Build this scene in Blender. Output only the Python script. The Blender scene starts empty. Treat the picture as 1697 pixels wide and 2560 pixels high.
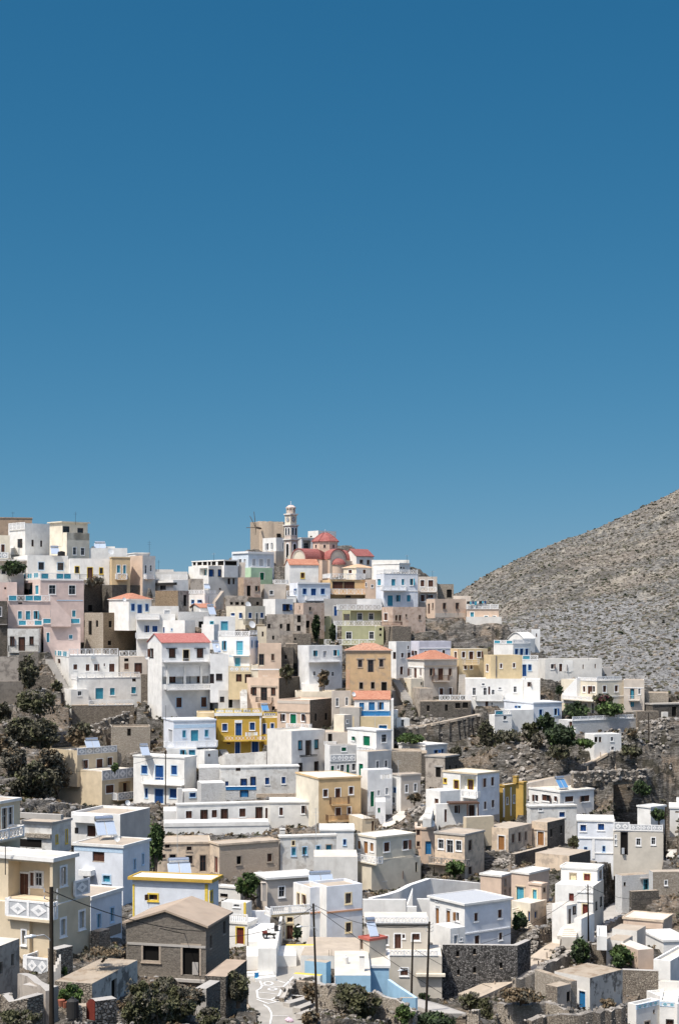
import bpy, math, random
import numpy as np
from mathutils import Vector, noise as mnoise
random.seed(7)
F, CX, YH = 4000.0, 848.5, 1540.0
SC = bpy.context.scene
COL = SC.collection

def fd(q):                        # measured distance -> placed distance ('=' marks a final value)
    q = str(q)
    if q[0] == '=': return float(q[1:])
    q = float(q)
    return q if q < 205 else float(np.interp(q, [205, 215, 240, 262, 300, 345, 400, 430], [243, 255, 290, 312, 340, 375, 415, 430])) if q < 430 else q

def P(px, py, D):
    return Vector(((px-CX)/F*D, D, (YH-py)/F*D))

# ------------------------------------------------------------------ materials
MATS = {}
def nt(name):
    m = bpy.data.materials.new(name); m.use_nodes = True
    t = m.node_tree; t.nodes.clear()
    o = t.nodes.new('ShaderNodeOutputMaterial'); b = t.nodes.new('ShaderNodeBsdfPrincipled')
    t.links.new(b.outputs[0], o.inputs[0]); MATS[name] = m
    return m, t, b
def nd(t, typ, **kw):
    n = t.nodes.new(typ)
    for k, v in kw.items():
        if k.startswith('i_'):
            n.inputs[k[2:].replace('_', ' ')].default_value = v
        else: setattr(n, k, v)
    return n
def coords(t, scale=(1,1,1)):
    tc = nd(t, 'ShaderNodeTexCoord'); oi = nd(t, 'ShaderNodeObjectInfo')
    mp = nd(t, 'ShaderNodeMapping'); mp.inputs['Scale'].default_value = scale
    ad = nd(t, 'ShaderNodeVectorMath', operation='MULTIPLY_ADD')
    cb = nd(t, 'ShaderNodeCombineXYZ')
    for i in range(3): t.links.new(oi.outputs['Random'], cb.inputs[i])
    ad.inputs[1].default_value = (37, 53, 71)
    t.links.new(cb.outputs[0], ad.inputs[0]); t.links.new(tc.outputs['Object'], ad.inputs[2])
    t.links.new(ad.outputs[0], mp.inputs[0])
    return mp.outputs[0]
def mix(t, fac, a, b, mode='MIX'):
    m = nd(t, 'ShaderNodeMix', data_type='RGBA', blend_type=mode)
    for s, v in ((m.inputs[0], fac), (m.inputs[6], a), (m.inputs[7], b)):
        if hasattr(v, 'links'): t.links.new(v, s)
        elif isinstance(v, (int, float)): s.default_value = v
        else: s.default_value = (*v, 1) if len(v) == 3 else v
    return m.outputs[2]
def ramp(t, src, *stops):
    r = nd(t, 'ShaderNodeValToRGB')
    el = r.color_ramp.elements
    while len(el) < len(stops): el.new(.5)
    for e, (p, c) in zip(el, stops):
        e.position = p; e.color = (c, c, c, 1) if isinstance(c, (int, float)) else (*c, 1)
    t.links.new(src, r.inputs[0]); return r.outputs[0]
def noise(t, vec, scale, detail=4, rough=.55):
    n = nd(t, 'ShaderNodeTexNoise'); n.inputs['Scale'].default_value = scale
    n.inputs['Detail'].default_value = detail; n.inputs['Roughness'].default_value = rough
    t.links.new(vec, n.inputs['Vector']); return n.outputs['Fac']
def bump(t, b, h, s=.3, d=.05):
    n = nd(t, 'ShaderNodeBump'); n.inputs['Strength'].default_value = s; n.inputs['Distance'].default_value = d
    t.links.new(h, n.inputs['Height']); t.links.new(n.outputs[0], b.inputs['Normal'])

def plaster(name, col, stain=(.30,.26,.22), amt=.35, patch=None, pamt=.0, rough=.92, bmp=.25):
    m, t, b = nt(name); v = coords(t)
    sv = coords(t, (.9, .9, .2))
    n1 = noise(t, v, .55, 6, .6)
    dark = tuple(c*.86 for c in col); lite = tuple(min(.92, c*1.05) for c in col)
    c = mix(t, ramp(t, n1, (.35, 0), (.65, 1)), dark, lite)
    n2 = noise(t, sv, 1.1, 7, .72)
    c = mix(t, ramp(t, n2, (.54, 0), (.80, amt*.8)), c, stain)
    c = mix(t, ramp(t, noise(t, v, 1.9, 7, .75), (.60, 0), (.72, amt*.7)), c, tuple((a+b)/2 for a, b in zip(col, stain)))
    if patch:
        n3 = noise(t, v, .75, 7, .68)
        c = mix(t, ramp(t, n3, (.5-.0, 0), (.5+.09, pamt)), c, patch)
    t.links.new(c, b.inputs['Base Color']); b.inputs['Roughness'].default_value = rough
    bump(t, b, noise(t, v, 5, 5, .7), bmp, .06)
    b.inputs['Specular IOR Level'].default_value = .2
def stone(name, c1, c2, mortar, scale=3.8, stretch=1.7, edge=.05, patch=None):
    m, t, b = nt(name); v = coords(t, (1, 1, stretch))
    vo = nd(t, 'ShaderNodeTexVoronoi'); vo.inputs['Scale'].default_value = scale; vo.inputs['Randomness'].default_value = .95
    ve = nd(t, 'ShaderNodeTexVoronoi', feature='DISTANCE_TO_EDGE'); ve.inputs['Scale'].default_value = scale; ve.inputs['Randomness'].default_value = .95
    t.links.new(v, vo.inputs['Vector']); t.links.new(v, ve.inputs['Vector'])
    sep = nd(t, 'ShaderNodeSeparateColor'); t.links.new(vo.outputs['Color'], sep.inputs[0])
    c = mix(t, sep.outputs[0], c1, c2)
    n = noise(t, v, 3, 5, .7)
    c = mix(t, ramp(t, n, (.3, .0), (.75, .45 if c1[0] < .5 else .2)), c, tuple(x*.45 for x in c1))
    e = ramp(t, ve.outputs['Distance'], (0, 0), (edge*2.2, 1))
    c = mix(t, e, mortar, c)
    if patch:
        c = mix(t, ramp(t, noise(t, v, .35, 5, .65), (.5, 0), (.6, .85)), c, patch)
    t.links.new(c, b.inputs['Base Color']); b.inputs['Roughness'].default_value = .95
    b.inputs['Specular IOR Level'].default_value = .15
    mx = nd(t, 'ShaderNodeMath', operation='MULTIPLY_ADD'); t.links.new(n, mx.inputs[0]); mx.inputs[1].default_value = .5; t.links.new(e, mx.inputs[2])
    bump(t, b, mx.outputs[0], .9, .12)
def simple(name, col, rough=.6, spec=.3, metal=0, var=.12, scale=6):
    m, t, b = nt(name); v = coords(t)
    c = mix(t, ramp(t, noise(t, v, scale, 4), (.3, 0), (.7, 1)), tuple(x*(1-var) for x in col), tuple(min(1, x*(1+var)) for x in col))
    t.links.new(c, b.inputs['Base Color']); b.inputs['Roughness'].default_value = rough
    b.inputs['Specular IOR Level'].default_value = spec; b.inputs['Metallic'].default_value = metal
def tile(name, c1, c2, gaps=.0):
    m, t, b = nt(name); v = coords(t, (1, 1, 1))
    vo = nd(t, 'ShaderNodeTexVoronoi'); vo.inputs['Scale'].default_value = 3.2; t.links.new(v, vo.inputs['Vector'])
    sep = nd(t, 'ShaderNodeSeparateColor'); t.links.new(vo.outputs['Color'], sep.inputs[0])
    c = mix(t, sep.outputs[0], c1, c2)
    c = mix(t, ramp(t, noise(t, v, 1.1, 6, .7), (.48, 0), (.8, .5)), c, (.75*c1[0]+.1, .75*c1[1]+.1, .75*c1[2]+.08))
    if gaps: c = mix(t, ramp(t, noise(t, v, 2.6, 3, .6), (.56, 0), (.62, gaps)), c, (.16, .12, .09))
    w = nd(t, 'ShaderNodeTexWave', wave_type='BANDS', bands_direction='Z'); w.inputs['Scale'].default_value = 1.6; w.inputs['Distortion'].default_value = 1.2
    t.links.new(v, w.inputs['Vector'])
    c = mix(t, ramp(t, w.outputs['Fac'], (.0, .45), (.35, 0)), c, tuple(x*.4 for x in c1))
    t.links.new(c, b.inputs['Base Color']); b.inputs['Roughness'].default_value = .85
    bump(t, b, w.outputs['Fac'], .5, .08)

W = (.80,.79,.765)
plaster('white', (.80,.78,.735), (.47,.42,.355), .55)
plaster('white_shade', (.74,.735,.72), (.42,.40,.37), .45)  # darker copy of white, shade put into the wall colour
plaster('off_white', (.72,.69,.635), (.38,.335,.28), .5)
plaster('white_worn', (.70,.68,.635), (.30,.265,.225), .7, (.38,.34,.29), .5)
plaster('grey_white', (.61,.59,.555), (.33,.31,.29), .45)
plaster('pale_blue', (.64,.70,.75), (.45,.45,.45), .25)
plaster('blue_white', (.72,.745,.785), (.45,.42,.39), .4)  # pale blue plaster, also bluish shade painted on white houses' turned-away fronts
plaster('sky_blue', (.33,.52,.66), (.25,.35,.42), .3)
plaster('cream', (.72,.65,.52), (.42,.35,.26), .3)
plaster('beige', (.66,.55,.39), (.40,.31,.21), .28)
plaster('tan', (.60,.46,.28), (.36,.27,.17), .3)
plaster('greige', (.58,.53,.45), (.36,.31,.26), .3)
plaster('taupe', (.58,.51,.435), (.28,.24,.21), .45)
plaster('worn_beige', (.68,.545,.405), (.24,.20,.17), .6, (.33,.27,.22), .6)
plaster('peach', (.63,.485,.375), (.38,.29,.22), .4)
plaster('pink', (.66,.52,.465), (.45,.33,.29), .25)
plaster('lilac', (.66,.64,.70), (.42,.40,.42), .25)
plaster('yellow', (.56,.36,.07), (.48,.32,.07), .2)
plaster('pale_yellow', (.65,.52,.32), (.42,.31,.17), .3)
plaster('honey', (.68,.48,.26), (.36,.26,.17), .35)
plaster('ochre', (.48,.31,.085), (.33,.21,.08), .35)
plaster('ochre_worn', (.60,.42,.24), (.24,.18,.12), .6, (.40,.31,.22), .6)
plaster('mint', (.50,.68,.46), (.36,.42,.32), .25)
plaster('olive', (.44,.43,.26), (.28,.27,.16), .3)
plaster('brown_plaster', (.46,.335,.235), (.20,.15,.11), .6, (.24,.18,.14), .5)
plaster('mottled', (.58,.45,.36), (.26,.19,.15), .6, (.34,.22,.16), .6)
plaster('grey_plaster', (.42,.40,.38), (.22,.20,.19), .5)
plaster('ruin_plaster', (.52,.49,.44), (.14,.13,.12), .75, (.11,.10,.09), .85)
plaster('worn_plaster', (.44,.385,.325), (.15,.13,.12), .7, (.18,.155,.135), .7)
plaster('concrete_dark', (.25,.22,.185), (.09,.08,.07), .6, (.13,.115,.10), .6, bmp=.8)
plaster('rose', (.56,.46,.40), (.38,.31,.27), .35)
plaster('roof_white', (.70,.68,.635), (.55,.50,.43), .25)
plaster('roof_cream', (.64,.585,.50), (.42,.37,.31), .45)
plaster('roof_sand', (.46,.385,.30), (.30,.25,.20), .6, (.38,.32,.26), .5)
plaster('roof_earth', (.40,.33,.25), (.26,.18,.12), .6, (.24,.17,.11), .7, bmp=.8)
plaster('roof_brown', (.46,.33,.22), (.32,.24,.18), .4)
plaster('roof_board', (.42,.33,.25), (.50,.34,.22), .5)
plaster('lane', (.37,.345,.305), (.20,.18,.16), .5)
plaster('concrete', (.44,.41,.37), (.28,.25,.22), .4)
stone('stone', (.26,.215,.17), (.46,.40,.32), (.12,.10,.085))
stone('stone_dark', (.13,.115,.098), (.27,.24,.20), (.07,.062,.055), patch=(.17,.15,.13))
def blockmat():
    m, t, b = nt('block'); v = coords(t); s = nd(t, 'ShaderNodeSeparateXYZ'); t.links.new(v, s.inputs[0]); a = nd(t, 'ShaderNodeMath', operation='ADD'); t.links.new(s.outputs[0], a.inputs[0]); t.links.new(s.outputs[1], a.inputs[1])
    cb = nd(t, 'ShaderNodeCombineXYZ'); t.links.new(a.outputs[0], cb.inputs[0]); t.links.new(s.outputs[2], cb.inputs[1])
    br = nd(t, 'ShaderNodeTexBrick'); br.inputs['Scale'].default_value = 1; br.inputs['Brick Width'].default_value = .55; br.inputs['Row Height'].default_value = .24; br.inputs['Mortar Size'].default_value = .022; br.inputs['Mortar Smooth'].default_value = .4
    for i, c in (('Color1', (.215,.187,.155)), ('Color2', (.25,.22,.183)), ('Mortar', (.165,.145,.12))): br.inputs[i].default_value = (*c, 1)
    t.links.new(cb.outputs[0], br.inputs['Vector']); n = noise(t, v, 1.1, 7, .68)
    c = mix(t, ramp(t, n, (.42, 0), (.62, .9)), br.outputs['Color'], (.225,.197,.165)); c = mix(t, ramp(t, noise(t, v, 4, 6, .7), (.4, 0), (.75, .55)), c, (.115,.10,.085))
    t.links.new(c, b.inputs['Base Color']); b.inputs['Roughness'].default_value = .95; b.inputs['Specular IOR Level'].default_value = .1; bump(t, b, noise(t, v, 4, 8, .75), 1.0, .12)
blockmat()
stone('stone_light', (.42,.36,.29), (.60,.53,.44), (.28,.24,.19))
stone('stone_black', (.05,.048,.046), (.36,.34,.32), (.04,.038,.035), 4.2, 1.2, .06)
stone('stone_white', (.68,.67,.64), (.77,.76,.74), (.56,.55,.53), 3.4, 1.6, .03)
stone('stone_sand', (.66,.52,.385), (.74,.605,.47), (.58,.46,.35), 4.2, 1.8, .03)
stone('stone_brown', (.30,.22,.145), (.48,.37,.25), (.2,.15,.1), 4.2, 1.6)
tile('tile', (.40,.15,.085), (.50,.24,.15))
tile('tile_old', (.42,.19,.11), (.54,.31,.21), .9)
tile('tile_red', (.28,.075,.065), (.38,.135,.115))
tile('tile_pale', (.62,.36,.21), (.68,.46,.30))
tile('tile_flat', (.38,.115,.095), (.48,.19,.16))
simple('blue', (.010,.062,.21)); simple('blue_light', (.025,.165,.37)); simple('turquoise', (.045,.26,.36)); simple('aqua', (.09,.36,.46)); simple('brown', (.085,.035,.022)); simple('green', (.0,.14,.065))
simple('wood', (.30,.14,.05)); simple('red_brown', (.15,.03,.02)); simple('glass_dark', (.018,.020,.024), .15, .5, 0, .2, 1.5); simple('black_void', (.012,.011,.010), .9, .1)
simple('paint_white', (.80,.79,.77), .6); simple('paint_grey', (.45,.46,.47), .6); simple('paint_cream', (.74,.62,.40), .7); simple('paint_yellow', (.72,.52,.08), .6); simple('paint_paleblue', (.48,.62,.75), .6)
simple('paint_teal', (.10,.42,.52), .6); simple('trim_stone', (.40,.33,.26), .9); simple('trim_red', (.42,.12,.09), .7); simple('trim_orange', (.55,.30,.18), .8)
simple('iron', (.03,.028,.026), .6); simple('rail_brown', (.10,.055,.035), .7); simple('rail_stone', (.30,.27,.24), .9)
simple('metal', (.62,.62,.62), .3, .5, .9); simple('metal_grey', (.55,.57,.58), .35, .5, .3); simple('solar', (.40,.46,.55), .12, .6, .0, .05); simple('solar_blue', (.10,.26,.48), .12, .6, 0, .05)
simple('pole', (.035,.028,.022), .9, .1); simple('bark', (.13,.10,.075), .95, .1); simple('rubber', (.02,.02,.02), .8); simple('dish', (.72,.72,.70), .5); simple('pot', (.34,.12,.07), .8)
def leafmat(name, col):
    m, t, b = nt(name); g = nd(t, 'ShaderNodeNewGeometry')
    c = mix(t, g.outputs['Random Per Island'], tuple(x*.55 for x in col), tuple(x*1.5 for x in col))
    t.links.new(c, b.inputs['Base Color']); b.inputs['Roughness'].default_value = .7; b.inputs['Specular IOR Level'].default_value = .25
leafmat('leaf_dark', (.035,.05,.024)); leafmat('leaf_green', (.055,.085,.028)); leafmat('leaf_olive', (.085,.085,.042)); leafmat('leaf_dry', (.17,.125,.075)); leafmat('leaf_bright', (.085,.13,.035)); leafmat('leaf_grey', (.11,.10,.075)); leafmat('flower', (.16,.03,.06))
leafmat('rock_bits', (.17,.145,.115)); leafmat('rock_grey', (.19,.18,.168)); leafmat('rock_pale', (.25,.225,.195)); simple('cloth_pink', (.70,.52,.60), .9); leafmat('leaf_scrub', (.088,.082,.055))

# ------------------------------------------------------------------ mesh builder
class MB:
    def __init__(s): s.v = []; s.f = []; s.m = []
    def add(s, vs, fs, m):
        o = len(s.v); s.v += [tuple(p) for p in vs]
        for f in fs: s.f.append(tuple(i+o for i in f)); s.m.append(m)
    def quad(s, a, b, c, d, m): s.add((a, b, c, d), ((0,1,2,3),), m)
    def hexa(s, p, m):
        s.add(p, ((0,3,2,1),(4,5,6,7),(0,1,5,4),(1,2,6,5),(2,3,7,6),(3,0,4,7)), m)
    def box(s, fr, a0, a1, n0, n1, z0, z1, m):
        p = [fr.at(a, n, z) for z in (z0, z1) for a, n in ((a0,n1),(a1,n1),(a1,n0),(a0,n0))]
        s.hexa(p, m)
    def cyl(s, c0, c1, r0, r1, m, n=8, cap=True):
        c0 = Vector(c0); c1 = Vector(c1); ax = (c1-c0).normalized()
        x = ax.orthogonal().normalized(); y = ax.cross(x)
        vs = []
        for c, r in ((c0, r0), (c1, r1)):
            for i in range(n):
                t = 2*math.pi*i/n; vs.append(c + x*(r*math.cos(t)) + y*(r*math.sin(t)))
        fs = [(i, (i+1) % n, n+(i+1) % n, n+i) for i in range(n)]
        if cap: fs += [tuple(range(n-1, -1, -1)), tuple(range(n, 2*n))]
        s.add(vs, fs, m)
    def bar(s, fr, p, q, w, n0, n1, m):   # flat diagonal bar in a frame, from (a,z) to (a,z)
        dx, dz = q[0]-p[0], q[1]-p[1]; l = math.hypot(dx, dz) or 1; ox, oz = -dz/l*w/2, dx/l*w/2
        c = [(p[0]-ox, p[1]-oz), (q[0]-ox, q[1]-oz), (q[0]+ox, q[1]+oz), (p[0]+ox, p[1]+oz)]
        s.hexa([fr.at(a, n1, z) for a, z in c] + [fr.at(a, n0, z) for a, z in c], m)
    def build(s, name, parent=None, loc=None):
        if not s.f: return None
        o0 = Vector(parent['_o']) if parent is not None else Vector(loc or s.v[0])
        me = bpy.data.meshes.new(name)
        me.from_pydata([tuple(Vector(p)-o0) for p in s.v], [], s.f)
        names = list(dict.fromkeys(s.m)); ix = {n: i for i, n in enumerate(names)}
        for n in names: me.materials.append(MATS[n])
        me.polygons.foreach_set('material_index', [ix[n] for n in s.m])
        me.update()
        o = bpy.data.objects.new(name, me); COL.objects.link(o)
        if parent is not None:
            o.parent = parent; o['_o'] = tuple(o0)
        else: o.location = o0; o['_o'] = tuple(o0)
        return o
def empty(name, loc, label, cat, group=None):
    o = bpy.data.objects.new(name, None); COL.objects.link(o); o.location = loc; o['_o'] = tuple(loc)
    o.empty_display_size = .5; o['label'] = label; o['category'] = cat
    if group: o['group'] = group
    return o
def tag(o, label, cat, group=None, kind=None):
    if label: o['label'] = label
    if cat: o['category'] = cat
    if group: o['group'] = group
    if kind: o['kind'] = kind
    return o

class Frame:                       # a vertical plane: origin, direction, outward normal
    def __init__(s, o, d, L): s.o = o; s.d = d; s.L = L; s.n = (d[1], -d[0]); s.off = 0
    def at(s, a, n, z): return (s.o[0]+s.d[0]*a+s.n[0]*n, s.o[1]+s.d[1]*a+s.n[1]*n, z)
    def hit(s, px, py, n=0):
        k = (px-CX)/F; ox = s.o[0]+s.n[0]*n; oy = s.o[1]+s.n[1]*n
        a = (k*oy-ox)/(s.d[0]-k*s.d[1]); Y = oy+a*s.d[1]
        return a, (YH-py)/F*Y
    def shifted(s, n): return Frame((s.o[0]+s.n[0]*n, s.o[1]+s.n[1]*n), s.d, s.L)

PANE = dict(a='aqua', b='blue', l='blue_light', t='turquoise', n='brown', k='glass_dark', g='green', y='wood', r='red_brown', w='paint_white', c='paint_cream', v='black_void', e='paint_grey')
SUR = dict(w='paint_white', k='iron', y='paint_yellow', n='brown', c='paint_cream', b='blue', l='blue_light', s='trim_stone', p='paint_paleblue', t='paint_teal', e='paint_grey')
ORND = [4242]; CTRL = []; FOOT = []; LOS = []
def opening(vol, kind, fr, st, a0, a1, z0, z1, applied):
    h = vol['h']; dep = -.17 if not applied else .015
    sur = SUR.get(st[1]) if len(st) > 1 else None
    fm = MB(); w = .13 if a1-a0 > .55 else .09
    if sur:
        e = .035
        zb = z0-(w if kind == 'w' else 0)
        fm.box(fr, a0-w, a0+.015, -.05, e, zb, z1+w, sur); fm.box(fr, a1-.015, a1+w, -.05, e, zb, z1+w, sur)
        fm.box(fr, a0+.016, a1-.016, -.05, e-.003, z1-.015, z1+w, sur)
        if kind == 'w': fm.box(fr, a0+.016, a1-.016, -.05, e-.003, zb, z0+.015, sur); fm.box(fr, a0-w-.04, a1+w+.04, -.02, .10, zb-.07, zb-.002, sur)
    else:
        fm.box(fr, a0-.03, a1+.03, dep-.06, .012, z0-.06, z0+.02, vol['mat'] if kind == 'd' else 'trim_stone')
    fo = fm.build('window' if kind == 'w' else 'door', h)
    pm = MB(); c = PANE[st[0]]; pn = dep
    if st[0] in 'kv':
        pm.box(fr, a0+.01, a1-.01, pn-.08, pn, z0+.01, z1-.01, c)
        if st[0] == 'k':
            bc = {'w': 'paint_grey', 't': 'paint_teal', 'b': 'blue'}.get(st[1] if len(st) > 1 else '', 'brown')
            x = .05
            am = (a0+a1)/2
            pm.box(fr, am-x/2, am+x/2, pn+.001, pn+.03, z0+.02, z1-.02, bc)
            for z in (z0+.03, z0+(z1-z0)*.62, z1-.03): pm.box(fr, a0+.02, a1-.02, pn+.002, pn+.026, z-x/2, z+x/2, bc)
            for a in (a0+.035, a1-.035): pm.box(fr, a-.03, a+.03, pn+.0015, pn+.034, z0+.015, z1-.015, bc)
        pm.build('pane', fo)
    else:
        am = (a0+a1)/2
        leaves = [(a0+.01, am-.012), (am+.012, a1-.01)]
        ORND[0] = (ORND[0]*1103515245+12345) & 0x7fffffff
        if kind == 'w' and not applied and a1-a0 > .6 and (ORND[0] >> 8) % 100 < 28:    # one leaf stands open
            sg = (ORND[0] >> 16) % 2; p, q = leaves.pop(sg); w2 = q-p
            pm.box(fr, p, q, pn-.08, pn-.04, z0+.01, z1-.01, 'glass_dark')
            x = a1+.02 if sg else a0-.02-w2*.55
            pm.hexa([fr.at(*v) for v in ((x, .12 if sg else .42, z0), (x+w2*.55, .42 if sg else .12, z0), (x+w2*.55, .38 if sg else .08, z0), (x, .08 if sg else .38, z0), (x, .12 if sg else .42, z1), (x+w2*.55, .42 if sg else .12, z1), (x+w2*.55, .38 if sg else .08, z1), (x, .08 if sg else .38, z1))], c)
        for p, q in leaves:
            pm.box(fr, p, q, pn-.06, pn, z0+.01, z1-.01, c)
            nz = 2 if kind == 'w' else 3
            for i in range(nz):
                y0 = z0+.1+(z1-z0-.12)*i/nz; y1 = z0+(z1-z0-.12)*(i+1)/nz
                if q-p > .24 and y1-y0 > .2: pm.box(fr, p+.09, q-.09, pn+.001, pn+.02, y0, y1, c)
        pm.build('shutter' if kind == 'w' else 'door_leaf', fo)

def railing(h, fr, kind, proj, a0, a1, zt, zb, wm):
    col = {'l': 'paint_white', 'y': 'paint_yellow', 'i': 'iron', 'w': 'rail_brown', 'g': 'rail_stone', 'b': 'paint_white', 'o': 'paint_white', 's': wm, 'p': 'paint_white', 't': 'paint_white', 'd': 'iron', 'u': 'blue_light', 'c': 'paint_cream', 'q': 'paint_paleblue'}[kind[0]]
    pat = 'paint_white' if kind[0] == 'y' else col
    k = kind[0]
    if a1 < a0: a0, a1 = a1, a0
    segs = [(fr, a0, a1, proj)]
    if proj > .3:
        for ae, sg in ((a0, 0), (a1, 1)):
            o = fr.at(ae, 0, 0); d = (-fr.n[0], -fr.n[1]) if not sg else fr.n
            if sg: sf = Frame((o[0], o[1]), d, proj); segs.append((sf, .02, proj-.13, -.12))
            else:
                o = fr.at(ae, proj, 0); sf = Frame((o[0], o[1]), d, proj); segs.append((sf, .13, proj-.02, -.12))
        sm = MB(); sm.box(fr, a0-.04, a1+.04, -.01, proj+.05, zb-.2, zb-.002, wm if wm in MATS and wm != 'stone' else 'paint_white'); sm.build('balcony', h)
    m = MB(); H = zt-zb
    for fr2, b0, b1, n in segs:
        if b1-b0 < .1: continue
        L = b1-b0; np_ = max(1, round(L/2.1)); th = .12
        if k == 's':
            m.box(fr2, b0, b1, n-.14, n, zb, zt, col); continue
        if k in 'ip w'.replace(' ', '') or k == 'd':
            t = .035 if k != 'w' else .05
            m.box(fr2, b0, b1, n-.06, n-.01, zt-.06, zt, col)
            if k == 'p':
                m.box(fr2, b0, b1, n-.05, n-.02, zb+H*.5-.02, zb+H*.5+.02, col); m.box(fr2, b0, b1, n-.05, n-.02, zb+.06, zb+.1, col)
                nb = max(2, round(L/1.6)+1)
            else:
                m.box(fr2, b0, b1, n-.06, n-.01, zb+.04, zb+.09, col); nb = max(3, round(L/(.18 if k == 'i' else .24))+1)
            for i in range(nb):
                a = b0+.02+(L-.04)*i/(nb-1); m.box(fr2, a-t/2, a+t/2, n-.055, n-.015, zb+.01, zt-.061, col)
            continue
        hr = min(.14, H*.17)
        m.box(fr2, b0, b1, n-th, n, zt-hr, zt, col); m.box(fr2, b0, b1, n-th, n, zb, zb+hr*.8, col)
        for i in range(np_+1):
            a = b0+.1+(L-.2)*i/np_; m.box(fr2, a-.1, a+.1, n-th-.01, n+.012, zb+.005, zt+.03, col)
        z0, z1 = zb+hr*.8+.002, zt-hr-.002
        for i in range(np_):
            s0 = b0+.2+(L-.2)*i/np_; s1 = b0+(L-.2)*(i+1)/np_
            if s1-s0 < .2: continue
            if k == 'b':
                nb = max(2, round((s1-s0)/.26))
                for j in range(nb):
                    a = s0+(s1-s0)*(j+.5)/nb
                    m.cyl(fr2.at(a, n-th/2, z0), fr2.at(a, n-th/2, (z0+z1)/2), .055, .085, col, 6, False); m.cyl(fr2.at(a, n-th/2, (z0+z1)/2), fr2.at(a, n-th/2, z1), .085, .045, col, 6, False)
            elif k in 'ocq':
                m.box(fr2, s0-.1, s1+.1, n-th+.02, n-.03, z0-.01, z1+.01, {'o': 'paint_grey', 'c': 'cream', 'q': 'paint_white'}[k])
                nd_ = max(1, round((s1-s0)/max(.9, (z1-z0)*1.2)))
                for j in range(nd_):
                    c0 = s0+(s1-s0)*(j+.5)/nd_; r = min((s1-s0)/nd_*.44, (z1-z0)*.75); zc = (z0+z1)/2; rz = (z1-z0)*.44
                    pts = [(c0+r*math.cos(q*math.pi/4)*(1 if q % 2 == 0 else .78), zc+rz*math.sin(q*math.pi/4)*(1 if q % 2 == 0 else .78)) for q in range(8)] if kind.endswith('r') else [(c0-r, zc), (c0, zc-rz), (c0+r, zc), (c0, zc+rz)]
                    nn = len(pts)
                    m.add([fr2.at(a, n-.0, z) for a, z in pts]+[fr2.at(a, n-.035, z) for a, z in pts], [tuple(range(nn))]+[(q, q+nn, (q+1) % nn+nn, (q+1) % nn) for q in range(nn)], 'paint_teal' if k == 'q' else 'paint_white')
                    r2 = .35
                    m.add([fr2.at(c0+(a-c0)*r2, n+.012, zc+(z-zc)*r2) for a, z in pts]+[fr2.at(c0+(a-c0)*r2, n-.01, zc+(z-zc)*r2) for a, z in pts], [tuple(range(nn))]+[(q, q+nn, (q+1) % nn+nn, (q+1) % nn) for q in range(nn)], 'paint_grey')
            else:
                if (k == 't' and (i % 3 != 1)) or k == 'u':
                    m.box(fr2, s0-.1, s1+.1, n-th+.03, n-.05, z0-.01, z1+.01, 'turquoise' if k == 't' else 'blue_light')
                    if k == 't': m.bar(fr2, (s0, z0), (s1, z1), .07, n-.075, n-.02, 'paint_teal'); m.bar(fr2, (s0, z1), (s1, z0), .07, n-.07, n-.025, 'paint_teal')
                    continue
                cw = max(.42, (z1-z0)*.8); nc = max(1, round((s1-s0)/cw)); bw = .06 if H > .6 else .045
                for j in range(nc):
                    c0 = s0+(s1-s0)*j/nc; c1 = s0+(s1-s0)*(j+1)/nc; cm = (c0+c1)/2; zm = (z0+z1)/2
                    m.bar(fr2, (c0, z0), (c1, z1), bw, n-.09, n-.03, pat); m.bar(fr2, (c0, z1), (c1, z0), bw, n-.085, n-.025, pat)
                    pts = [(cm+math.cos(q*math.pi/4)*cw*.28, zm+math.sin(q*math.pi/4)*(z1-z0)*.32) for q in range(8)]
                    for q in range(8): m.bar(fr2, pts[q], pts[(q+1) % 8], .045, n-.082, n-.022, pat)
    m.build('railing', h)

def wallgrid(m, fr, z0, z1, holes, mat):
    A = sorted({0.0, fr.L, *[x for h in holes for x in h[:2]]}); Z = sorted({z0, z1, *[x for h in holes for x in h[2:4]]})
    for i in range(len(A)-1):
        for j in range(len(Z)-1):
            ca, cz = (A[i]+A[i+1])/2, (Z[j]+Z[j+1])/2
            if any(h[0] < ca < h[1] and h[2] < cz < h[3] for h in holes): continue
            m.quad(fr.at(A[i], 0, Z[j]), fr.at(A[i+1], 0, Z[j]), fr.at(A[i+1], 0, Z[j+1]), fr.at(A[i], 0, Z[j+1]), mat)
    for a0, a1, b0, b1, d in holes:
        q = lambda *p: m.quad(*[fr.at(*x) for x in p], mat)
        q((a0,0,b0),(a0,-d,b0),(a0,-d,b1),(a0,0,b1)); q((a1,-d,b0),(a1,0,b0),(a1,0,b1),(a1,-d,b1))
        q((a0,0,b0),(a1,0,b0),(a1,-d,b0),(a0,-d,b0)); q((a0,-d,b1),(a1,-d,b1),(a1,0,b1),(a0,0,b1))
        q((a0,-d,b0),(a1,-d,b0),(a1,-d,b1),(a0,-d,b1))

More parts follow.
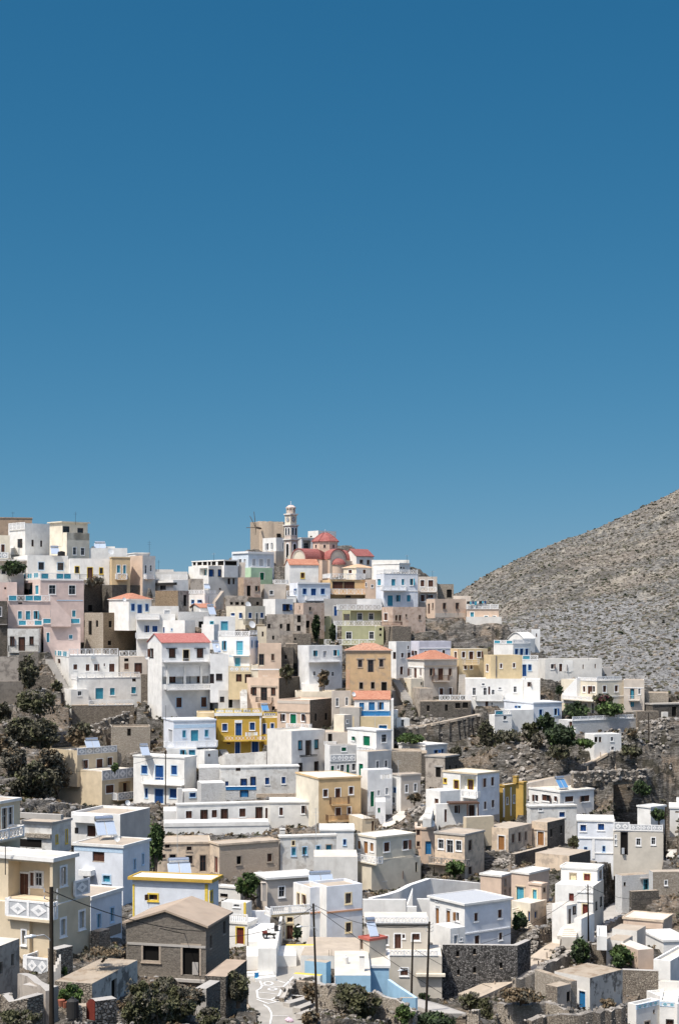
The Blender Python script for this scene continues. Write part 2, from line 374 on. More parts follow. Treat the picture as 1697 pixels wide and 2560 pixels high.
def solve_vol(xl, xc, xr, yt, yb, D, th, dep):
    k = (xc-CX)/F; te = -math.degrees(math.atan(k))
    if xl is not None and xc-xl < 2.2 and abs(th-te) < 21: th = te       # side wall hidden: seen edge on
    c = (k*D, D); t0 = math.radians(th); u = (math.cos(t0), math.sin(t0)); v = (-u[1], u[0])
    k = (xr-CX)/F; t = (k*c[1]-c[0])/(u[0]-k*u[1])
    s = dep
    if xl is not None and xc-xl > 1.2:
        k = (xl-CX)/F; den = v[0]-k*v[1]
        s = (k*c[1]-c[0])/den if abs(den) > 1e-6 else dep
        if not (max(1, (xc-xl > 4)*.3) < s < 30): s = dep
    if not (.3 < t < 60): print('BAD width', xl, xc, xr, D, th, t); t = 6
    return c, u, v, t, s, (YH-yt)/F*D, (YH-yb)/F*D

def finish_volume(vol):
    h, c, u, v, t, s, zt, zb = (vol[k] for k in ('h', 'c', 'u', 'v', 't', 's', 'zt', 'zb'))
    mat = vol['mat']; o = vol['opt']; roof = vol['roof'].split(':'); rk = roof[0]
    z0 = zb-float(o.get('fnd', 3)); fr = vol['fr']
    R, L = fr['R'], fr['L']
    U = (c[0]+u[0]*t, c[1]+u[1]*t); V = (c[0]+v[0]*s, c[1]+v[1]*s); Wc = (U[0]+v[0]*s, U[1]+v[1]*s)
    B1 = Frame(U, v, s); B2 = Frame(Wc, (-u[0], -u[1]), t)
    zw = zt-.2 if rk == 's' else zt
    m = MB()
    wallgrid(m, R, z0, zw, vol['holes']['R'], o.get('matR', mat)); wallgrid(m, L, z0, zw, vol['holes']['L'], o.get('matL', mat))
    wallgrid(m, B1, z0, zw, [], mat); wallgrid(m, B2, z0, zw, [], mat)
    rm = MB(); rmat = o.get('roof') or ('roof_white' if mat in ('white', 'white_shade', 'pale_blue', 'blue_white', 'lilac', 'white_worn', 'stone_white') else 'roof_earth' if mat.startswith('stone') or mat in ('ruin_plaster', 'worn_plaster') else 'roof_cream' if mat in ('off_white', 'cream', 'beige', 'greige', 'pale_yellow', 'honey', 'peach', 'pink', 'yellow') else 'roof_sand')
    if rk == 'f':
        w, dr = .24, float(o.get('par', .32))
        for f in (R, B1, L, B2):
            m.quad(f.at(0,0,zt), f.at(f.L,0,zt), f.at(f.L-w,-w,zt), f.at(w,-w,zt), mat)
            m.quad(f.at(w,-w,zt), f.at(f.L-w,-w,zt), f.at(f.L-w,-w,zt-dr), f.at(w,-w,zt-dr), mat)
        rm.quad(R.at(w,-w,zt-dr+.002), R.at(t-w,-w,zt-dr+.002), R.at(t-w,-s+w,zt-dr+.002), R.at(w,-s+w,zt-dr+.002), rmat)
    elif rk == 't':
        rm.quad(R.at(0,0,zt), R.at(t,0,zt), R.at(t,-s,zt), R.at(0,-s,zt), rmat)
    elif rk == 's':
        ov = float(o.get('ov', .14)); fas = o.get('fas', mat if not mat.startswith('stone') else 'concrete')
        rm.hexa([R.at(-ov,ov,zt-.2), R.at(t+ov,ov,zt-.2), R.at(t+ov,-s-ov,zt-.2), R.at(-ov,-s-ov,zt-.2), R.at(-ov,ov,zt-.001), R.at(t+ov,ov,zt-.001), R.at(t+ov,-s-ov,zt-.001), R.at(-ov,-s-ov,zt-.001)], fas)
        rm.m[-5] = rmat
        e = .18                      # low kerb round the flat roof
        for f in (R, B1, L, B2):
            rm.hexa([f.at(-ov,ov-.004,zt-.0), f.at(f.L+ov-e,ov-.004,zt), f.at(f.L+ov-e,ov-e,zt), f.at(-ov,ov-e,zt), f.at(-ov,ov-.004,zt+.09), f.at(f.L+ov-e,ov-.004,zt+.09), f.at(f.L+ov-e,ov-e,zt+.09), f.at(-ov,ov-e,zt+.09)], fas)
    elif rk == 'h':
        ov = .3; hh = float(roof[1]); rmat = o.get('roof', 'tile')
        a0, a1, n0, n1 = -ov, t+ov, ov, -s-ov
        r = min(t, s)/2+ov
        if t >= s: q0, q1 = (a0+r, n0-r), (a1-r, n0-r)
        else: q0, q1 = (a0+r, n0-r), (a0+r, n1+r)
        if abs(t-s) < .6: q1 = (q0[0]+.3, q0[1])
        pt = [R.at(a0,n0,zt), R.at(a1,n0,zt), R.at(a1,n1,zt), R.at(a0,n1,zt), R.at(*q0,zt+hh), R.at(*q1,zt+hh)]
        fs = [(0,1,5,4),(1,2,5),(2,3,4,5),(3,0,4)] if t >= s else [(0,1,4),(1,2,5,4),(2,3,5),(3,0,4,5)]
        rm.add(pt, fs, rmat)
        rm.hexa([R.at(a0,n0,zt-.14), R.at(a1,n0,zt-.14), R.at(a1,n1,zt-.14), R.at(a0,n1,zt-.14)]+[R.at(a0,n0,zt-.002), R.at(a1,n0,zt-.002), R.at(a1,n1,zt-.002), R.at(a0,n1,zt-.002)], o.get('fas', mat if not mat.startswith('stone') else 'concrete'))
    elif rk in 'gv':
        hh = float(roof[1]); ax = roof[2]; ov = .22; rmat = o.get('roof', 'tile')
        n = 2 if rk == 'g' else 12
        prof = []
        for i in range(n+1):
            q = i/n
            prof.append((q, (1-abs(2*q-1)) if rk == 'g' else math.sin(math.pi*q)))
        f0, f1 = (L, B1) if ax == 'u' else (R, B2)    # gable walls
        lf = f0.L
        for f in (f0, f1):
            pts = [f.at(q*f.L, 0, zt+hh*z) for q, z in prof]
            m.add(pts, [tuple(range(len(pts)))], mat)
        ln = t if ax == 'u' else s
        th = .16
        for i in range(n):
            (qa, za), (qb, zb2) = prof[i], prof[i+1]
            ea = -ov if (i == 0 and rk == 'g') else 0; eb = ov if (i == n-1 and rk == 'g') else 0
            sl = hh/(lf/2) if rk == 'g' else 0
            pa = (qa*lf+ea, zt+hh*za+(ea*sl if ea else 0)); pb = (qb*lf+eb, zt+hh*zb2-(eb*sl if eb else 0))
            rm.hexa([f0.at(pa[0], ov, pa[1]+.01), f0.at(pb[0], ov, pb[1]+.01), f0.at(pb[0], -ln-ov, pb[1]+.01), f0.at(pa[0], -ln-ov, pa[1]+.01), f0.at(pa[0], ov, pa[1]+th), f0.at(pb[0], ov, pb[1]+th), f0.at(pb[0], -ln-ov, pb[1]+th), f0.at(pa[0], -ln-ov, pa[1]+th)], rmat)
    m.build('wall', h)
    rm.build('roof', h)
    for ft in vol['feat']:
        k = ft[0]
        if k in 'wd': opening(vol, k, *ft[1:])
        elif k == 'r': railing(h, *ft[1:], mat if mat not in ('stone', 'stone_dark') else 'concrete')
        elif k == 'b':
            _, f, mm, proj, a0, a1, zt2, zb2, nm = ft
            bm = MB(); bm.box(f, a0, a1, -.02, proj, zb2, zt2, mm); bm.build(nm, h)
        elif k == 'y':
            _, f, mm, proj, w2, a, zt2, zb2 = ft
            bm = MB(); bm.box(f, a-w2/2, a+w2/2, proj-w2, proj, zb2, zt2, mm); bm.build('column', h)
        elif k == 'z':
            _, f, mm, w2, p, q = ft
            bm = MB(); n = max(3, round(abs(p[1]-q[1])/.22)); da = (q[0]-p[0])/n; dz = (p[1]-q[1])/n
            for i in range(n):
                a, b = sorted((p[0]+da*i, p[0]+da*(i+1))); bm.box(f, a, b, .01, w2, min(q[1], p[1])-2.0, p[1]-dz*i, mm)
            bm.build('stairs', h)
    # terrain control
    FOOT.append((c, u, v, t, s, zb))
    if not o.get('up'):
        for q in (0, .5, 1): CTRL.append((c[0]+u[0]*t*q, c[1]+u[1]*t*q, zb))
        CTRL.append((V[0], V[1], zb+.25*s*.3)); CTRL.append((Wc[0], Wc[1], zb+.3*s*.3))

HOUSES = []
def parse(data):
    ox = oy = 0; s = 3.92; h = None; vol = None
    X = lambda a: ox+float(a)/s
    Y = lambda a: oy+float(a)/s
    def close():
        nonlocal vol
        if vol: finish_volume(vol); vol = None
    pend = None
    for ln in data.strip().split('\n'):
        ln = ln.strip()
        if not ln or ln[0] == '#': continue
        k, _, rest = ln.partition(' ')
        if k == 'T':
            p = rest.split(); ox, oy = float(p[0]), float(p[1]); s = float(p[2]) if len(p) > 2 else 3.92
        elif k == 'H':
            close(); pend = rest.split('|'); h = None
        elif k == 'V':
            close()
            p = rest.split(); xl, xc, xr, yt, yb = X(p[0]), X(p[1]), X(p[2]), Y(p[3]), Y(p[4]); D, th = fd(p[5]), float(p[6])
            opt = dict(q.split('=') for q in p[9:])
            c, u, v, t, ss, zt, zb = solve_vol(xl, xc, xr, yt, yb, D, th, float(opt.get('dep', .8 if 'wall' in pend[0] else 7)))
            if h is None:
                h = empty(pend[0], (c[0], c[1], zb), pend[2], pend[1], pend[3] if len(pend) > 3 else None)
            Vp = (c[0]+v[0]*ss, c[1]+v[1]*ss)
            vol = dict(h=h, c=c, u=u, v=v, t=t, s=ss, zt=zt, zb=zb, mat=p[7], roof=p[8], opt=opt, feat=[], holes={'R': [], 'L': []}, fr={'R': Frame(c, u, t), 'L': Frame(Vp, (-v[0], -v[1]), ss)})
            LOS.append((xc, xr, c[0], c[1], u[0], u[1], zb))
            if xc-xl > 1.2: LOS.append((xl, xc, c[0], c[1], v[0], v[1], zb))
        elif k in ('w', 'd'):
            fc, st, rr = rest.split(' ', 2); f = vol['fr'][fc]
            for r in rr.split(','):
                x0, y0, x1, y1 = (float(q) for q in r.split())
                xm = X((x0+x1)/2)
                a0, _ = f.hit(X(x0), 0); a1, _ = f.hit(X(x1), 0); _, z1 = f.hit(xm, Y(y0)); _, z0 = f.hit(xm, Y(y1))
                if fc != 'P':
                    a0 = max(a0, .06); a1 = min(a1, f.L-.06); z1 = min(z1, vol['zt']-.22)
                if a1-a0 < .12 or z1-z0 < .12: print('BAD opening', pend[2], ln[:60], a0, a1, f.L); continue
                if fc != 'P': vol['holes'][fc].append((a0, a1, z0, z1, .22))
                vol['feat'].append((k, f, st, a0, a1, z0, z1, fc == 'P'))
        elif k == 'p':
            q = rest.split(); f = vol['fr'][q[0]]; d = float(q[1]); x0, y0, x1, y1 = (float(z) for z in q[2:6])
            a0, _ = f.hit(X(x0), 0); a1, _ = f.hit(X(x1), 0); _, z1 = f.hit(X((x0+x1)/2), Y(y0)); _, z0 = f.hit(X((x0+x1)/2), Y(y1))
            a0 = max(a0, .1); a1 = min(a1, f.L-.1); z1 = min(z1, vol['zt']-.22)
            vol['holes'][q[0]].append((a0, a1, z0, z1, d)); vol['fr']['P'] = f.shifted(-d)
        elif k == 'r':
            q = rest.split(); f = vol['fr'][q[0]]; pr = float(q[2])
            for i in range(3, len(q), 4):
                x0, y0, x1, y1 = (float(z) for z in q[i:i+4])
                a0, zt = f.hit(X(x0), Y(y0), pr); _, zb = f.hit(X(x0), Y(y1), pr); a1, _ = f.hit(X(x1), 0, pr)
                vol['feat'].append(('r', f, q[1], pr, a0, a1, zt, zb))
        elif k == 'b':
            q = rest.split(); f = vol['fr'][q[0]]; pr = float(q[2]); nm = q[7] if len(q) > 7 else 'trim'
            x0, y0, x1, y1 = (float(z) for z in q[3:7])
            a0, zt = f.hit(X(x0), Y(y0), pr); _, zb = f.hit(X(x0), Y(y1), pr); a1, _ = f.hit(X(x1), 0, pr)
            vol['feat'].append(('b', f, q[1], pr, a0, a1, zt, zb, nm))
        elif k == 'y':
            q = rest.split(); f = vol['fr'][q[0]]; pr = float(q[2])
            for i in range(4, len(q), 3):
                a, zt = f.hit(X(q[i]), Y(q[i+1]), pr); _, zb = f.hit(X(q[i]), Y(q[i+2]), pr)
                vol['feat'].append(('y', f, q[1], pr, float(q[3]), a, zt, zb))
        elif k == 'z':
            q = rest.split(); f = vol['fr'][q[0]]; pr = float(q[2])
            p0 = f.hit(X(q[3]), Y(q[4]), pr); p1 = f.hit(X(q[5]), Y(q[6]), pr)
            vol['feat'].append(('z', f, q[1], pr, p0, p1))
        elif k == 'k':
            x0, y0, x1, y1 = (float(z) for z in rest.split()[:4]); f = vol['fr']['R'].shifted(-float(rest.split()[4]) if len(rest.split()) > 4 else -2); cm = rest.split()[5] if len(rest.split()) > 5 else vol['mat']
            a0, zt = f.hit(X(x0), Y(y0)); _, zb = f.hit(X(x0), Y(y1)); a1, _ = f.hit(X(x1), 0); w = a1-a0
            bm = MB(); bm.box(f, a0, a1, -w, 0, zb-.4, zt-.25, cm); bm.box(f, a0-.06, a1+.06, -w-.06, .06, zt-.12, zt, cm); bm.box(f, a0+.05, a1-.05, -w+.05, -.05, zt-.26, zt-.1, 'black_void')
            bm.build('chimney', h)
        elif k == 'n':       # satellite dish: x y D
            q = rest.split(); q = [float(q[0]), float(q[1]), fd(q[2])]+[float(z) for z in q[3:]]; c0 = P(X(q[0]), Y(q[1]), q[2]); r = q[3] if len(q) > 3 else .5
            bm = MB(); ax = Vector((.55, -.75, .35)).normalized(); xx = ax.orthogonal().normalized(); yy = ax.cross(xx)
            vs = [c0-ax*.12]; fs = []
            for ring in (.5, 1):
                for i in range(12):
                    t = i*math.pi/6; vs.append(c0+(xx*math.cos(t)+yy*math.sin(t))*r*ring-ax*(.12*(1-ring*ring)))
            for i in range(12):
                j = (i+1) % 12; fs += [(0, 1+i, 1+j), (1+i, 13+i, 13+j, 1+j)]
            bm.add(vs, fs, 'dish'); bm.cyl(c0-ax*.13, c0-ax*.2+Vector((0, .1, -1.0)), .03, .03, 'metal_grey', 6); bm.cyl(c0-ax*.1, c0+ax*.45, .012, .012, 'metal_grey', 5)
            bm.build('satellite_dish', h)
        elif k == 'G':
            for g in rest.split(','):
                q = g.split(); CTRL.append(tuple(P(X(q[0]), Y(q[1]), fd(q[2]))))
        elif k in EXTRA:
            close(); EXTRA[k](rest, X, Y, s)
        else: print('??', ln)
    close()
EXTRA = {}
DATA = '''
T 0 1260
H house|house|brown roofed house at the far left top of the skyline behind white walls
V -40 -40 318 132 420 455 14 brown_plaster s roof=roof_brown fas=brown_plaster dep=8
H house|house|white house with brown door just left of the tall cream house on the skyline
V 86 250 490 187 520 425 42 white f roof=roof_cream
w R k- 312 350 335 415, 398 358 418 418
d L k- 174 342 224 432
r L b 0.3 88 190 246 258
b L white .5 92 432 180 500 parapet
H house|house|cream house at the left picture edge with one brown door and patterned parapet
V -60 -60 100 305 560 416 4 cream f
d R nw 15 395 50 470
r R or 1.2 -40 472 82 532
H house|house|tall cream house with canopied top floor, highest on the left skyline
V 490 658 880 278 540 412 42 cream f
w R kw 718 425 750 497, 796 430 830 500
r R s 0 660 280 878 350
V 490 614 862 172 300 415 42 cream s up=1 ov=.5 roof=roof_cream
w R k- 620 218 685 278, 762 235 820 290
H house|house|white flat roofed house with two blue framed windows and a boiler on its roof
V 128 272 672 500 720 395 25 white f
w R kp 380 570 435 645, 566 575 626 650
H house|house|white house with ochre framed brown door and railed terrace left of tan annex
V 672 686 1075 533 800 390 12 white f
w R ky 738 612 778 678, 978 625 1012 684
d R ny 860 622 910 735
r R i 1.2 790 690 1010 735
H house|house|narrow tan house with blue shuttered balcony doors beside the peach block on the left ridge
V 1078 1100 1278 520 800 388 18 tan s
w R tw 1148 600 1180 675, 1210 600 1236 682
r R l .9 1148 682 1245 738
H house|house|peach sided block with white balconies at the right end of the left ridge
V 1276 1400 1525 505 800 392 48 peach f matR=off_white
w R kw 1420 600 1440 680, 1470 600 1490 660
r R b .9 1440 690 1520 735
V 1245 1330 1470 478 520 400 24 white s up=1
H house|house|low white house with silver water heater on the ridge right of tall cream house
V 880 882 1250 430 540 422 8 white f
n 1090 465 415 .9
V 900 900 1130 415 440 428 8 off_white f up=1
H house|house|large pink house with turquoise balconies stacked on three floors
V 168 400 825 738 1240 372 25 pink t roof=roof_cream
w R kw 484 795 548 882, 678 797 742 885
w R tw 710 1042 745 1105, 502 1042 538 1108
r R t 0.08 402 676 778 735
b R paint_white .12 402 736 825 748
b R paint_paleblue .05 560 940 815 948
w L tw 348 798 382 884
p L 2 172 775 322 890
w P tk 292 800 330 888, 244 800 276 888
r L t 0.08 235 682 398 735
V 76 80 498 955 1215 366 -8 pink t roof=roof_cream up=1
w R tw 180 1050 218 1125, 332 1048 372 1128
d R tw 256 1048 300 1132
w R k- 182 960 222 980
r R t .3 84 893 495 950
r R t 1.5 180 1138 420 1190
V 426 430 792 1178 1450 364 4 pink t up=1
w R tw 680 1283 713 1320
d R tw 460 1262 488 1354
r R t .3 420 1120 790 1172
z R pink 1.1 500 905 700 1120
H house|house|small pink outbuilding with a tiny window at the left edge beside the pink house
V -40 -40 168 768 1000 378 -6 pink f
w R k- 45 815 65 835
V 66 70 170 765 800 377 -6 pink f up=1
H house|house|weathered white house with brown door and black railing below the pink house
V 60 78 382 1222 1475 358 4 white_worn f
d R nk 190 1308 244 1440
w R nk 106 1302 138 1385, 297 1303 328 1372
r R i 1.0 90 1385 374 1448
H house|house|dark grey block built house cut by the left picture edge beside weathered white house
V -60 -60 75 950 1500 360 8 stone_dark f
w R kw 0 1010 20 1098
r R i .8 -10 1120 72 1175
H house|house|low white terrace house under the slatted pergola at the left edge
V -60 -60 238 690 800 388 0 grey_white t
V -60 -60 275 560 720 396 0 off_white f
d R k- 20 600 60 685, 150 590 200 680
b R off_white 2.2 -55 542 274 556 canopy
w R k- 80 600 130 670
H stone_ruin|ruin|tall dark shaded stone wall tower between the pink house and the red hip roof
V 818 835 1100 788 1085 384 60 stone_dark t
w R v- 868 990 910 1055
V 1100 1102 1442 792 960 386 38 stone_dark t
H stone_house|stone house|roofless rubble stone house with slit windows, sunlit on its left side
V 800 1015 1335 1064 1450 370 42 stone_light f matR=stone_brown
w L v- 812 1140 833 1208, 942 1140 965 1205
d L v- 870 1145 903 1282
w R v- 1068 1145 1098 1210, 1250 1148 1285 1205, 1060 1340 1095 1385
H house|house|white villa with orange hip roof and deep blue shutters left of the tall gabled house
V 1070 1265 1488 930 1120 366 40 white h:1.5 roof=tile
d R bp 1350 985 1395 1070
w R bp 1288 978 1324 1046, 1427 980 1458 1050
n 1222 935 362
V 1336 1345 1720 1078 1460 355 8 white t
w R bw 1430 1190 1465 1258, 1495 1195 1545 1255
r R b 1.0 1340 1075 1560 1128
r R b 1.4 1340 1262 1560 1315
T 0 1600
H house|house|white two floor house with turquoise door and three lattice terraces above the rocky bank
V 530 680 1165 152 350 345 22 white t roof=roof_white
r L t 0.08 535 97 676 152
r R l 0.08 680 87 1163 150
w R nw 722 238 760 290, 843 237 880 303, 925 235 962 302, 1018 228 1033 258
d R nw 1072 232 1126 312
w L n- 568 185 592 225
b R metal_grey .4 895 155 935 188 air_conditioner
V 635 757 1385 375 660 338 22 white t up=1
r L l 0.08 637 335 755 372
r R l 0.08 759 322 1372 375
d R tw 938 470 1015 578
w R tw 1080 470 1128 540, 1290 460 1336 524
w R k- 1298 375 1335 405
V 618 697 872 485 665 334 25 white f up=1
w R kw 765 502 802 545
V 700 704 1318 640 860 331 14 stone t
r R l 0.08 872 590 1310 642
H house|house|taupe house with double brown door right of the white house with turquoise door
V 1165 1175 1446 165 345 350 8 taupe t
r R l 0.08 1172 105 1445 158
w R ns 1222 228 1262 286
w R v- 1220 180 1262 210
d R nk 1325 230 1388 328
n 1440 172 349 .5
H stone_wall|stone wall|tall ruined stone wall end beside the white gabled house
V 1378 1384 1522 335 600 344 8 stone t
w R v- 1450 390 1475 420
H stone_hut|stone hut|low rubble stone hut with one dark window above the beige house
V 1085 1090 1475 852 1100 300 8 stone_light f
w R v- 1250 868 1285 940
H house|house|beige house with medallion parapets and tall blank sunlit wall at left
V 490 760 1155 1085 1300 288 50 beige f
r R or .05 762 1062 1150 1130
w R nw 822 1175 866 1258, 1060 1150 1105 1228
d R nw 948 1165 1010 1283
V 552 1003 1330 1290 1640 283 50 beige t up=1
r R or .1 1005 1280 1325 1378
p R 1.6 1165 1385 1290 1500
d P nk 1215 1405 1262 1490
w R nw 1040 1420 1118 1500
w L kw 605 1405 636 1438
r R or 1.6 1160 1500 1360 1570
G 0 560 312, 150 650 305, 60 800 296, 300 800 298, 500 900 293, 100 900 280, 300 1100 270, 100 1200 260, 420 1250 262, 300 1400 250, 200 1500 240, 450 1500 246, 700 880 306, 900 900 302, 1050 830 308, 1450 750 316, 1150 1100 288, 450 420 330, 560 640 316, 30 400 325
H concrete_wall|retaining wall|high stained concrete retaining wall at the left edge above the scrub
V -60 -60 185 165 420 340 8 worn_plaster t roof=concrete
V -60 -60 232 405 640 334 6 concrete_dark t
V 185 190 378 115 335 344 6 concrete_dark t
H stone_wall|stone wall|short stone terrace wall beside the white staircase on the left
V 305 308 500 345 480 330 10 stone t
T 0 1940
H house|house|modern beige house with white balustraded balcony cut off by the left picture edge
V -400 -100 200 272 745 158 66 beige s roof=roof_sand fas=white
w R kw 22 312 74 528, 84 302 130 478
r R l 1.6 -60 545 240 650
H house|house|old whitewashed house with broad arch and two small yellow framed windows
V 190 510 700 462 740 184 70 white_worn s roof=roof_sand fas=concrete
w R cy 550 580 570 655, 645 525 665 655
b L black_void .02 200 615 410 690 arch
b L stone_light .3 250 560 495 600 lintel
b L concrete .6 185 360 600 410 parapet
H house|house|large whitewashed block with stained grey side and brown double shutters
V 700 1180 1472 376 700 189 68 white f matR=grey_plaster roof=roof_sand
d L nw 855 485 942 595
b L white .8 702 380 978 452 canopy
b L iron .04 735 505 768 560 plaque
n 1255 262 192 .35
H house|house|white house with brown square window under a double solar panel
V 728 1208 1468 688 1260 167 68 blue_white s roof=roof_sand fas=white
w L n- 910 730 1025 838
w L tp 1012 975 1083 1040
w R tp 1312 815 1332 920, 1395 760 1412 865
b L paint_white .9 770 920 892 975 awning
b L paint_paleblue .02 730 690 1205 728
n 1150 612 169 .35
H house|house|big beige house with diamond panelled balcony and brown shutters in the lower left
V -260 520 740 814 1730 115 64 beige s roof=roof_cream fas=white matR=beige ov=.22
w R ew 598 890 652 1065
b R paint_white .1 524 1266 740 1288
p L 1.4 85 845 492 1205
d P nw 200 955 285 1200
w P nw 300 945 350 1078
w P kw 350 945 420 1075
r L o .7 68 1203 490 1372
V -255 521 888 1275 1735 114.6 64 beige t up=1 dep=6
w R ew 598 1400 645 1560, 778 1325 830 1490
p L 1.3 292 1375 488 1790
d P nw 305 1455 430 1800
w L ew 218 1510 258 1650
r L o 1.8 245 1765 488 1930
r R o .05 735 1035 885 1185
H house|house|pale blue washed house wedged behind the big beige house in the lower left
V 850 893 1197 1192 1640 127 67 blue_white s roof=roof_sand fas=white
w R tp 955 1350 990 1490, 1085 1290 1118 1425
b R concrete_dark .04 893 1540 1190 1640
T 0 2160
H house|house|streaked grey concrete house with flat roof at the bottom left edge
V -350 -150 195 862 1500 103 72 worn_plaster t roof=roof_cream
w R v- 115 880 145 1000, 0 960 30 1080
T 400 1940
H house|house|white house with bright yellow roof edge and solar panels behind the grey shed
V -268 488 575 1022 1500 150 76 blue_white s roof=roof_white fas=yellow ov=.35
w L ny -108 1160 -22 1215
b L paint_yellow .04 -266 1060 -248 1500
b L paint_yellow .04 440 1060 470 1400
w R ny 492 1130 515 1230
T 400 2160
H shed|shed|big grey block shed with pitched brown board roof and plank double door
V -330 452 682 615 1120 118 76 block g:1.0:u roof=roof_board matR=block
d L vs 222 798 390 1090
b L concrete .03 318 962 376 1085 board
w L vs -165 800 -5 948
b L concrete .05 -320 765 448 788
w R v- 490 700 510 830, 620 560 645 690
b L concrete .25 -330 1098 455 1125
T 400 1260
H house|house|greyish white terrace house with baluster rail at the far side of the left saddle
V -160 -150 272 662 800 404 5 grey_white f
r R b 0.8 -140 692 268 740
V -140 -60 135 640 690 408 20 white f up=1
H house|house|white house behind the brown stone house with dark roofed porch
V -60 132 280 745 900 388 35 white t
b L iron .8 -58 775 140 800 awning
w L k- 0 800 60 840
V -60 132 280 745 760 389 35 white f up=1
H house|house|large white and grey house with framed roof terrace left of the pale blue mansion
V 282 478 778 603 900 400 35 white f matR=grey_white roof=roof_white
p L 1.5 390 628 468 700
w P kt 420 645 452 698
d R bk 482 645 524 712
w R bk 572 645 598 705
w R k- 665 728 690 785, 713 728 733 785, 580 825 600 840
V 315 630 765 548 605 403 40 white s up=1
w L v- 325 560 352 600, 365 560 412 600, 420 560 462 600, 470 562 500 600, 506 562 548 600, 566 556 624 600
w R v- 640 560 755 600
H house|house|tall taupe house side without windows between roof terrace house and pale blue mansion
V 772 774 835 572 760 410 8 taupe f
H mansion|house|pale blue neoclassical mansion with pediment and green ground floor below the windmill
V 705 868 1118 470 640 430 40 pale_blue f
w R ew 905 540 935 603, 1050 540 1080 608
d R ew 973 540 1012 606
w L ew 778 540 800 598, 822 540 842 585
b R paint_white .3 868 466 1118 486 cornice
b L paint_white .3 705 470 866 490 cornice
b R paint_white .1 868 612 1112 624
V 828 892 1100 622 800 428 40 mint t roof=roof_white
d R gw 980 672 1022 742
H house|house|white house with pale shutters left of the bell tower under the windmill tower
V 1008 1138 1215 328 470 456 40 white f
w L ew 1046 385 1066 450, 1087 380 1105 445
w R ew 1198 378 1212 440
V 1120 1135 1225 462 600 452 40 taupe f up=1
H house|house|columned porch building with grey door between the bell tower and red dome
V 1350 1385 1545 330 500 460 30 grey_white s
p R 2 1400 355 1480 455
d P kw 1408 382 1450 450
y R paint_white .05 .4 1390 345 470 1488 345 470
H house|house|plain white cube rising behind the red church dome
V 1450 1550 1725 260 420 478 40 white f
w L k- 1470 312 1490 325
H house|house|white gabled house with red roof strip directly below the church
V 1225 1272 1552 595 790 415 15 white g:1.5:u roof=tile
w R ny 1380 675 1415 725
r R l .7 1120 742 1250 778
H stone_house|stone house|brown stone house with rubble base and shaded right wall on the left slope
V -45 178 285 848 1040 372 55 stone_brown t roof=roof_sand matR=worn_plaster
d R v- 232 890 262 1000
H ruin|ruin|low weathered taupe ruin wall right of the white baluster terraces on the saddle
V 278 300 425 732 860 392 12 worn_plaster f
H house|house|white house with lattice roof rail and stair, silver heater standing on its terrace
V 283 440 632 885 1010 378 45 white t
w L bp 308 940 338 975, 368 940 410 968
r L l 0.08 283 843 438 882
r R l 0.08 440 845 548 880
z R taupe 1.2 632 850 545 965
H ruin|ruin|long taupe ruin with three small dark openings below the white and grey house
V 635 640 855 898 1010 381 6 worn_plaster f
w R v- 688 960 715 988, 740 960 775 990, 795 960 825 990
H house|house|brown plaster house with tall dark door below the green ground floor
V 765 822 985 718 920 395 25 brown_plaster f matR=mottled
d R v- 852 800 890 902
w R ns 932 803 960 852
H house|house|blank taupe house with one small barred window below the white gabled house
V 985 1020 1235 785 960 400 15 taupe f
w R kw 1075 848 1110 888
H house|house|white cube house with one wide dark blue shuttered window in the upper middle
V 1010 1130 1305 930 1090 370 30 white f
w R bk 1205 985 1270 1042
H ruin|ruin|dark grey stone ruin with satellite dish beside the white cube house
V 858 865 1010 915 1020 378 8 stone_dark f
w R v- 945 958 970 995
n 866 985 374 .8
H house|house|cream house with blue shutters and a small iron balcony in the upper middle
V 650 838 1030 1000 1210 355 40 cream t
w L bw 775 1065 805 1118, 695 1068 735 1095
w R bw 868 1065 900 1118, 985 1065 1015 1115
d R kw 940 1068 963 1175
r R i .9 845 1130 1025 1178
V 945 950 1055 1200 1370 350 20 cream f
w R k- 998 1250 1016 1298
n 905 1180 346 .9
H house|house|greyish white blank house with pale door at the right of the rubble stone house
V -110 -100 185 1000 1150 362 6 grey_white f
d R ew 45 1040 100 1132
H house|house|rough whitewashed low wall house below the small orange roof
V 172 176 480 1055 1200 356 8 stone_white f
d R v- 380 1150 424 1214
H house|house|white hut with small orange tiled roof above the rough whitewashed house
V 285 400 540 1018 1100 364 15 white g:1.0:u roof=tile
H house|house|plain white cube house with one blue door behind the red roofed tall house
V 30 245 345 1140 1290 348 55 white f
d L bw 22 1205 48 1262
w L bp 110 1220 125 1240
H house|house|tall white house with long red roof and columned middle balcony, the biggest in the centre
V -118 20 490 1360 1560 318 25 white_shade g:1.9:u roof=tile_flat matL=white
w R nk 95 1422 148 1500, 368 1422 420 1500
d R vc 228 1428 288 1540
w L nk -93 1420 -63 1500
b R iron .25 65 1412 172 1418 shade
b R iron .25 340 1412 450 1418 shade
r R p 1.4 50 1515 490 1545
T 400 1600
V -118 20 490 250 780 317.8 25 white_shade t matL=white up=1
p R 1.5 24 258 488 430
w P nk 97 330 148 412, 368 330 420 410
d P ek 230 325 295 430
y R white .1 .5 82 252 430 246 252 430 408 252 430
r R l 1.6 75 440 790 487
w R np 162 565 215 660, 405 560 458 655
V 488 492 672 140 480 316.5 25 white_shade f
w R kk 555 335 606 388
d R kk 495 338 525 425
V 500 578 792 495 690 316 14 grey_white t
w R k- 588 555 632 610
d R v- 672 555 712 665
T 400 1260
H house|house|stepped white house with large turquoise double door and bare white stair block
V 425 430 738 1102 1260 342 8 white f
d R ap 598 1150 665 1238
w R kt 495 1152 522 1175
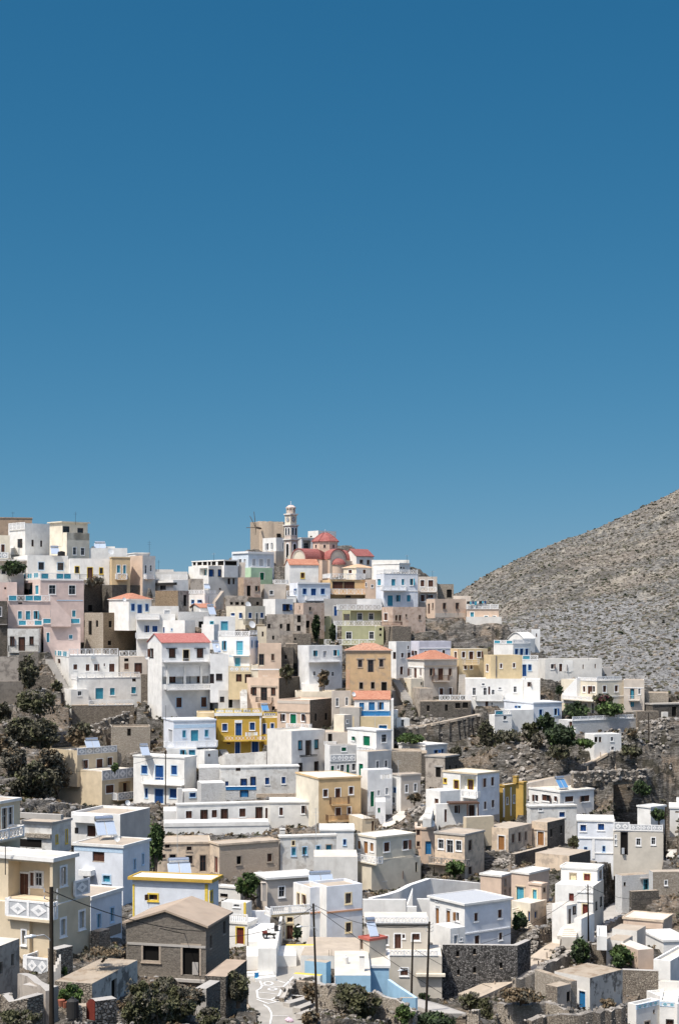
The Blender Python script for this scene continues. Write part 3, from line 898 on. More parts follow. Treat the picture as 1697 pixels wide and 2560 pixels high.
V 410 530 578 1180 1420 338 50 white f
H house|house|white house with turquoise panelled doors and blue shaded side in the centre
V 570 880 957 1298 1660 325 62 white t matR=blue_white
d L ap 750 1343 813 1478
d L ap 735 1508 787 1600
w L tp 625 1342 652 1430
w R bp 897 1337 910 1405, 930 1337 944 1405
r L l .08 572 1245 878 1292
r R l .08 882 1240 955 1285
r L p .9 702 1435 872 1480
b L paint_paleblue .04 680 1482 878 1496
n 560 1395 322 .4
H house|house|salmon plaster house with dark door right of the white house with turquoise doors
V 958 962 1188 1368 1660 318 8 peach f roof=roof_sand
d R ks 970 1470 1020 1590
w R ns 1092 1470 1118 1530
H ruin|ruin|big taupe ruined house with small black windows in the upper middle
V 1040 1045 1310 1080 1400 345 6 worn_plaster f
w R v- 1055 1175 1083 1220, 1175 1175 1197 1222, 1100 1290 1120 1330
d R v- 1240 1172 1275 1248
V 1308 1312 1430 1082 1290 343 6 worn_plaster f up=1
w R v- 1345 1088 1380 1160, 1340 1190 1378 1245
r R g .9 1180 1245 1370 1280
V 1300 1302 1480 1270 1400 340 6 stone t
w R v- 1315 1310 1335 1335
H house|house|brown weathered house with slit window below the white villa with deep blue shutters
V 1315 1405 1610 970 1200 360 30 mottled f
w R ks 1460 1010 1482 1045
d R v- 1430 1143 1468 1225
w L v- 1362 1000 1372 1035
H ruin|ruin|narrow black stained stone ruin between the salmon house and white balcony house
V 1188 1192 1306 1405 1680 322 6 stone_dark f
w R v- 1222 1480 1245 1520
V 1230 1232 1345 1370 1430 326 6 stone t
H house|house|white house with pipe rail balcony left of the crumbling ochre house
V 1350 1460 1783 1388 1780 318 28 white_shade f
w R tw 1505 1435 1547 1495, 1697 1430 1735 1490
d R ew 1597 1440 1632 1500
r R p 1.0 1462 1490 1778 1545
w R kw 1680 1645 1705 1685, 1500 1640 1525 1680
T 800 1260
H house|house|white house with red sloping roof on the skyline right of the church apse
V 235 355 522 508 640 440 40 white g:1.9:u roof=tile_red
w R ns 390 548 418 580, 460 550 483 592
H house|house|small pavilion with pale terracotta hip roof right of the church
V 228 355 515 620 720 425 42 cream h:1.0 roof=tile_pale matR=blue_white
w L nw 278 645 312 680
w R nw 420 643 447 682
H house|house|long ochre yellow house with two lattice balconies and brown shutters below the church
V 5 98 445 740 930 405 15 honey t
r R l .3 100 682 440 735
r L l .08 25 688 96 730
d R nk 126 765 222 830, 236 765 332 830
r R l 1.4 108 830 566 882
w R k- 250 895 300 918
V 440 442 562 740 930 407 14 peach f up=1
w R nw 428 772 455 810
w R kw 500 790 520 820
H house|house|large white villa with turquoise shutters and two lattice balconies on the upper right
V 546 625 958 683 1010 380 20 blue_white t
r R l .08 627 642 956 683
r L l .08 550 648 623 685
w R tw 797 735 825 795, 878 732 910 795, 750 892 788 957, 848 892 885 957
d R tw 697 735 738 800, 660 895 712 998
r R l 1.1 612 800 845 842
w L tw 560 735 595 797
b R paint_white .08 612 846 956 856
H house|house|white flat roofed houses cap on the skyline behind the turquoise shuttered villa
V 520 775 880 580 660 408 50 white s
w R k- 785 615 800 632, 812 618 826 634
V 500 505 872 548 640 420 8 off_white f
H house|house|modern greige house with four brown white framed windows on the right skyline
V 955 960 1145 712 1010 392 8 taupe f
w R nw 982 745 1020 808, 985 890 1022 955, 1058 890 1108 922
d R nw 1058 745 1108 810
r R l .9 978 812 1135 858
H stone_house|stone house|square weathered stone hut at the right end of the skyline
V 1143 1150 1308 785 940 402 10 stone_light f
d R v- 1240 838 1288 918
H house|house|low peach house with brown slit windows standing on the bare rock at upper right
V 1040 1125 1425 930 1115 375 25 peach f
w R ns 1203 970 1232 1028, 1328 968 1358 1028
d L ns 1056 978 1074 1075
w L ns 1096 972 1110 1025
b R taupe .04 1126 1068 1424 1112
V 1300 1302 1475 900 1000 384 12 taupe f
H house|house|small white and peach house with baluster roof terrace at the foot of the mountain
V 1428 1430 1748 1030 1130 372 6 peach t
r R b .2 1432 982 1745 1030
w R tw 1470 1060 1505 1105, 1695 1098 1722 1135
d R tw 1606 1096 1642 1158
V 1426 1428 1775 1105 1165 370 6 off_white t
H house|house|grey plaster house with a blue door above the olive green house
V 32 36 602 928 1110 372 6 grey_plaster f roof=roof_sand
d R bw 135 1000 168 1095
w R ks 0 1010 28 1085
b R white_shade .03 360 930 600 985 parapet
H house|house|olive green house with white balcony rails over three floors
V 215 300 602 1038 1200 361 14 olive t
w R kw 368 1070 412 1135, 478 1070 522 1132
w L k- 228 1078 290 1140
r R l 1.2 182 985 600 1038
r R l 1.4 152 1145 605 1192
V 205 212 545 1192 1390 357 8 olive t
w R kw 255 1255 308 1322, 482 1252 525 1322
r R l 1.1 50 1326 550 1378
y R paint_white 1.1 .25 160 1192 1330 545 1192 1330
V 540 542 622 1200 1390 355 10 olive t
w R v- 578 1215 605 1240, 580 1270 600 1295
H house|house|small pale green house with white window left of the olive green house
V -15 -10 108 1098 1400 366 6 olive f
w R kw 20 1195 45 1240
w R k- 40 1100 60 1120
H house|house|blotchy peach and brown house on a stone base above the rock face
V 605 712 1030 1008 1230 352 20 mottled f
w R ns 735 1090 758 1142, 770 1088 795 1145, 965 1088 985 1132, 835 1080 850 1105
w L nw 625 1070 660 1140
r R w .9 612 1155 800 1188
V 622 705 890 1200 1340 349 16 stone t
H house|house|pale blue villa with deep blue shutters and small lattice balcony in the upper middle
T 400 1260
V 1270 1350 1668 772 960 395 25 blue_white f
w R bp 1398 828 1437 885, 1575 828 1615 885
d R bp 1480 828 1530 896
w L bp 1330 830 1342 890
r R l 1.0 1445 900 1650 942
b R paint_white .2 1350 768 1664 782 cornice
V 1235 1240 1335 905 960 392 5 white t
r R l .08 1242 850 1330 905
T 800 1600
H house|house|pinkish white house with small brown shutters behind the red hip roof
V 670 745 890 15 370 330 35 white f
w R nw 855 55 872 90, 793 127 818 172, 855 122 886 180
d R nw 782 260 812 338
w L k- 712 118 742 185
V 885 968 1282 12 210 332 20 lilac f
w R nw 1020 105 1048 150, 1100 100 1145 150, 1196 98 1224 158
w L nw 920 105 950 150
b R paint_white .08 968 78 1280 88
H house|house|big crumbling ochre house with old tiled hip roof and dark empty windows
V 248 252 695 100 520 300 4 ochre_worn h:1.5 roof=tile_old fas=trim_stone
w R ks 372 195 412 265, 580 190 618 262
d R ks 468 195 522 315
w R vs 385 415 420 480, 498 412 533 478
d R vs 600 412 652 502
b R trim_stone .14 355 176 428 188 lintel
b R trim_stone .14 452 180 538 192 lintel
b R trim_stone .14 565 172 636 184 lintel
b R trim_stone .06 252 102 694 124 cornice
b R tile_pale .04 254 290 290 480 quoin
H house|house|taupe house with red tiled hip roof and little brown wooden balcony
V 860 1018 1340 190 548 305 28 taupe h:1.9 roof=tile matL=off_white
w L nw 878 278 892 350, 975 278 992 350
d L nw 918 275 946 374
w R ns 1072 278 1102 348, 1258 278 1288 348
d R ns 1155 278 1205 392
r R w 1.0 1122 348 1268 402
w R nw 1262 470 1290 535
d R nw 1168 472 1205 540
b R trim_stone .12 1018 250 1340 262 cornice
b L paint_white .12 860 255 1016 265 cornice
V 775 890 1005 378 590 303 30 cream t
w L kc 828 418 843 455
w R v- 985 412 1002 442
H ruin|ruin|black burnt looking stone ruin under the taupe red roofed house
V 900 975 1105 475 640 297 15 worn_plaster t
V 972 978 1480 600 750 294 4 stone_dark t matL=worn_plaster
w R v- 1045 640 1070 700, 1322 618 1372 672, 1395 612 1447 668
d R v- 1222 632 1250 695
r R l .08 1165 538 1478 590
V 700 704 797 505 640 306 6 taupe t
H house|house|pale yellow villa with white pipe balcony right of the red hip roof
V 1275 1358 1640 85 385 312 22 pale_yellow t
w R nw 1388 115 1420 172, 1537 112 1575 168
d R nw 1457 112 1500 188
r R p 1.0 1420 190 1555 240
w R nw 1408 248 1435 285, 1468 245 1492 285
w L nw 1313 115 1338 175
r R g .08 1310 28 1638 62
H house|house|cream yellow blank walled house with a stained drainpipe right of the yellow villa
T 1200 1600
V 35 105 410 150 395 305 10 pale_yellow f roof=roof_cream
w R nw 192 230 215 275, 318 225 342 270
w L nw 56 240 80 308
b R concrete_dark .09 150 152 162 370 drainpipe
H chapel|chapel|white barrel vaulted chapel house with blue doors at the foot of the mountain
T 1200 1260
V 495 498 585 1232 1450 350 5 white_shade f
w R k- 543 1268 555 1300
V 270 430 535 1325 1420 344 35 white v:1.5:u roof=roof_white
V 130 320 492 1368 1520 332 35 white t
r L t .08 132 1332 318 1368
r R l .08 322 1330 490 1366
w R bp 338 1420 370 1475, 440 1418 470 1478
d R bp 388 1418 420 1490
T 1200 1600
V 404 408 570 195 390 322 8 white t
r R t .08 408 150 565 192
d R bp 412 240 450 355
w R bp 468 240 500 298
H house|house|long off white house with five small brown windows below the scree slope
V 570 635 1190 185 380 315 12 off_white f
w R nw 690 235 720 282, 850 240 880 305
d R nw 770 232 802 308
w R n- 1000 240 1012 280, 1118 235 1130 275
b R white .06 815 200 905 310 panel
H house|house|tiny grey house end peeping out beside the long off white house
V 1190 1192 1285 270 370 322 4 grey_plaster f
w R v- 1215 335 1235 350
H house|house|tall white house with scattered small brown windows beneath the cream yellow wall
V -152 -148 420 378 640 302 5 white f
w R kw -75 468 -45 540, 30 468 62 540, 15 425 42 445, 325 455 355 512, 178 465 205 482, 112 488 138 535, 105 612 122 648
d R nw 76 455 96 535
d R nw 48 598 78 692
r R s .6 -40 540 215 590
V 418 422 585 385 600 299 5 white f
w R n- 460 412 490 455
H house|house|white house with bright blue shutters and broad pale roof above the fig trees
V 232 520 797 614 870 286 26 blue_white s roof=roof_white
w R bp 575 680 607 748, 723 672 753 738
w L bp 362 645 395 668
d L bp 402 700 437 770
w L bp 475 692 508 764
V 235 300 522 685 790 283 20 white t up=1
V 85 140 310 735 910 280 20 white t
r R t .08 142 690 305 735
w R kw 225 742 258 782
V 315 320 540 770 900 284 16 white t
H house|house|cream villa with long lattice roof terrace and garden balcony on the right
V 790 1142 1412 400 715 296 30 cream t
r R l .08 1144 358 1382 396
r L l .08 958 362 1140 396
w R nw 1200 448 1232 510, 1315 445 1347 505
w L nw 1003 452 1028 508, 1098 452 1123 508
d L nw 1050 450 1078 528
d L nw 903 458 932 530
r L l 1.6 800 538 1180 575
z L paint_white 1.0 945 372 800 525
d L kw 1088 620 1112 740
w L kw 910 630 960 690, 1015 620 1045 660
b R paint_white .08 1144 552 1410 560
H house|house|taupe house with green shutters at the right end of the village row
V 1398 1402 1605 392 700 299 8 taupe f
d R tk 1472 482 1500 576
w R kw 1545 475 1568 530
r R p .9 1455 545 1555 588
w R t- 1472 608 1505 655
b R paint_white .05 1402 464 1603 472
H stone_wall|retaining wall|long rough whitewashed garden wall with dark railing below the cream villa
V 765 900 1532 790 915 276 30 stone_white t
r R l .08 902 752 1500 795
d L n- 868 795 900 855
z R white 1.2 930 860 1010 960
H house|house|small white cottage with dark doors on the rocks below the long garden wall
V 1020 1115 1380 925 1090 262 20 white f
w R kw 1275 950 1302 990, 1280 1045 1308 1078
w R k- 1160 950 1185 1000
d R v- 1112 950 1148 1002
H stone_house|stone house|dark stone hut with flat slab roof and blue panel at the right edge
T 1397 1560 5.227
V 1130 1220 1700 1045 1220 292 20 stone_dark s roof=roof_cream fas=concrete
d R v- 1470 1080 1530 1205
V 1110 1112 1425 900 1020 300 8 stone_light t
H stone_wall|stone wall|crumbling stone field wall below the taupe house at the right
V 1012 1020 1300 1140 1290 286 12 stone t
V 1340 1350 1420 1150 1230 284 10 off_white t
T 400 1600
H house|house|white house with pale blue wash, turquoise windows and lattice balcony in the centre
V 38 135 548 788 1075 290 20 blue_white s roof=roof_white
b R paint_paleblue .025 140 832 545 865
w R tp 222 885 255 955, 440 880 475 948
d R tw 303 882 378 995
d L ew 85 878 125 1000
r R l 1.5 65 998 560 1055
V 68 72 362 1062 1170 287 6 white t
w R tp 200 1078 243 1135, 285 1078 345 1138
V 352 438 572 1085 1260 281 40 white f
w R k- 473 1115 495 1140
H house|house|bright yellow house with blue doors and yellow lattice balconies in the centre
V 535 562 1000 745 1125 298 6 yellow t roof=roof_cream
b R paint_white .25 537 716 1000 745 cornice
r R y .2 540 675 990 716
w R bw 612 820 660 890, 880 808 930 882
d R bw 740 815 800 940
b R paint_white .1 732 785 808 812 pediment
r R y 1.4 620 938 1050 988
d R bw 738 1000 785 1118, 900 995 965 1110
w R k- 655 1005 690 1020
y R paint_white .06 .35 985 748 1000
V 1000 1004 1150 762 1020 300 6 yellow t up=1
r R y .08 1004 708 1145 750
w R bw 1085 815 1118 865
d R bw 1003 822 1040 922
V 358 362 532 712 800 303 6 pale_yellow f
z R white 1.0 570 1020 650 1120
H house|house|peach house with black iron balcony and dark stone side in the centre
V 850 1165 1388 372 690 312 64 peach f matR=stone_dark
w L nk 908 468 942 532, 1093 468 1127 532
d L kk 993 470 1045 592
r L i .9 940 560 1082 610
b L trim_stone .15 890 443 1148 460 lintel
w L v- 1095 650 1128 690
H house|house|pale yellow house with white patterned parapet between white balcony house and cream wall
V 670 674 892 312 450 316 6 pale_yellow t
r R c .06 674 258 888 310
d R nk 752 340 795 408, 838 340 888 422
H house|house|cream house with white moulded bands above the peach house with iron balcony
V 888 892 1188 245 390 318 6 cream f
b R paint_white .12 892 282 1186 294 cornice
w R kw 1015 305 1048 345
V 1188 1190 1300 240 370 321 14 stone_dark t
w R v- 1285 285 1315 340
H house|house|broad peach house with green centre door and grey stone side wall
V 1148 1468 1685 588 890 292 62 peach f matR=stone
b L taupe .05 1150 592 1466 618 parapet
b L trim_stone .15 1150 695 1466 706 cornice
w L nw 1197 725 1228 795, 1385 725 1418 795
d L gw 1277 725 1335 820
w R v- 1518 720 1537 795, 1616 715 1640 785
r L l .5 1240 815 1470 860
H house|house|cream flat house with long low roof behind the broad peach house
V 1318 1325 1720 505 610 308 12 cream f roof=roof_cream
V 1385 1392 1560 430 540 313 10 white f
H house|house|large pale house with blank sunlit wall, dark green shutters in its grey facade
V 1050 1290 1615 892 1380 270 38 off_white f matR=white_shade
d R kk 1430 988 1475 1132
w R tk 1358 990 1387 1070, 1517 980 1547 1060
w R kk 1360 1210 1390 1285, 1515 1195 1547 1275
r R i .1 1370 1130 1540 1150
H house|house|long whitewashed house with blue gate, its pale roof stretching below the yellow house
V 583 597 1360 1245 1545 262 10 white_worn s roof=roof_white fas=white
w R k- 743 1240 790 1282
w R bw 1030 1348 1072 1415, 1192 1340 1230 1408
d R bk 795 1365 847 1440, 892 1345 933 1428
w R b- 640 1385 672 1440
V 375 382 592 1250 1440 267 22 stone_white t
V 365 405 642 1405 1600 256 14 stone_white t
V 640 644 948 1468 1560 254 10 stone_white t
r R u .08 645 1438 945 1470
d R lk 790 1435 862 1540
b R stone_sand .3 945 1508 1355 1545 kerb
H house|house|white house with vivid blue doors and pipe rail, solar heater standing on its roof
V -258 240 358 1152 1620 272 64 white s roof=roof_white
w L bp -180 1230 -122 1310, 112 1230 168 1318
d L bp -45 1230 35 1372
r L p 1.1 -190 1335 215 1402
w L bp 95 1460 172 1548, -145 1455 -118 1545
d L bp -50 1460 35 1600
H house|house|small white shed with blue shutter and chimney below the vivid blue doored house
T 400 1940
V 180 238 400 150 330 262 20 white t
w R bp 292 165 352 208
y R white .2 .9 198 120 300
V 30 36 170 345 500 243 6 white t
H house|house|long low white house with a row of brown doors and shutters and bright roof
V 160 172 1078 278 520 240 14 white s roof=roof_white
w R nw 255 342 315 415, 508 332 560 408, 778 318 840 400
d R nk 403 337 462 460, 603 328 660 452, 942 310 998 430
w R nw 1032 312 1056 420
b R trim_orange .02 470 425 940 455
V 1070 1078 1512 255 505 239 15 off_white s roof=roof_white
w R nw 1170 308 1205 385, 1385 290 1420 368
V 36 42 1075 478 580 233 8 white t
r R s .1 44 462 1070 500
d R nk 120 360 170 465
H house|house|honey yellow house with brown wooden balcony and long brown terrace rail
T 800 1940
V -235 -14 400 22 460 236 22 honey s roof=roof_cream matL=cream
w R nw 32 132 75 203, 283 105 325 178
d R nw 150 120 200 208
r R w 1.0 122 210 285 282
d R nw 152 310 203 388
w R nw 268 305 302 372
r R w 1.5 95 385 410 445
V 400 412 530 420 560 232 20 beige t
d R n- 505 440 540 540
r R w .2 432 355 525 430
H house|house|grey white narrow house with green door and washing line beside the honey yellow house
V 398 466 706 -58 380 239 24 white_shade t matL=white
w R ew 560 140 585 192, 640 115 668 180
d R gw 492 150 530 300
V 535 540 640 255 400 234 14 white_shade t
d R g- 565 312 588 362
T 800 1600
H house|house|grey and white house with green doors and lozenge plaster panels
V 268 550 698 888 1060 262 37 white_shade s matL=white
d L gw 422 940 488 1035
w L gw 308 945 343 985
w R kw 602 925 650 1000
r L o .3 357 1042 545 1100
r R o .3 552 1042 555 1100
V 355 467 698 1095 1330 258 40 grey_white t matL=white
d L gw 380 1212 422 1325
w R kw 550 1188 575 1255, 633 1180 660 1245
V 45 95 356 1035 1330 260 16 grey_white f matL=white
w R gw 210 1052 257 1090
r R o .12 100 1125 350 1192
d R gw 107 1232 138 1312, 258 1218 287 1318
w R kw 200 1222 235 1290, 312 1212 347 1278, 168 1228 188 1265
H house|house|white house with bright turquoise shutters under an orange tiled roof over yellow wall
V 330 334 682 582 720 285 6 white g:1.5:u roof=tile
w R lw 383 612 432 684, 578 608 624 684
d R lw 475 608 535 690
n 330 530 286 .5
r R u .9 345 697 680 748
V 314 320 692 748 900 282 6 pale_yellow t
w R lw 575 835 655 870
V 690 694 719 585 1080 281 10 white t
H house|house|cream and beige house corner with small balcony left of the orange tiled roof
V 135 235 312 735 1030 274 45 cream t matR=taupe
w R kw 258 783 275 815
w L n- 178 915 210 955
V 45 50 270 905 1060 272 10 taupe t
d R v- 78 918 118 995
r R l .8 48 995 150 1030
V 112 124 302 500 740 292 10 taupe f
w R kw 155 570 180 648, 250 562 273 640
V 130 190 385 660 760 283 -14 concrete t
H house|house|small grey house with two dark arched windows and red bush by the path
V 706 790 982 1322 1660 240 30 taupe s roof=roof_sand matL=white
w R kw 833 1420 860 1492, 920 1408 945 1480
d L bp 715 1445 745 1500
w L kw 708 1540 730 1600
T 800 1600
H stone_ruin|ruin|collapsed rubble stone house with fallen walls right of the green doored house
V 695 702 990 1092 1340 264 12 stone_light t roof=roof_earth
V 985 990 1045 1110 1350 262 10 stone_dark t
H stone_house|stone house|roofed weathered stone house with dark doorway above the rubble heap
V 1030 1222 1358 1142 1480 256 55 worn_plaster s roof=roof_sand fas=concrete matR=stone_dark
d L v- 1130 1245 1180 1345
b L concrete .1 1115 1225 1200 1242 lintel
w R v- 1262 1230 1280 1300, 1325 1225 1340 1290
H house|house|long low white house with pale roof and two blue doors on the rocks
V 768 1030 1242 1032 1130 272 42 white s roof=roof_white
w R bp 1115 1078 1155 1112, 1185 1070 1210 1114
H house|house|tiny white shed with one dark door beside the path under the ruin
V 712 752 876 768 870 286 20 white f
d R kw 792 780 823 846
V 714 718 762 698 870 287 6 white t
T 1200 1940
H house|house|white three floor house with ochre framed brown doors and loggia balcony
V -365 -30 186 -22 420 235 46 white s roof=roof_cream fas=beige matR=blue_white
w L ny -258 42 -212 125, -358 25 -330 66
p L 1.2 -195 -5 -40 140
d P ny -120 38 -68 145
r L l .9 -192 138 -40 200
w R nw 28 22 60 108, 105 10 135 95, 35 250 60 325, 110 235 137 308
b R concrete .04 -10 400 184 500
T 800 1940
V 1035 1175 1372 150 330 228 32 white t
w L n- 1118 222 1158 268
V 1125 1137 1530 275 470 226 8 white t
d R nw 1215 325 1240 452
w R nw 1313 288 1350 364
b R rail_brown 2.2 1265 262 1560 278 pergola
y R rail_brown 2.2 .2 1445 275 400 1545 275 400
d R nw 1455 280 1512 402
V 1400 1430 1700 405 520 222 22 beige t
H house|house|ochre house with white corner pilasters squeezed beside the white three floor house
T 1200 1940
V 183 235 356 92 455 240 48 ochre s roof=roof_cream
w R kw 255 210 272 275, 320 188 337 262
b R paint_white .08 226 122 240 405
b R paint_white .08 296 110 306 390
V 348 420 452 62 380 237 52 ochre s roof=roof_cream
k 355 2 378 45 1
H house|house|white house with brown shutters and twin solar panels above the striped rock slope
V 452 780 1112 152 410 244 35 white s roof=roof_cream
w L nw 452 190 480 245, 533 185 567 248, 602 183 680 245, 720 198 752 248
w R nw 828 198 912 252, 988 190 1070 250
H house|house|tall blank whitewashed block with one bright blue window below the solar panel house
V 455 490 942 297 660 232 10 white_worn s roof=roof_white
w R bw 772 352 828 402
w R kw 573 318 608 338
H house|house|pair of old beige cottages with brown double doors and concrete roofs on the right
V 42 275 505 515 740 222 55 beige t matL=worn_beige matR=worn_beige roof=roof_sand
d L yw 175 585 238 725
w R ns 308 570 335 655, 372 552 398 640, 435 545 455 630
V 500 655 826 455 710 226 55 worn_beige t matR=stone_dark roof=roof_sand
d L yw 560 545 622 678
w R v- 685 520 705 600, 783 485 803 565
b L trim_stone .12 505 518 655 528 cornice
H house|house|brown weathered house with bluish glazed doors and lattice balcony near the right centre
T 800 1940
V 1122 1415 1605 575 1000 215 55 worn_beige s roof=roof_sand fas=concrete
w L kw 1157 622 1208 712, 1330 635 1382 730
d L kw 1240 628 1300 752
r L g 1.3 1068 790 1412 850
w R ks 1450 628 1485 730, 1450 890 1485 965
V 986 992 1122 512 850 222 12 peach s roof=roof_sand
d R ls 1030 640 1088 768
V 930 935 992 510 700 224 12 peach s
d R ks 945 520 975 580
w R ks 945 640 975 690
n 1098 462 222 .6
T 1200 1940
H house|house|low flat roofed beige house sunk behind a dark stone wall
V 538 870 1078 782 920 212 55 worn_beige t roof=roof_sand matR=stone_dark
H stone_wall|stone wall|dark stepped stone yard wall below the old beige cottages
V 330 340 656 765 880 216 55 stone_dark t roof=roof_sand
H house|house|white house with white bands and open blue shutters left of the greige house
V 945 950 1304 432 830 222 6 blue_white s roof=roof_white fas=white
w R bw 978 478 1035 540, 1150 468 1212 530
w R bp 1015 695 1045 722, 1195 685 1222 742
b R paint_white .12 955 600 1300 614
b R paint_white .1 1095 616 1120 810
b R paint_white .1 1122 750 1298 760
H house|house|greige single floor house with oval medallion parapet at the right
T 1397 1960 5.227
V 704 706 1358 612 960 219 3 greige t
r R or .12 920 528 1354 606
r R or .15 708 498 920 600
w R kw 1007 712 1060 800, 1203 702 1253 790, 728 665 747 715, 728 738 747 795
d R vk 808 600 885 922
b R metal_grey .5 815 840 850 915 air_conditioner
H house|house|white hut with shaded porch half hidden by a small tree at right
V 1020 1195 1390 302 540 232 40 white s
p R 1.5 1215 330 1370 420
w P kt 1268 365 1310 405
H house|house|white house with one slot window cut by the right picture edge
V 1440 1442 1720 305 470 236 4 white s
w R k- 1515 355 1562 372
V 1525 1530 1720 230 320 240 4 white f
H stone_house|stone house|low whitewashed stone cottage with glazed blue door at the right
V 730 820 1165 1200 1440 =240 20 stone_white t roof=roof_earth
w R v- 840 1283 872 1334
d R kt 1108 1250 1168 1382
b R concrete .3 1065 1228 1235 1246 lintel
H stone_house|stone house|long low grey stone house with pipe on its wall at right edge
V 1168 1222 1720 1150 1440 =238 6 stone_white t roof=roof_sand matR=stone_light
w R kw 1375 1260 1410 1322
H stone_wall|stone wall|dark dry stone terrace wall under the whitewashed cottage at right
V 940 945 1300 1405 1520 =232 14 stone_dark t
T 1200 1940
H house|house|large peach house with turquoise doors and white roof on the right
V 0 205 305 978 1260 =238 55 peach s roof=roof_white fas=off_white
w R es 233 1010 252 1070, 233 1115 250 1150, 283 1095 296 1150
V 303 475 672 955 1250 =232 52 peach s roof=roof_white fas=off_white
d L ac 355 1082 427 1230
b L trim_stone .1 340 1072 440 1082 lintel
V 472 597 650 1062 1250 =228 52 peach s roof=roof_cream
d L ac 512 1112 553 1230
w R ks 614 1092 638 1138
V 303 490 652 1250 1490 =225 48 cream t matR=worn_beige
d L bs 468 1328 496 1450
w R bs 530 1328 553 1390
z L cream 1.3 305 1300 465 1490
H house|house|white tall house with red brown doors and stepped entrance on the right
V 788 1145 1200 905 1100 =226 68 white s roof=roof_cream
d L cs 877 955 937 1068
w L rc 1013 957 1075 1025
w R ks 1165 930 1185 1010
b L white .1 795 890 1142 908
V 732 1104 1206 1082 1540 =222 68 white t matR=greige
d L r- 866 1150 915 1228
d L rc 1000 1255 1050 1398
w R nk 1128 1240 1140 1300, 1172 1190 1187 1262
b L paint_white .1 945 1130 1102 1142
b L paint_white .1 945 1222 1102 1232
V 702 845 946 1270 1500 =216 45 white t roof=roof_cream
w R nk 908 1280 930 1345
d R kk 866 1310 880 1450
V 978 988 1116 1400 1560 =210 60 white t roof=roof_cream dep=1
H house|house|greyish cream house with ochre shutters, corner lattice balcony and outer stair
T 800 1940
V 342 548 930 602 1150 =252 38 cream s roof=roof_white matL=off_white
w L yw 365 635 398 715, 490 655 523 738
d L yw 428 640 468 758
n 445 540 254 .5
r L l 1.2 345 757 550 825
w R nw 625 650 680 740, 810 630 862 718, 613 948 650 1020, 808 925 845 1000
b R cream .1 548 824 930 836
d L kw 430 945 475 1082
z L white 1.2 345 760 215 895
V 500 504 986 842 1150 =251.4 37 cream t up=1
w R v- 933 845 953 940
T 400 1940
H house|house|dingy white house with blue shutters and long bright roof in the lower middle
V 1165 1180 1728 592 940 =240 12 white_worn s roof=roof_white fas=off_white
w R kc 1293 635 1320 680
w R tp 1290 705 1330 778, 1400 695 1440 768, 1532 683 1568 755
d R ts 1628 675 1680 788
k 1180 520 1226 575 2 off_white
V 1560 1568 1900 528 780 =252 12 white s roof=roof_white
w R bp 1795 620 1823 676
V 1500 1508 1935 792 960 =232 14 off_white t
H house|house|old beige row house with three dark doors behind the yellow edged roof
V -50 -46 490 657 960 =238 6 worn_beige s roof=roof_sand fas=worn_beige
w R ks 50 660 97 705, 263 690 312 730, 20 768 55 805, 255 780 320 860
d R ks 95 768 157 908, 392 775 452 934
H stone_house|stone house|sandy stone house with brown roof and two small windows in the lower middle
V 490 583 1166 670 960 =235 28 stone_sand s roof=roof_sand fas=worn_beige matL=worn_beige
w R vs 752 785 797 865
w R ns 1052 760 1097 838
d L rs 537 790 565 948
H house|house|taupe plaster house with bright white overhanging roof in the lower middle
V 945 1052 1530 1000 1330 =222 22 taupe s roof=roof_white fas=white ov=.3
w R kw 1165 1085 1222 1185
n 1450 990 224 .6
k 1003 1045 1042 1200 -1 taupe
H house|house|pale blue white house with cream framed windows and an orange floor band
T 800 2160
V -100 65 413 222 800 =206 28 blue_white f roof=roof_sand matL=white
w R kc 248 285 305 385, 252 575 305 665
b R trim_orange .12 70 470 413 486
V -262 -98 70 232 800 =207 28 blue_white f roof=roof_sand matL=white
w R kc 15 305 65 402, 18 595 64 690
d L nc -225 285 -200 405
w L nc -178 300 -140 395
b R trim_orange .12 -96 476 66 490
d L nc -300 600 -240 740
T 400 2160
V 1026 1082 1465 500 522 =202 22 pale_yellow t roof=roof_cream fnd=0 up=1
r R b .1 1084 420 1462 499
r L b .1 1030 418 1080 497
V 1213 1216 1480 505 742 =209 8 off_white t up=1
d R nc 1240 598 1305 738
w R kc 1245 520 1300 568
w R nc 1400 590 1445 700
H house|house|greige house with long lattice roof terrace and red roofed lean-to with solar panel
T 800 2160
V 424 430 1062 570 900 200 14 greige t roof=roof_cream
r R l .15 432 520 1060 580
w R kw 640 702 668 790
d R nw 728 685 792 828
w R nw 900 682 975 745
w R nw 805 688 830 728
b R iron .1 432 596 1058 606
V 648 652 1192 902 1300 196 12 greige t
r R l .08 652 846 1150 898
w R nw 785 1020 860 1092
b R cream .6 940 1080 1225 1105 canopy
V 388 485 646 738 960 188 36 greige s roof=trim_red fas=trim_red
d L ns 395 742 418 838
H wall|garden wall|smooth white terrace wall with zigzag crest and stairs in the lower right centre
V 414 418 842 350 520 =224 6 white t roof=roof_white
V 842 850 945 420 520 =222 10 white t
V 940 946 1120 345 420 =230 4 white t
z R white 3 905 270 850 420
H house|house|white neoclassical house with orange brown doors and little pediments, lower right
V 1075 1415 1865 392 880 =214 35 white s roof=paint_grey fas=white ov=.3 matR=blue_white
d L yw 1130 430 1165 592, 1235 455 1275 617
w L yw 1332 475 1360 557
w R nw 1508 478 1545 560, 1740 447 1780 530, 1750 672 1783 742
d R nw 1512 700 1560 830
w L kw 1132 340 1152 362
b R paint_white .1 1420 680 1862 696
b L paint_grey .08 1128 405 1165 415 pediment
b L paint_grey .08 1232 430 1276 440 pediment
V 1120 1275 1420 632 850 =207 30 white t
w R kw 1368 730 1392 752
d R ew 1310 700 1345 780
H stone_wall|stone wall|big black and grey rubble retaining wall below the white neoclassical house
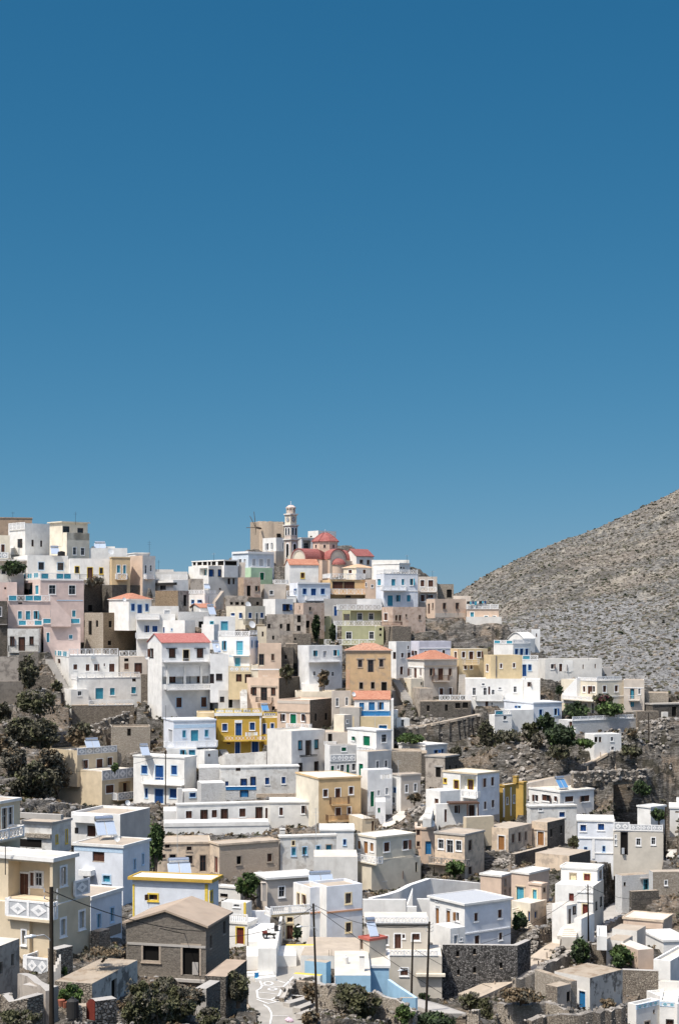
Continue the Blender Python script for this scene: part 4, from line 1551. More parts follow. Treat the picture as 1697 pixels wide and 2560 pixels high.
V 1190 1198 1932 790 1320 203 12 stone_black t roof=concrete
w R v- 1332 855 1362 910, 1340 1035 1365 1092, 1497 830 1525 890, 1497 1012 1525 1070, 1758 965 1785 1025
V 1926 1930 2060 800 1180 204 60 stone_black t roof=concrete
H house|house|sky blue house with pale flat roofs and a white louvred chimney at the bottom
V 136 142 495 1092 1340 176 6 sky_blue t roof=roof_cream dep=13
b R paint_white .05 140 1110 150 1280
k 385 895 435 1060 2 white
V 436 440 675 1000 1360 184 8 sky_blue s roof=roof_cream fas=white dep=9
V -150 60 106 968 1200 186 64 sky_blue t
V 780 784 938 1312 1460 174 8 sky_blue t dep=.4
T 1397 2260 5.227
H house|house|white house with blue lozenge frieze at the bottom right corner
V 893 1005 1310 1318 1720 190 38 white f roof=roof_white
r R q .04 1008 1322 1308 1385
w R k- 1225 1380 1250 1430
d R ks 1115 1535 1180 1680
V 1230 1308 1545 1262 1720 192 -14 white f roof=roof_white
r R q .04 1312 1280 1540 1335
d R nk 1405 1520 1480 1700
V 1535 1540 1720 1300 1720 191 20 white f
T 1200 2160
H ruin|ruin|half ruined plaster house with bright blue door and earth roof at lower right
V 725 1072 1392 1118 1430 188 45 ruin_plaster t roof=roof_earth matL=off_white
d L lw 967 1245 1030 1412
w R v- 1310 1200 1325 1248
V 640 752 885 1205 1410 184 42 stone t matR=worn_plaster
d R v- 845 1250 882 1350
V 885 890 945 1150 1400 186 30 stone_light t
T 1397 2260 5.227
H house|house|low sand plastered house with dark open door and rooftop in two tones, right side
V 835 1350 1476 218 580 =220 64 peach s roof=roof_cream fas=worn_beige
d L vw 1205 355 1300 542
b L trim_stone .1 1130 312 1352 325
V 690 1015 1128 350 560 =211 62 off_white t roof=roof_sand matR=taupe
V 615 835 958 485 580 =207 62 off_white t roof=roof_sand matR=taupe
k 1018 245 1055 330 3
V 990 1028 1230 600 830 203 20 peach t
V 485 490 622 418 540 203 10 white f fnd=.6
H house|house|white house with pale roof and dark side yard at the right picture edge
V 1230 1450 1760 745 1050 200 60 white f roof=roof_cream
w R k- 1555 680 1568 720
V 1350 1362 1720 478 600 =212 12 white s
H stone_wall|stone wall|sloping rubble retaining wall beside the half ruined house with blue door
V 820 824 1295 860 1130 199 10 stone t roof=concrete
V 1290 1294 1700 1010 1120 198 4 off_white t
T 0 2160
H ruin|ruin|roofless looking dark plastered stone house with earth roof in the bottom left
V 540 905 1350 1172 1440 100 74 stone t matR=ruin_plaster roof=roof_earth
d R v- 1095 1130 1148 1320
T 0 2160
H stone_wall|garden wall|curved plastered garden wall behind the left utility pole
V 120 125 402 1365 1620 95 28 stone t roof=concrete
V 210 225 492 1180 1480 98 -30 worn_plaster t roof=concrete
V -60 -60 128 1310 1600 94 6 stone_light t
H stone_wall|garden wall|square built stone garden wall by the small red gate, bottom left
V 930 938 1146 1345 1600 93 30 stone_black t roof=concrete
V 735 738 848 1400 1600 92 10 stone t
H stone_wall|garden wall|stone stair wall climbing to the big beige house in the bottom left
V 520 555 718 840 1150 108 55 stone t roof=concrete
V 530 534 660 1160 1260 104 12 stone t roof=concrete
z R concrete 2 600 950 530 1090
V 890 975 1082 665 900 118 62 stone t
T 400 2160
H stone_wall|garden wall|dark stone wall with pale coping leading up beside the grey shed
V 440 645 852 1105 1460 113 78 stone_dark t roof=roof_board
H stone_wall|garden wall|grey block wall end with white coping below the grey shed
V 395 455 592 1222 1500 109 72 stone_dark t matL=concrete roof=concrete
H house|house|yellow and white little house with red door and balustered stair landing
V 560 855 950 578 800 =205 70 white s roof=roof_white matL=white
d L ry 750 622 822 785
r L b .1 680 485 860 575
V 600 840 900 385 580 =214 70 white t
w L kw 722 388 780 418
b L paint_yellow .05 820 375 842 580
V 560 790 830 232 380 =226 66 off_white s roof=roof_white
w L v- 590 290 665 325
H wall|terrace|white ship shaped terrace with parapet and broad white steps in the lower centre
V 959 960 1140 828 1080 188 -2 white t dep=.35
V 960 961 1139 899 1080 188.6 -2 white t dep=20 roof=white up=1
V 1130 1141 1204 828 1080 188.3 90 white t dep=.35 up=1
V 866 868 975 763 900 197 -2 white t dep=12 roof=white up=1
V 846 848 866 905 1060 192 -2 white t dep=6
V 858 860 1080 465 800 =216 6 blue_white t
H wall|garden wall|white curving lane wall with yellow coping beside the mid lane pole
V 1230 1236 1505 800 960 195 14 white t roof=paint_yellow
V 1300 1306 1568 1075 1290 183 -20 white t roof=paint_yellow
V 1240 1306 1560 1150 1290 181 -20 stone t
H house|house|flat sandy concrete roof with rebar stubs behind the yellow coped lane wall
T 800 2160
V -330 -190 378 895 1000 190 -4 off_white t roof=roof_sand dep=11
b R iron .03 86 840 89 900 rebar
b R iron .03 110 836 113 900 rebar
T 0 1260
S small silver heater and collector on the white two window house roof|505 495 85 75 398 20 solar 1
S silver tank heater on the low white ridge house|925 440 115 60 424 10
T 0 1600
S twin collector heater on the medallion parapet beige house|850 1065 150 80 290 30 solar
S long collector heater on the vivid blue doored white house|1392 1140 90 100 274 25 solar 1
T 400 1260
S little silver heater on the lattice roofed white terrace|438 835 60 40 384 20 solar 1
S grey collector heater above the stepped white house with turquoise door|485 1090 75 95 343 25 solar 1
S grey collector heater beside the red roofed tall white house|530 1462 75 110 322 20 solar 1
T 400 1600
S dark collector heater on the yellow house roof|1000 700 75 60 302 20 solar_blue 1
T 1200 1600
S blue twin collector heater on the white house with brown shutters|775 1460 112 95 246 30 solar_blue
T 0 1940
S large twin collector heater on the white house with brown square window|955 600 205 150 171 25 solar
T 400 1940
S twin collector heater with red lettered tank on the yellow edged roof|85 1008 235 145 154 15 solar
S grey collector heater on the pale blue white house with orange band|1465 1075 250 100 =212 15 solar
T 800 2160
S tall single collector heater on the red roofed lean to|485 725 100 145 189 20 solar 1
T 1200 1600
B fig_tree|tree|round green tree left of the fig trees below the blue shuttered house|490 1000 160 200 272 900 leaf_olive tree
B fig_tree|tree|dark fig tree against the blue shuttered white house wall|650 950 190 235 270 1000 leaf_dark tree
B fig_tree|tree|biggest dark green fig tree beside the white stair on the right rocks|800 1110 300 290 258 2200 leaf_dark tree
B shrub|shrub|leafy green shrub bed under the white cottage stair|1020 1050 180 80 258 500 leaf_green
B shrub|shrub|dense garden shrubs in front of the cream villa|945 765 260 150 284 1300 leaf_dark
B vine|vine|green vine pergola canopy right of the cream villa door|1265 740 300 125 284 1200 leaf_green
B bougainvillea|plant|red bougainvillea climbing down from the cream villa balcony|1200 630 190 100 289 600 leaf_olive fl
B shrub|shrub|dry grey shrub on the slope under the railing garden wall|1480 965 110 110 268 350 leaf_grey
B shrub|shrub|dark shrubs on the rocks at the far left of the striped slope|60 1050 170 260 276 800 leaf_scrub
B shrub|shrub|small shrub on the rocks beside the round green tree|560 1060 110 150 264 450 leaf_grey
B shrub|shrub|dark bush at the right edge of the striped rock slope|1560 1510 130 130 240 500 leaf_dark
B palm_plant|plant|spiky agave like plant beside the cream villa staircase|775 535 70 90 293 160 leaf_dark
T 800 1600
B shrub|shrub|green shrubs growing along the wall below the path|890 1010 300 90 276 800 leaf_green
B shrub|shrub|dark shrub on the rock face right of the rubble ruin|1330 1170 120 120 262 400 leaf_scrub
B shrub|shrub|rusty red bush in front of the small arched window house|920 1600 130 100 234 400 leaf_dry
B tree|tree|thin grey olive tree in front of the white pipe balcony house|30 480 130 190 312 500 leaf_grey tree
B tree|tree|dusty olive bush in the gap right of the dark stone side wall|-330 420 130 170 316 600 leaf_olive tree
T 0 1600
B tree|tree|broad leafy olive green tree on the left scrub slope|370 800 420 330 296 2600 leaf_olive tree
B shrub|shrub|dark ivy bush hanging over the left concrete wall|285 470 200 350 322 1500 leaf_scrub
B shrub|shrub|dark shadowy bush below the broad leafy tree|400 1060 420 280 284 2000 leaf_scrub
B shrub|shrub|small dark bush beside the stone terrace wall stair|560 500 100 100 326 300 leaf_olive
B shrub|shrub|brown dry bush left of the medallion parapet house|570 1540 230 400 266 1700 leaf_dry
B shrub|shrub|black green shrub mass at the foot of the left slope|330 1560 480 330 252 2400 leaf_scrub
B shrub|shrub|grey green bushes on the mid left slope|130 1330 260 300 258 1200 leaf_grey
B shrub|shrub|thorny bush at the left edge below the concrete wall|40 790 150 180 318 600 leaf_scrub
B shrub|shrub|dry thicket below the white staircase bank|760 1030 230 190 296 900 leaf_dry
B potted_plant|plant|green potted plant beside the medallion balcony|1130 1290 70 95 282 160 leaf_green
T 0 1940
B tree|tree|leafy green fig tree between the white blocks in the left middle|1530 920 160 480 176 1800 leaf_green tree
T 800 1260
B cypress|tree|slim dark climbing cypress beside the olive green house|-40 1330 70 240 356 700 leaf_dark
B shrub|shrub|small dark creeper at the olive green house stair|128 1340 60 160 356 350 leaf_dark
T 0 1260
B shrub|shrub|dry shrub on top of the dark stone ruin wall|930 800 190 90 384 450 leaf_grey
B plant|plant|dark potted plants under the taverna pergola at the left edge|130 690 240 130 387 700 leaf_dark
T 400 2160
B tree|tree|light green fig tree in the courtyard below the sandy stone house|850 330 240 240 =224 1800 leaf_green tree
B shrub|shrub|grey green thicket at the bottom below the grey shed|150 1560 400 400 105 3800 leaf_olive
B shrub|shrub|dark ivy thicket on the wall right of the grey shed|760 1360 260 330 114 2600 leaf_scrub
B potted_plant|plant|potted cactus beside the dark door of the orange banded house|1345 740 80 150 202 300 leaf_dark
B shrub|shrub|brown twiggy bush by the mid lane pole|1490 1330 180 190 172 900 leaf_dry
B shrub|shrub|dry bush at the bottom beside the stone steps|1470 1590 180 160 160 800 leaf_dry
T 800 2160
B shrub|shrub|big dark olive bush in front of the sky blue house|360 1500 480 330 168 4200 leaf_olive
B shrub|shrub|upright green bush left of the big dark olive bush|190 1440 140 270 171 1200 leaf_dark
B shrub|shrub|yellow green bush at the bottom beside the blue ramp|830 1560 180 170 166 1100 leaf_green
B shrub|shrub|dark green bush along the bottom edge under the concrete terrace|1120 1590 400 120 168 1800 leaf_dark
B shrub|shrub|bush at the right end of the concrete terrace|1480 1420 210 160 190 1100 leaf_olive
B shrub|shrub|two small garden bushes at the foot of the greige house|1010 1320 110 50 192 250 leaf_dark
T 0 2160
B vine|plant|bright green leafy plants by the little red gate|690 1400 250 220 96 1700 leaf_bright
B shrub|shrub|leafy olive thicket below the dark plastered ruin|1400 1590 420 440 98 3600 leaf_olive
B shrub|shrub|dry bushes in the bottom left corner|200 1590 420 160 90 1500 leaf_olive
B potted_plant|plant|potted plant on the stone stair by the earth roofed ruin|640 1095 70 80 103 200 leaf_green
T 1200 2160
B shrub|shrub|dense dark green bush beside the right lane pole|985 985 200 250 204 1900 leaf_dark
B vine|vine|vine covered pergola left of the peach walled terrace|1385 1000 270 200 203 1700 leaf_green
B shrub|shrub|dark green bush on the stair of the peach house|375 640 160 170 =221 900 leaf_dark
B shrub|shrub|olive bush at the bottom left of the stone path|40 1590 180 280 186 1500 leaf_olive
B shrub|shrub|dry golden bush at the foot of the blue doored ruin|1250 1410 150 90 183 500 leaf_dry
B shrub|shrub|brown thorn scrub above the ruined stone walls|400 1350 420 130 180 1400 leaf_dry
T 1200 1940
B shrub|shrub|dark shrub between cottage roofs and white banded house|915 700 110 110 218 500 leaf_olive
T 1397 1960 5.227
B tree|tree|small feathery tree by the white porch hut|1300 510 200 180 230 800 leaf_dark tree
B shrub|shrub|dark green scrub patch on the upper striped slope|1080 160 210 170 246 700 leaf_dark
T 800 1940
B tree|tree|green garden tree under the weathered brown balcony|1330 985 200 150 213 900 leaf_green tree
B bougainvillea|plant|dark climber with red blooms beside the arched door of the cream house|385 1010 150 170 221 700 leaf_dark fl
T 0 2160
L black wooden pole with street lamp in front of the big beige house|506 225 1620 92 .15 510 ins lamp 350 705 810
T 400 2160
L dark wooden pole with lamp arm rising beside the mid lane|1502 388 1440 168 .14 1540 ins lamp 1395 612 655
T 800 2160
L tall dark pole on the concrete terrace left of the rubble wall|1070 565 1460 182 .15 1035 ins
L shorter dark pole in front of the greige house|908 690 1275 188 .14 893 lamp 810 1040 1060
T 1200 2160
L pole with fanned wires in front of the white stepped entrance house|1052 200 770 =212 .12 1060 ins
T 0 1600
L slim dark pole standing in the left scrub slope|215 1120 1500 250 .12 205
T 400 1600
L dark pole before the vivid blue doored house|57 1080 1600 262 .13 55 ins
T 1397 1560 5.227
L dark pole on the stony field at the right edge|1165 1160 1600 270 .13 1172
T 1397 1960 5.227
L dark pole by the white steps at the right edge|1385 300 940 222 .13 1380
T 0 2160
C black cable from the left pole over the shed roof|530 272 92 2010 660 116 .5
T 400 2160
C black cable running from the shed to the mid lane pole|0 630 112 1490 425 168 1.6
T 800 2160
C long cable from upper left down to the bottom right corner|0 465 170 1700 1568 170 .4
C sagging cable from the mid lane pole to the greige house corner|-60 400 168 1065 590 182 1.2
C cable between the two dark poles and the path|930 840 188 1968 1300 =206 .6
T 1200 2160
C cable from white entrance house pole down across to the left|1040 230 =212 -60 800 =206 1.0
C cable from white entrance house pole to the right|1060 220 =212 1700 330 =232 .8
T 0 1600
C pair of thin wires across the blank beige wall|200 1260 240 1568 1140 272 1.6
T 1200 2160
O weathered stump post along the lower concrete path|140 1145 1210 202, 310 1100 1150 204, 488 1015 1085 =207, 568 945 1010 =209, 650 865 935 =211, 785 785 850 =213
T 1200 1600
O white painted post on the upper hillside path|895 1260 1300 256, 1052 1235 1278 257.5, 1188 1225 1272 259, 1325 1215 1266 260.5, 1450 1225 1264 262, 1022 1170 1216 260.5, 1175 1100 1146 261.5
T 1200 1940
R ramp|pale stepped walkway leading up to the red door of the white entrance house|2|roof_cream|845 1570 =211 2.6, 880 1500 =213 2.6, 905 1470 =215 2.4, 1035 1395 =220 2.4
T 1200 2160
R path|*pale concrete path climbing right from the black rubble wall|3|roof_sand|-120 1290 198 3.2, 0 1240 200 3.2, 280 1115 204 3, 500 1000 =209 3, 620 900 =212 3.2, 760 810 =215 3.6, 900 750 =219 4
R path|*grey concrete lane behind the white stepped entrance house|3|concrete|1140 740 =219 3, 1290 560 =236 4.5, 1420 440 =250 6, 1500 380 =262 6
T 800 1600
R path|*pale narrow footpath under the black ruin|1.2|roof_sand|720 850 287, 960 838 287, 1100 815 285, 1330 770 287, 1560 722 292
T 1200 1600
R path|*white stepped hillside path with posts|1.6|roof_sand|880 1310 256.5, 1060 1285 258, 1330 1270 261, 1568 1265 264
R path|*upper pale path towards the cottage stair|1.5|roof_sand|1000 1225 261, 1120 1170 262, 1240 1105 262
R path|*old pale lane behind the ochre house|2.5|roof_sand|440 1400 254, 700 1350 256, 950 1310 256
T 800 1940
R path|*stepped lane climbing past the arched window house|3|roof_cream|640 500 232 2.4, 760 410 236 2.4, 850 345 240 2.6, 980 280 246 3.4
K 850 420 120 5 240 160 1
K 960 410 200 6 233 260 1
R stairs|pale concrete stairs rising to the white ochre windowed house|2|roof_cream|1020 430 226, 1070 370 228, 1110 310 230
T 400 2160
R path|*grey lane with white painted joints at the bottom centre|5|lane|1200 1620 164 5, 1170 1500 171 4.6, 1085 1350 177 5, 1065 1250 181 4.6, 1100 1150 186 6, 1020 1060 190 8
T 600 2440 7.84
M .2|390 100, 415 150, 435 200, 400 250, 330 290, 340 350, 350 430, 400 450, 600 470
M .22|1050 20, 960 110, 900 170, 830 230, 800 300, 770 380, 690 430, 600 475
M .12|430 190, 600 210, 820 220
M .12|360 325, 600 345, 750 365
M .14|390 100, 620 70, 880 135
M .16|330 460, 480 520, 560 545, 700 515, 800 500, 920 490
M .18|470 570, 560 630, 610 720, 620 800, 590 940
M .12|640 785, 940 790
M .14|600 470, 700 510
M .2|465 150, 505 180, 560 187, 610 180, 648 155, 620 128, 560 118, 500 125, 465 150
M .2|552 265, 600 283, 650 287, 700 275, 722 262, 690 245, 640 240, 580 248, 552 265
M .16|840 400, 980 380, 1220 390
M .14|340 40, 500 15, 700 0
T 400 2160
R path|*side lane running right below the white curving wall|4|lane|1150 1140 187 4, 1240 1060 190 4.5, 1330 960 194 4, 1230 900 198 4
R terrace|pale concrete terrace floor left of the painted lane|4|roof_sand|560 1480 169, 760 1420 174, 900 1380 177
T 800 2160
R terrace|broad pale concrete terrace below the two dark poles|9|concrete|960 1400 184 8, 1150 1380 186 10, 1400 1450 188 10
T 1200 2160
K 520 780 260 7 =214 420 1
K 480 1130 260 8 198 420 1
K 800 900 220 8 =206 300 1
K 350 1420 420 9 188 420 1
K 900 1480 700 9 178 620 1
K 1250 1400 300 8 180 200 1
K 1200 900 300 8 204 260 1
K 1300 600 300 9 =228 200 1
T 800 1600
K 850 1180 260 6 262 420 1
K 1050 1400 120 5 248 160 1
K 1000 700 260 6 288 200 1
T 800 2160
K 100 1400 260 6 170 260 1
K 700 1380 320 4 171 300 1
K 250 1540 300 6 164 260 1
T 400 2160
K 700 1540 300 5 162 200 1
K 100 1200 300 4 112 160 1
K 1400 1280 160 4 176 120 1
T 0 2160
K 1200 1440 260 3 97 150 1
K 700 1540 400 3 91 160 1
K 250 1480 200 3 92 60 1
T 1200 1940
K 230 780 180 6 218 220 1
K 380 390 140 4 226 120 1
T 1200 1600
K 500 1150 500 14 258 260 1
K 1350 1000 300 14 266 200 1
T 0 1600
K 1250 1050 300 10 292 220 1
K 650 1000 300 12 292 160 1
K 150 900 300 14 290 200 1
T 1397 1560 5.227
K 1250 1350 300 12 278 260 1
T 0 1600
B shrub|shrub|dark thicket filling the hollow at the left under the leafy tree|230 1000 380 240 286 2200 leaf_scrub
B shrub|shrub|grey thorn thicket on the left slope above the roofs|480 1320 300 260 262 1800 leaf_grey
B shrub|shrub|brown thorn bushes at the left edge of the slope|40 1120 180 200 276 900 leaf_dry
B shrub|shrub|black shade bush beside the slim left slope pole|330 1440 300 240 250 1800 leaf_scrub
B shrub|shrub|dark bush below the stone terrace wall under the white house|800 960 200 150 297 800 leaf_scrub
T 1200 1600
B shrub|shrub|dark scrub hollow under the biggest fig tree|760 1160 240 130 254 900 leaf_scrub
B shrub|shrub|thorn scrub at the foot of the blue shuttered house terrace|240 1010 260 130 268 800 leaf_scrub
B shrub|shrub|dark bushes on the field under the dark stone hut|1480 1150 200 130 258 700 leaf_scrub
T 800 2160
W garden_wall|wall|tall white ramped wall rising behind the white neoclassical house|white|white|.8|7|490 332 =226, 640 300 =228, 760 262 =231, 880 200 =236, 1062 140 =241, 1300 160 =243, 1565 186 =245
W garden_wall|wall|sky blue ramp wall sloping down to the right at the bottom|sky_blue|paint_paleblue|.35|5|672 1130 180, 760 1192 178, 860 1258 176, 940 1310 174
J white water cylinder standing on the sky blue roof edge|250 985 182 .3 1.0 white
T 0 1260
J big black water tank beside the boiler on the white two window house|605 500 397 .95 .95 rubber
T 0 2160
W garden_wall|wall|curved plastered yard wall sweeping down behind the left utility pole|worn_plaster|concrete|.5|4|215 1060 101, 250 1070 100, 310 1100 99, 380 1150 98, 440 1195 97, 490 1235 96
W stone_wall|wall|low rubble wall with loose crest along the bottom left edge|stone|concrete|.5|2|-20 1310 93, 60 1305 93, 120 1345 92, 250 1330 92, 400 1280 93
F terracotta pot among the bright green plants by the red gate|605 1385 95 .22, 640 1400 95 .2, 730 1410 95 .2
J old dark barrel beside the stone garden wall at the bottom left|715 1470 92 .35 .9 iron
T 0 2160
B shrub|shrub|pale leaved scrub spreading over the bank below the grey shed|1330 1520 330 260 99 2600 leaf_grey
B shrub|shrub|wiry olive scrub below the stone wall end of the grey shed|1560 1600 300 330 98 2600 leaf_olive
B shrub|shrub|dry grass tuft on the earth roof of the plastered ruin|1020 900 420 60 104 700 leaf_dry
T 400 2160
B shrub|shrub|tangled grey scrub on the bank under the shed door|300 1420 320 230 107 2400 leaf_grey
B shrub|shrub|dark undergrowth below the shed window wall|40 1330 300 220 109 2000 leaf_scrub
B shrub|shrub|low olive scrub at the bottom below the grey block wall|480 1600 240 190 103 1500 leaf_olive
B shrub|shrub|dark bush at the foot of the wall beside the painted lane|640 1480 220 200 128 1500 leaf_scrub
Z stone_steps|worn stone steps right of the painted lane by the mid pole|concrete|1240 1362 1450 1300 175 3, 1340 1412 1500 1350 172 3, 1370 1470 1530 1410 169 3, 1440 1530 1568 1470 166 2.5
W stone_wall|wall|rough dark stone bank under the white curving lane wall|stone|concrete|.6|4|1190 1310 177, 1240 1230 179, 1300 1150 181, 1400 1120 182, 1560 1100 183
T 800 2160
W stone_wall|wall|tumbled dry stone wall behind the big dark olive bush|stone_light|concrete|.7|3|-30 1170 172, 120 1190 171, 420 1250 170, 560 1260 170, 760 1330 169, 930 1440 167
W stone_wall|wall|low stone edge of the pale terrace at the bottom|stone_light|concrete|.5|3|1310 1470 183, 1420 1455 182, 1560 1435 181
T 1200 2160
W stone_wall|wall|loose dry stone wall along the near side of the concrete path|stone_light|rock_pale|.8|3|330 1130 200, 520 1060 202, 640 985 204, 760 915 =206, 880 850 =208
W stone_wall|wall|broken grey stone terrace wall below the thorn scrub|stone_light|rock_pale|.8|3|180 1340 182, 330 1370 181, 480 1380 181, 640 1350 182, 760 1385 181, 900 1440 180
W stone_wall|wall|crumbling field wall across the bottom right foreground|stone|rock_pale|.8|3|480 1520 176, 640 1470 177, 800 1480 176, 950 1460 176, 1150 1440 177, 1400 1400 179
W stone_wall|wall|rubble wall behind the vine pergola|stone|concrete|.6|3|1090 800 =210, 1200 790 =210, 1290 800 =210
T 1200 1940
W stone_wall|wall|rock edged wall along the lane behind the white entrance house|stone_light|concrete|.7|3|1150 1530 =221, 1260 1420 =228, 1330 1390 =231, 1400 1360 =233
T 1397 1960 5.227
F terracotta pot in the row before the greige medallion house|755 950 257 .28, 800 948 257 .28, 850 946 257 .28, 900 945 257 .28, 960 945 257 .28, 1020 950 257 .28, 1080 955 257 .28, 1140 958 257 .28, 1200 960 257 .28, 1260 962 257 .28, 1310 962 257 .28
W stone_wall|wall|low rubble terrace wall under the row of flower pots|stone_light|concrete|.6|3|720 965 258, 900 960 258, 1100 968 258, 1330 975 258
T 1200 1600
W stone_wall|wall|weathered plaster lane wall above the solar panel house|taupe|concrete|.4|3|450 1405 251, 620 1370 253, 780 1335 254, 950 1305 255
W stone_wall|wall|dry stone field wall on the striped slope below the posts|stone|rock_pale|.6|2|900 1310 250, 1060 1295 252, 1250 1285 254, 1400 1280 256, 1568 1300 258
T 800 1600
W stone_wall|wall|long dark stone terrace wall below the footpath|stone_dark|concrete|.6|4|722 862 286, 860 870 285, 1000 855 285, 1150 830 286, 1350 790 288, 1550 740 291
T 0 1600
W stone_wall|wall|thin stone wall climbing the left scrub slope|stone|concrete|.6|3|700 860 309, 850 850 310, 960 810 311, 1080 770 312, 1260 700 316
T 400 2160
Z white_steps|broad white edged steps rising from the painted lane to the white terrace|white|850 1062 1040 1048 188.6 .6, 860 1090 1110 1068 187.2 .6, 930 1118 1130 1094 186 .6
T 400 1600
W garden_wall|wall|long stained whitewashed wall under the bright yellow house|white_worn|off_white|.5|4|575 1150 =333, 640 1118 =332, 800 1112 =332, 930 1100 =332, 1048 1092 =331
N slim aerial on the pale blue washed house roof edge|58 640 760 =334
Y white washing hanging between the balconies of the yellow house|830 905 955 900 296 4 paint_white off_white paint_cream
T 400 1940
N tall bare aerial pole in front of the old beige row house|172 510 700 =235 m
N tall bare aerial pole on the dingy white house|1527 315 600 =238 m
T 800 1940
N aerial on the greyish cream house roof|612 395 560 =254 m
T 800 1600
N aerial beside the small grey arched window house|766 1178 1320 240 m
N thin aerial above the green doored grey and white house|538 730 870 264 m
Y white washing on a line over the narrow grey white house|595 1322 700 1312 236 6 paint_white off_white
T 1200 1260
Y dark and teal washing on the small white and peach house terrace|-130 955 60 950 371 8 rubber aqua blue turquoise paint_white
T 400 1260
N aerial on the white and grey house with framed roof terrace|530 480 545 402
N short aerial on the white hut with the orange roof|600 960 1020 360
N aerial on the cream house with blue shutters|480 905 1000 357
T 800 1260
N aerial at the right end of the white skyline cap|850 500 550 412
N aerial on the modern greige house roof|1100 655 705 390
T 1200 1600
N aerial on the long off white house roof|1060 110 165 314
T 0 1940
N black iron aerial on the big beige house roof|57 690 860 116
T 0 1600
E outdoor_steps|long pale outdoor stair beside the white house with turquoise door|concrete|488 180 347 640 470 341 38 15
T 400 1600
E outdoor_steps|short white steps at the left end of the bright yellow house|white_worn|592 1035 300 645 1122 296 36 6
E outdoor_steps|white steps beside the balcony end of the tall red roofed house|white_worn|818 445 318 822 640 311 34 12
T 800 1600
E outdoor_steps|worn stone steps between the ochre house and the taupe red roofed house|concrete|738 380 308 868 590 300 36 12
E outdoor_steps|worn steps between the pale yellow villa and the tall white house|concrete|1392 330 310 1385 500 305 34 10
T 800 1940
E outdoor_steps|white steps climbing to the low wing of the white three floor house|white_worn|1075 310 =268 1045 420 =262 40 9
T 1200 1940
E outdoor_steps|shaded steps in the gap between peach house and white entrance house|concrete|676 1240 =229 690 1400 =222 34 9
T 1200 2160
E outdoor_steps|wide pink beige steps at the foot of the white entrance house|roof_cream|890 625 =212 865 720 =208 70 5
T 1397 1960 5.227
E outdoor_steps|white steps at the right edge beside the dark pole|white_worn|1480 850 257 1450 980 252 60 7
'''
# ------------------------------------------------------------------ vegetation
def leafcloud(mb, c, rx, ry, rz, n, size, mat, rnd, lumps=7):
    cs = []; big = lumps > 8
    for _ in range(lumps*2 if big else lumps):
        while True:
            p = Vector((rnd.uniform(-1,1), rnd.uniform(-1,1), rnd.uniform(-1,1)))
            if p.length < 1: break
        cs.append((Vector((p.x*rx*.85, p.y*ry*.85, p.z*rz*.85)), rnd.uniform(.16, .42) if big else rnd.uniform(.3, .55)))
    for _ in range(n):
        q, r = rnd.choice(cs)
        d = Vector((rnd.gauss(0,1), rnd.gauss(0,1), rnd.gauss(0,1))).normalized()*(r*rnd.random()**.45)
        p = Vector(c)+q+Vector((d.x*rx, d.y*ry, d.z*rz))
        a = Vector((rnd.gauss(0,1), rnd.gauss(0,1), rnd.gauss(0,1))).normalized()
        b = a.cross(Vector((rnd.gauss(0,1), rnd.gauss(0,1), rnd.gauss(0,1)))).normalized()
        s = size*rnd.uniform(.6, 1.4); b = b*s*.55; a = a*s
        mb.add((p-a, p+b*.9-a*.1, p+a, p-b*.9-a*.1), ((0,1,2,3),), mat)
def ex_bush(rest, X, Y, s):
    nm, cat, lab, v = rest.split('|')[:4]; q = v.split()
    x, y, w, h, D = X(q[0]), Y(q[1]), float(q[2])/s, float(q[3])/s, fd(q[4]); n = int(q[5]); mat = q[6]
    k = D/F; c = P(x, y, D); rx = w*k/2; rz = h*k/2; ry = min(rx, 3.2)
    LOS.append((x-w/2, x+w/2, 0, D, 1, 0, c.z)); CTRL.append((c.x, c.y, c.z))
    r = random.Random(int(x*7+y*13))
    e = empty(nm, c, lab, cat, rest.split('|')[4] if rest.count('|') > 3 else None)
    tr = MB(); tall = len(q) > 7 and q[7] == 'tree'
    for i in range(2 if tall else 4):
        p0 = c+Vector((r.uniform(-.15,.15)*rx, r.uniform(-.15,.15)*ry, -.4)); p1 = c+Vector((r.uniform(-.3,.3)*rx, r.uniform(-.3,.3)*ry, rz*.9)); p2 = c+Vector((r.uniform(-.6,.6)*rx, r.uniform(-.5,.5)*ry, rz*1.6))
        r0 = .05+.035*rz
        tr.cyl(p0, p1, r0, r0*.65, 'bark', 6); tr.cyl(p1, p2, r0*.65, r0*.2, 'bark', 5)
        p3 = c+Vector((r.uniform(-.7,.7)*rx, r.uniform(-.5,.5)*ry, rz*1.4)); tr.cyl(p1, p3, r0*.5, r0*.15, 'bark', 5)
    tr.build('trunk' if nm.endswith('tree') else 'stem', e)
    lm = MB(); leafcloud(lm, c+Vector((0,0,rz*(1.15 if tall else 1.0))), rx, ry, rz*(.85 if tall else 1), int(n*1.4), max(.10, D*.00125), mat, r, 9 if rx < 2 else 18)
    if len(q) > 7 and q[-1] == 'fl': leafcloud(lm, c+Vector((0,-ry*.4,rz*1.2)), rx*.8, ry*.6, rz*.6, n//13, max(.08, D*.0009), 'flower', r)
    leafcloud(lm, c+Vector((0,0,rz*1.05)), rx*1.05, ry*1.05, rz*1.02, n//4, max(.10, D*.00125), {'leaf_scrub': 'leaf_olive', 'leaf_dark': 'leaf_green', 'leaf_grey': 'leaf_dry', 'leaf_olive': 'leaf_grey', 'leaf_green': 'leaf_bright', 'leaf_dry': 'leaf_grey', 'leaf_bright': 'leaf_green'}[mat], r, 12)
    lm.build('crown' if nm.endswith('tree') else 'foliage', e)
EXTRA['B'] = ex_bush

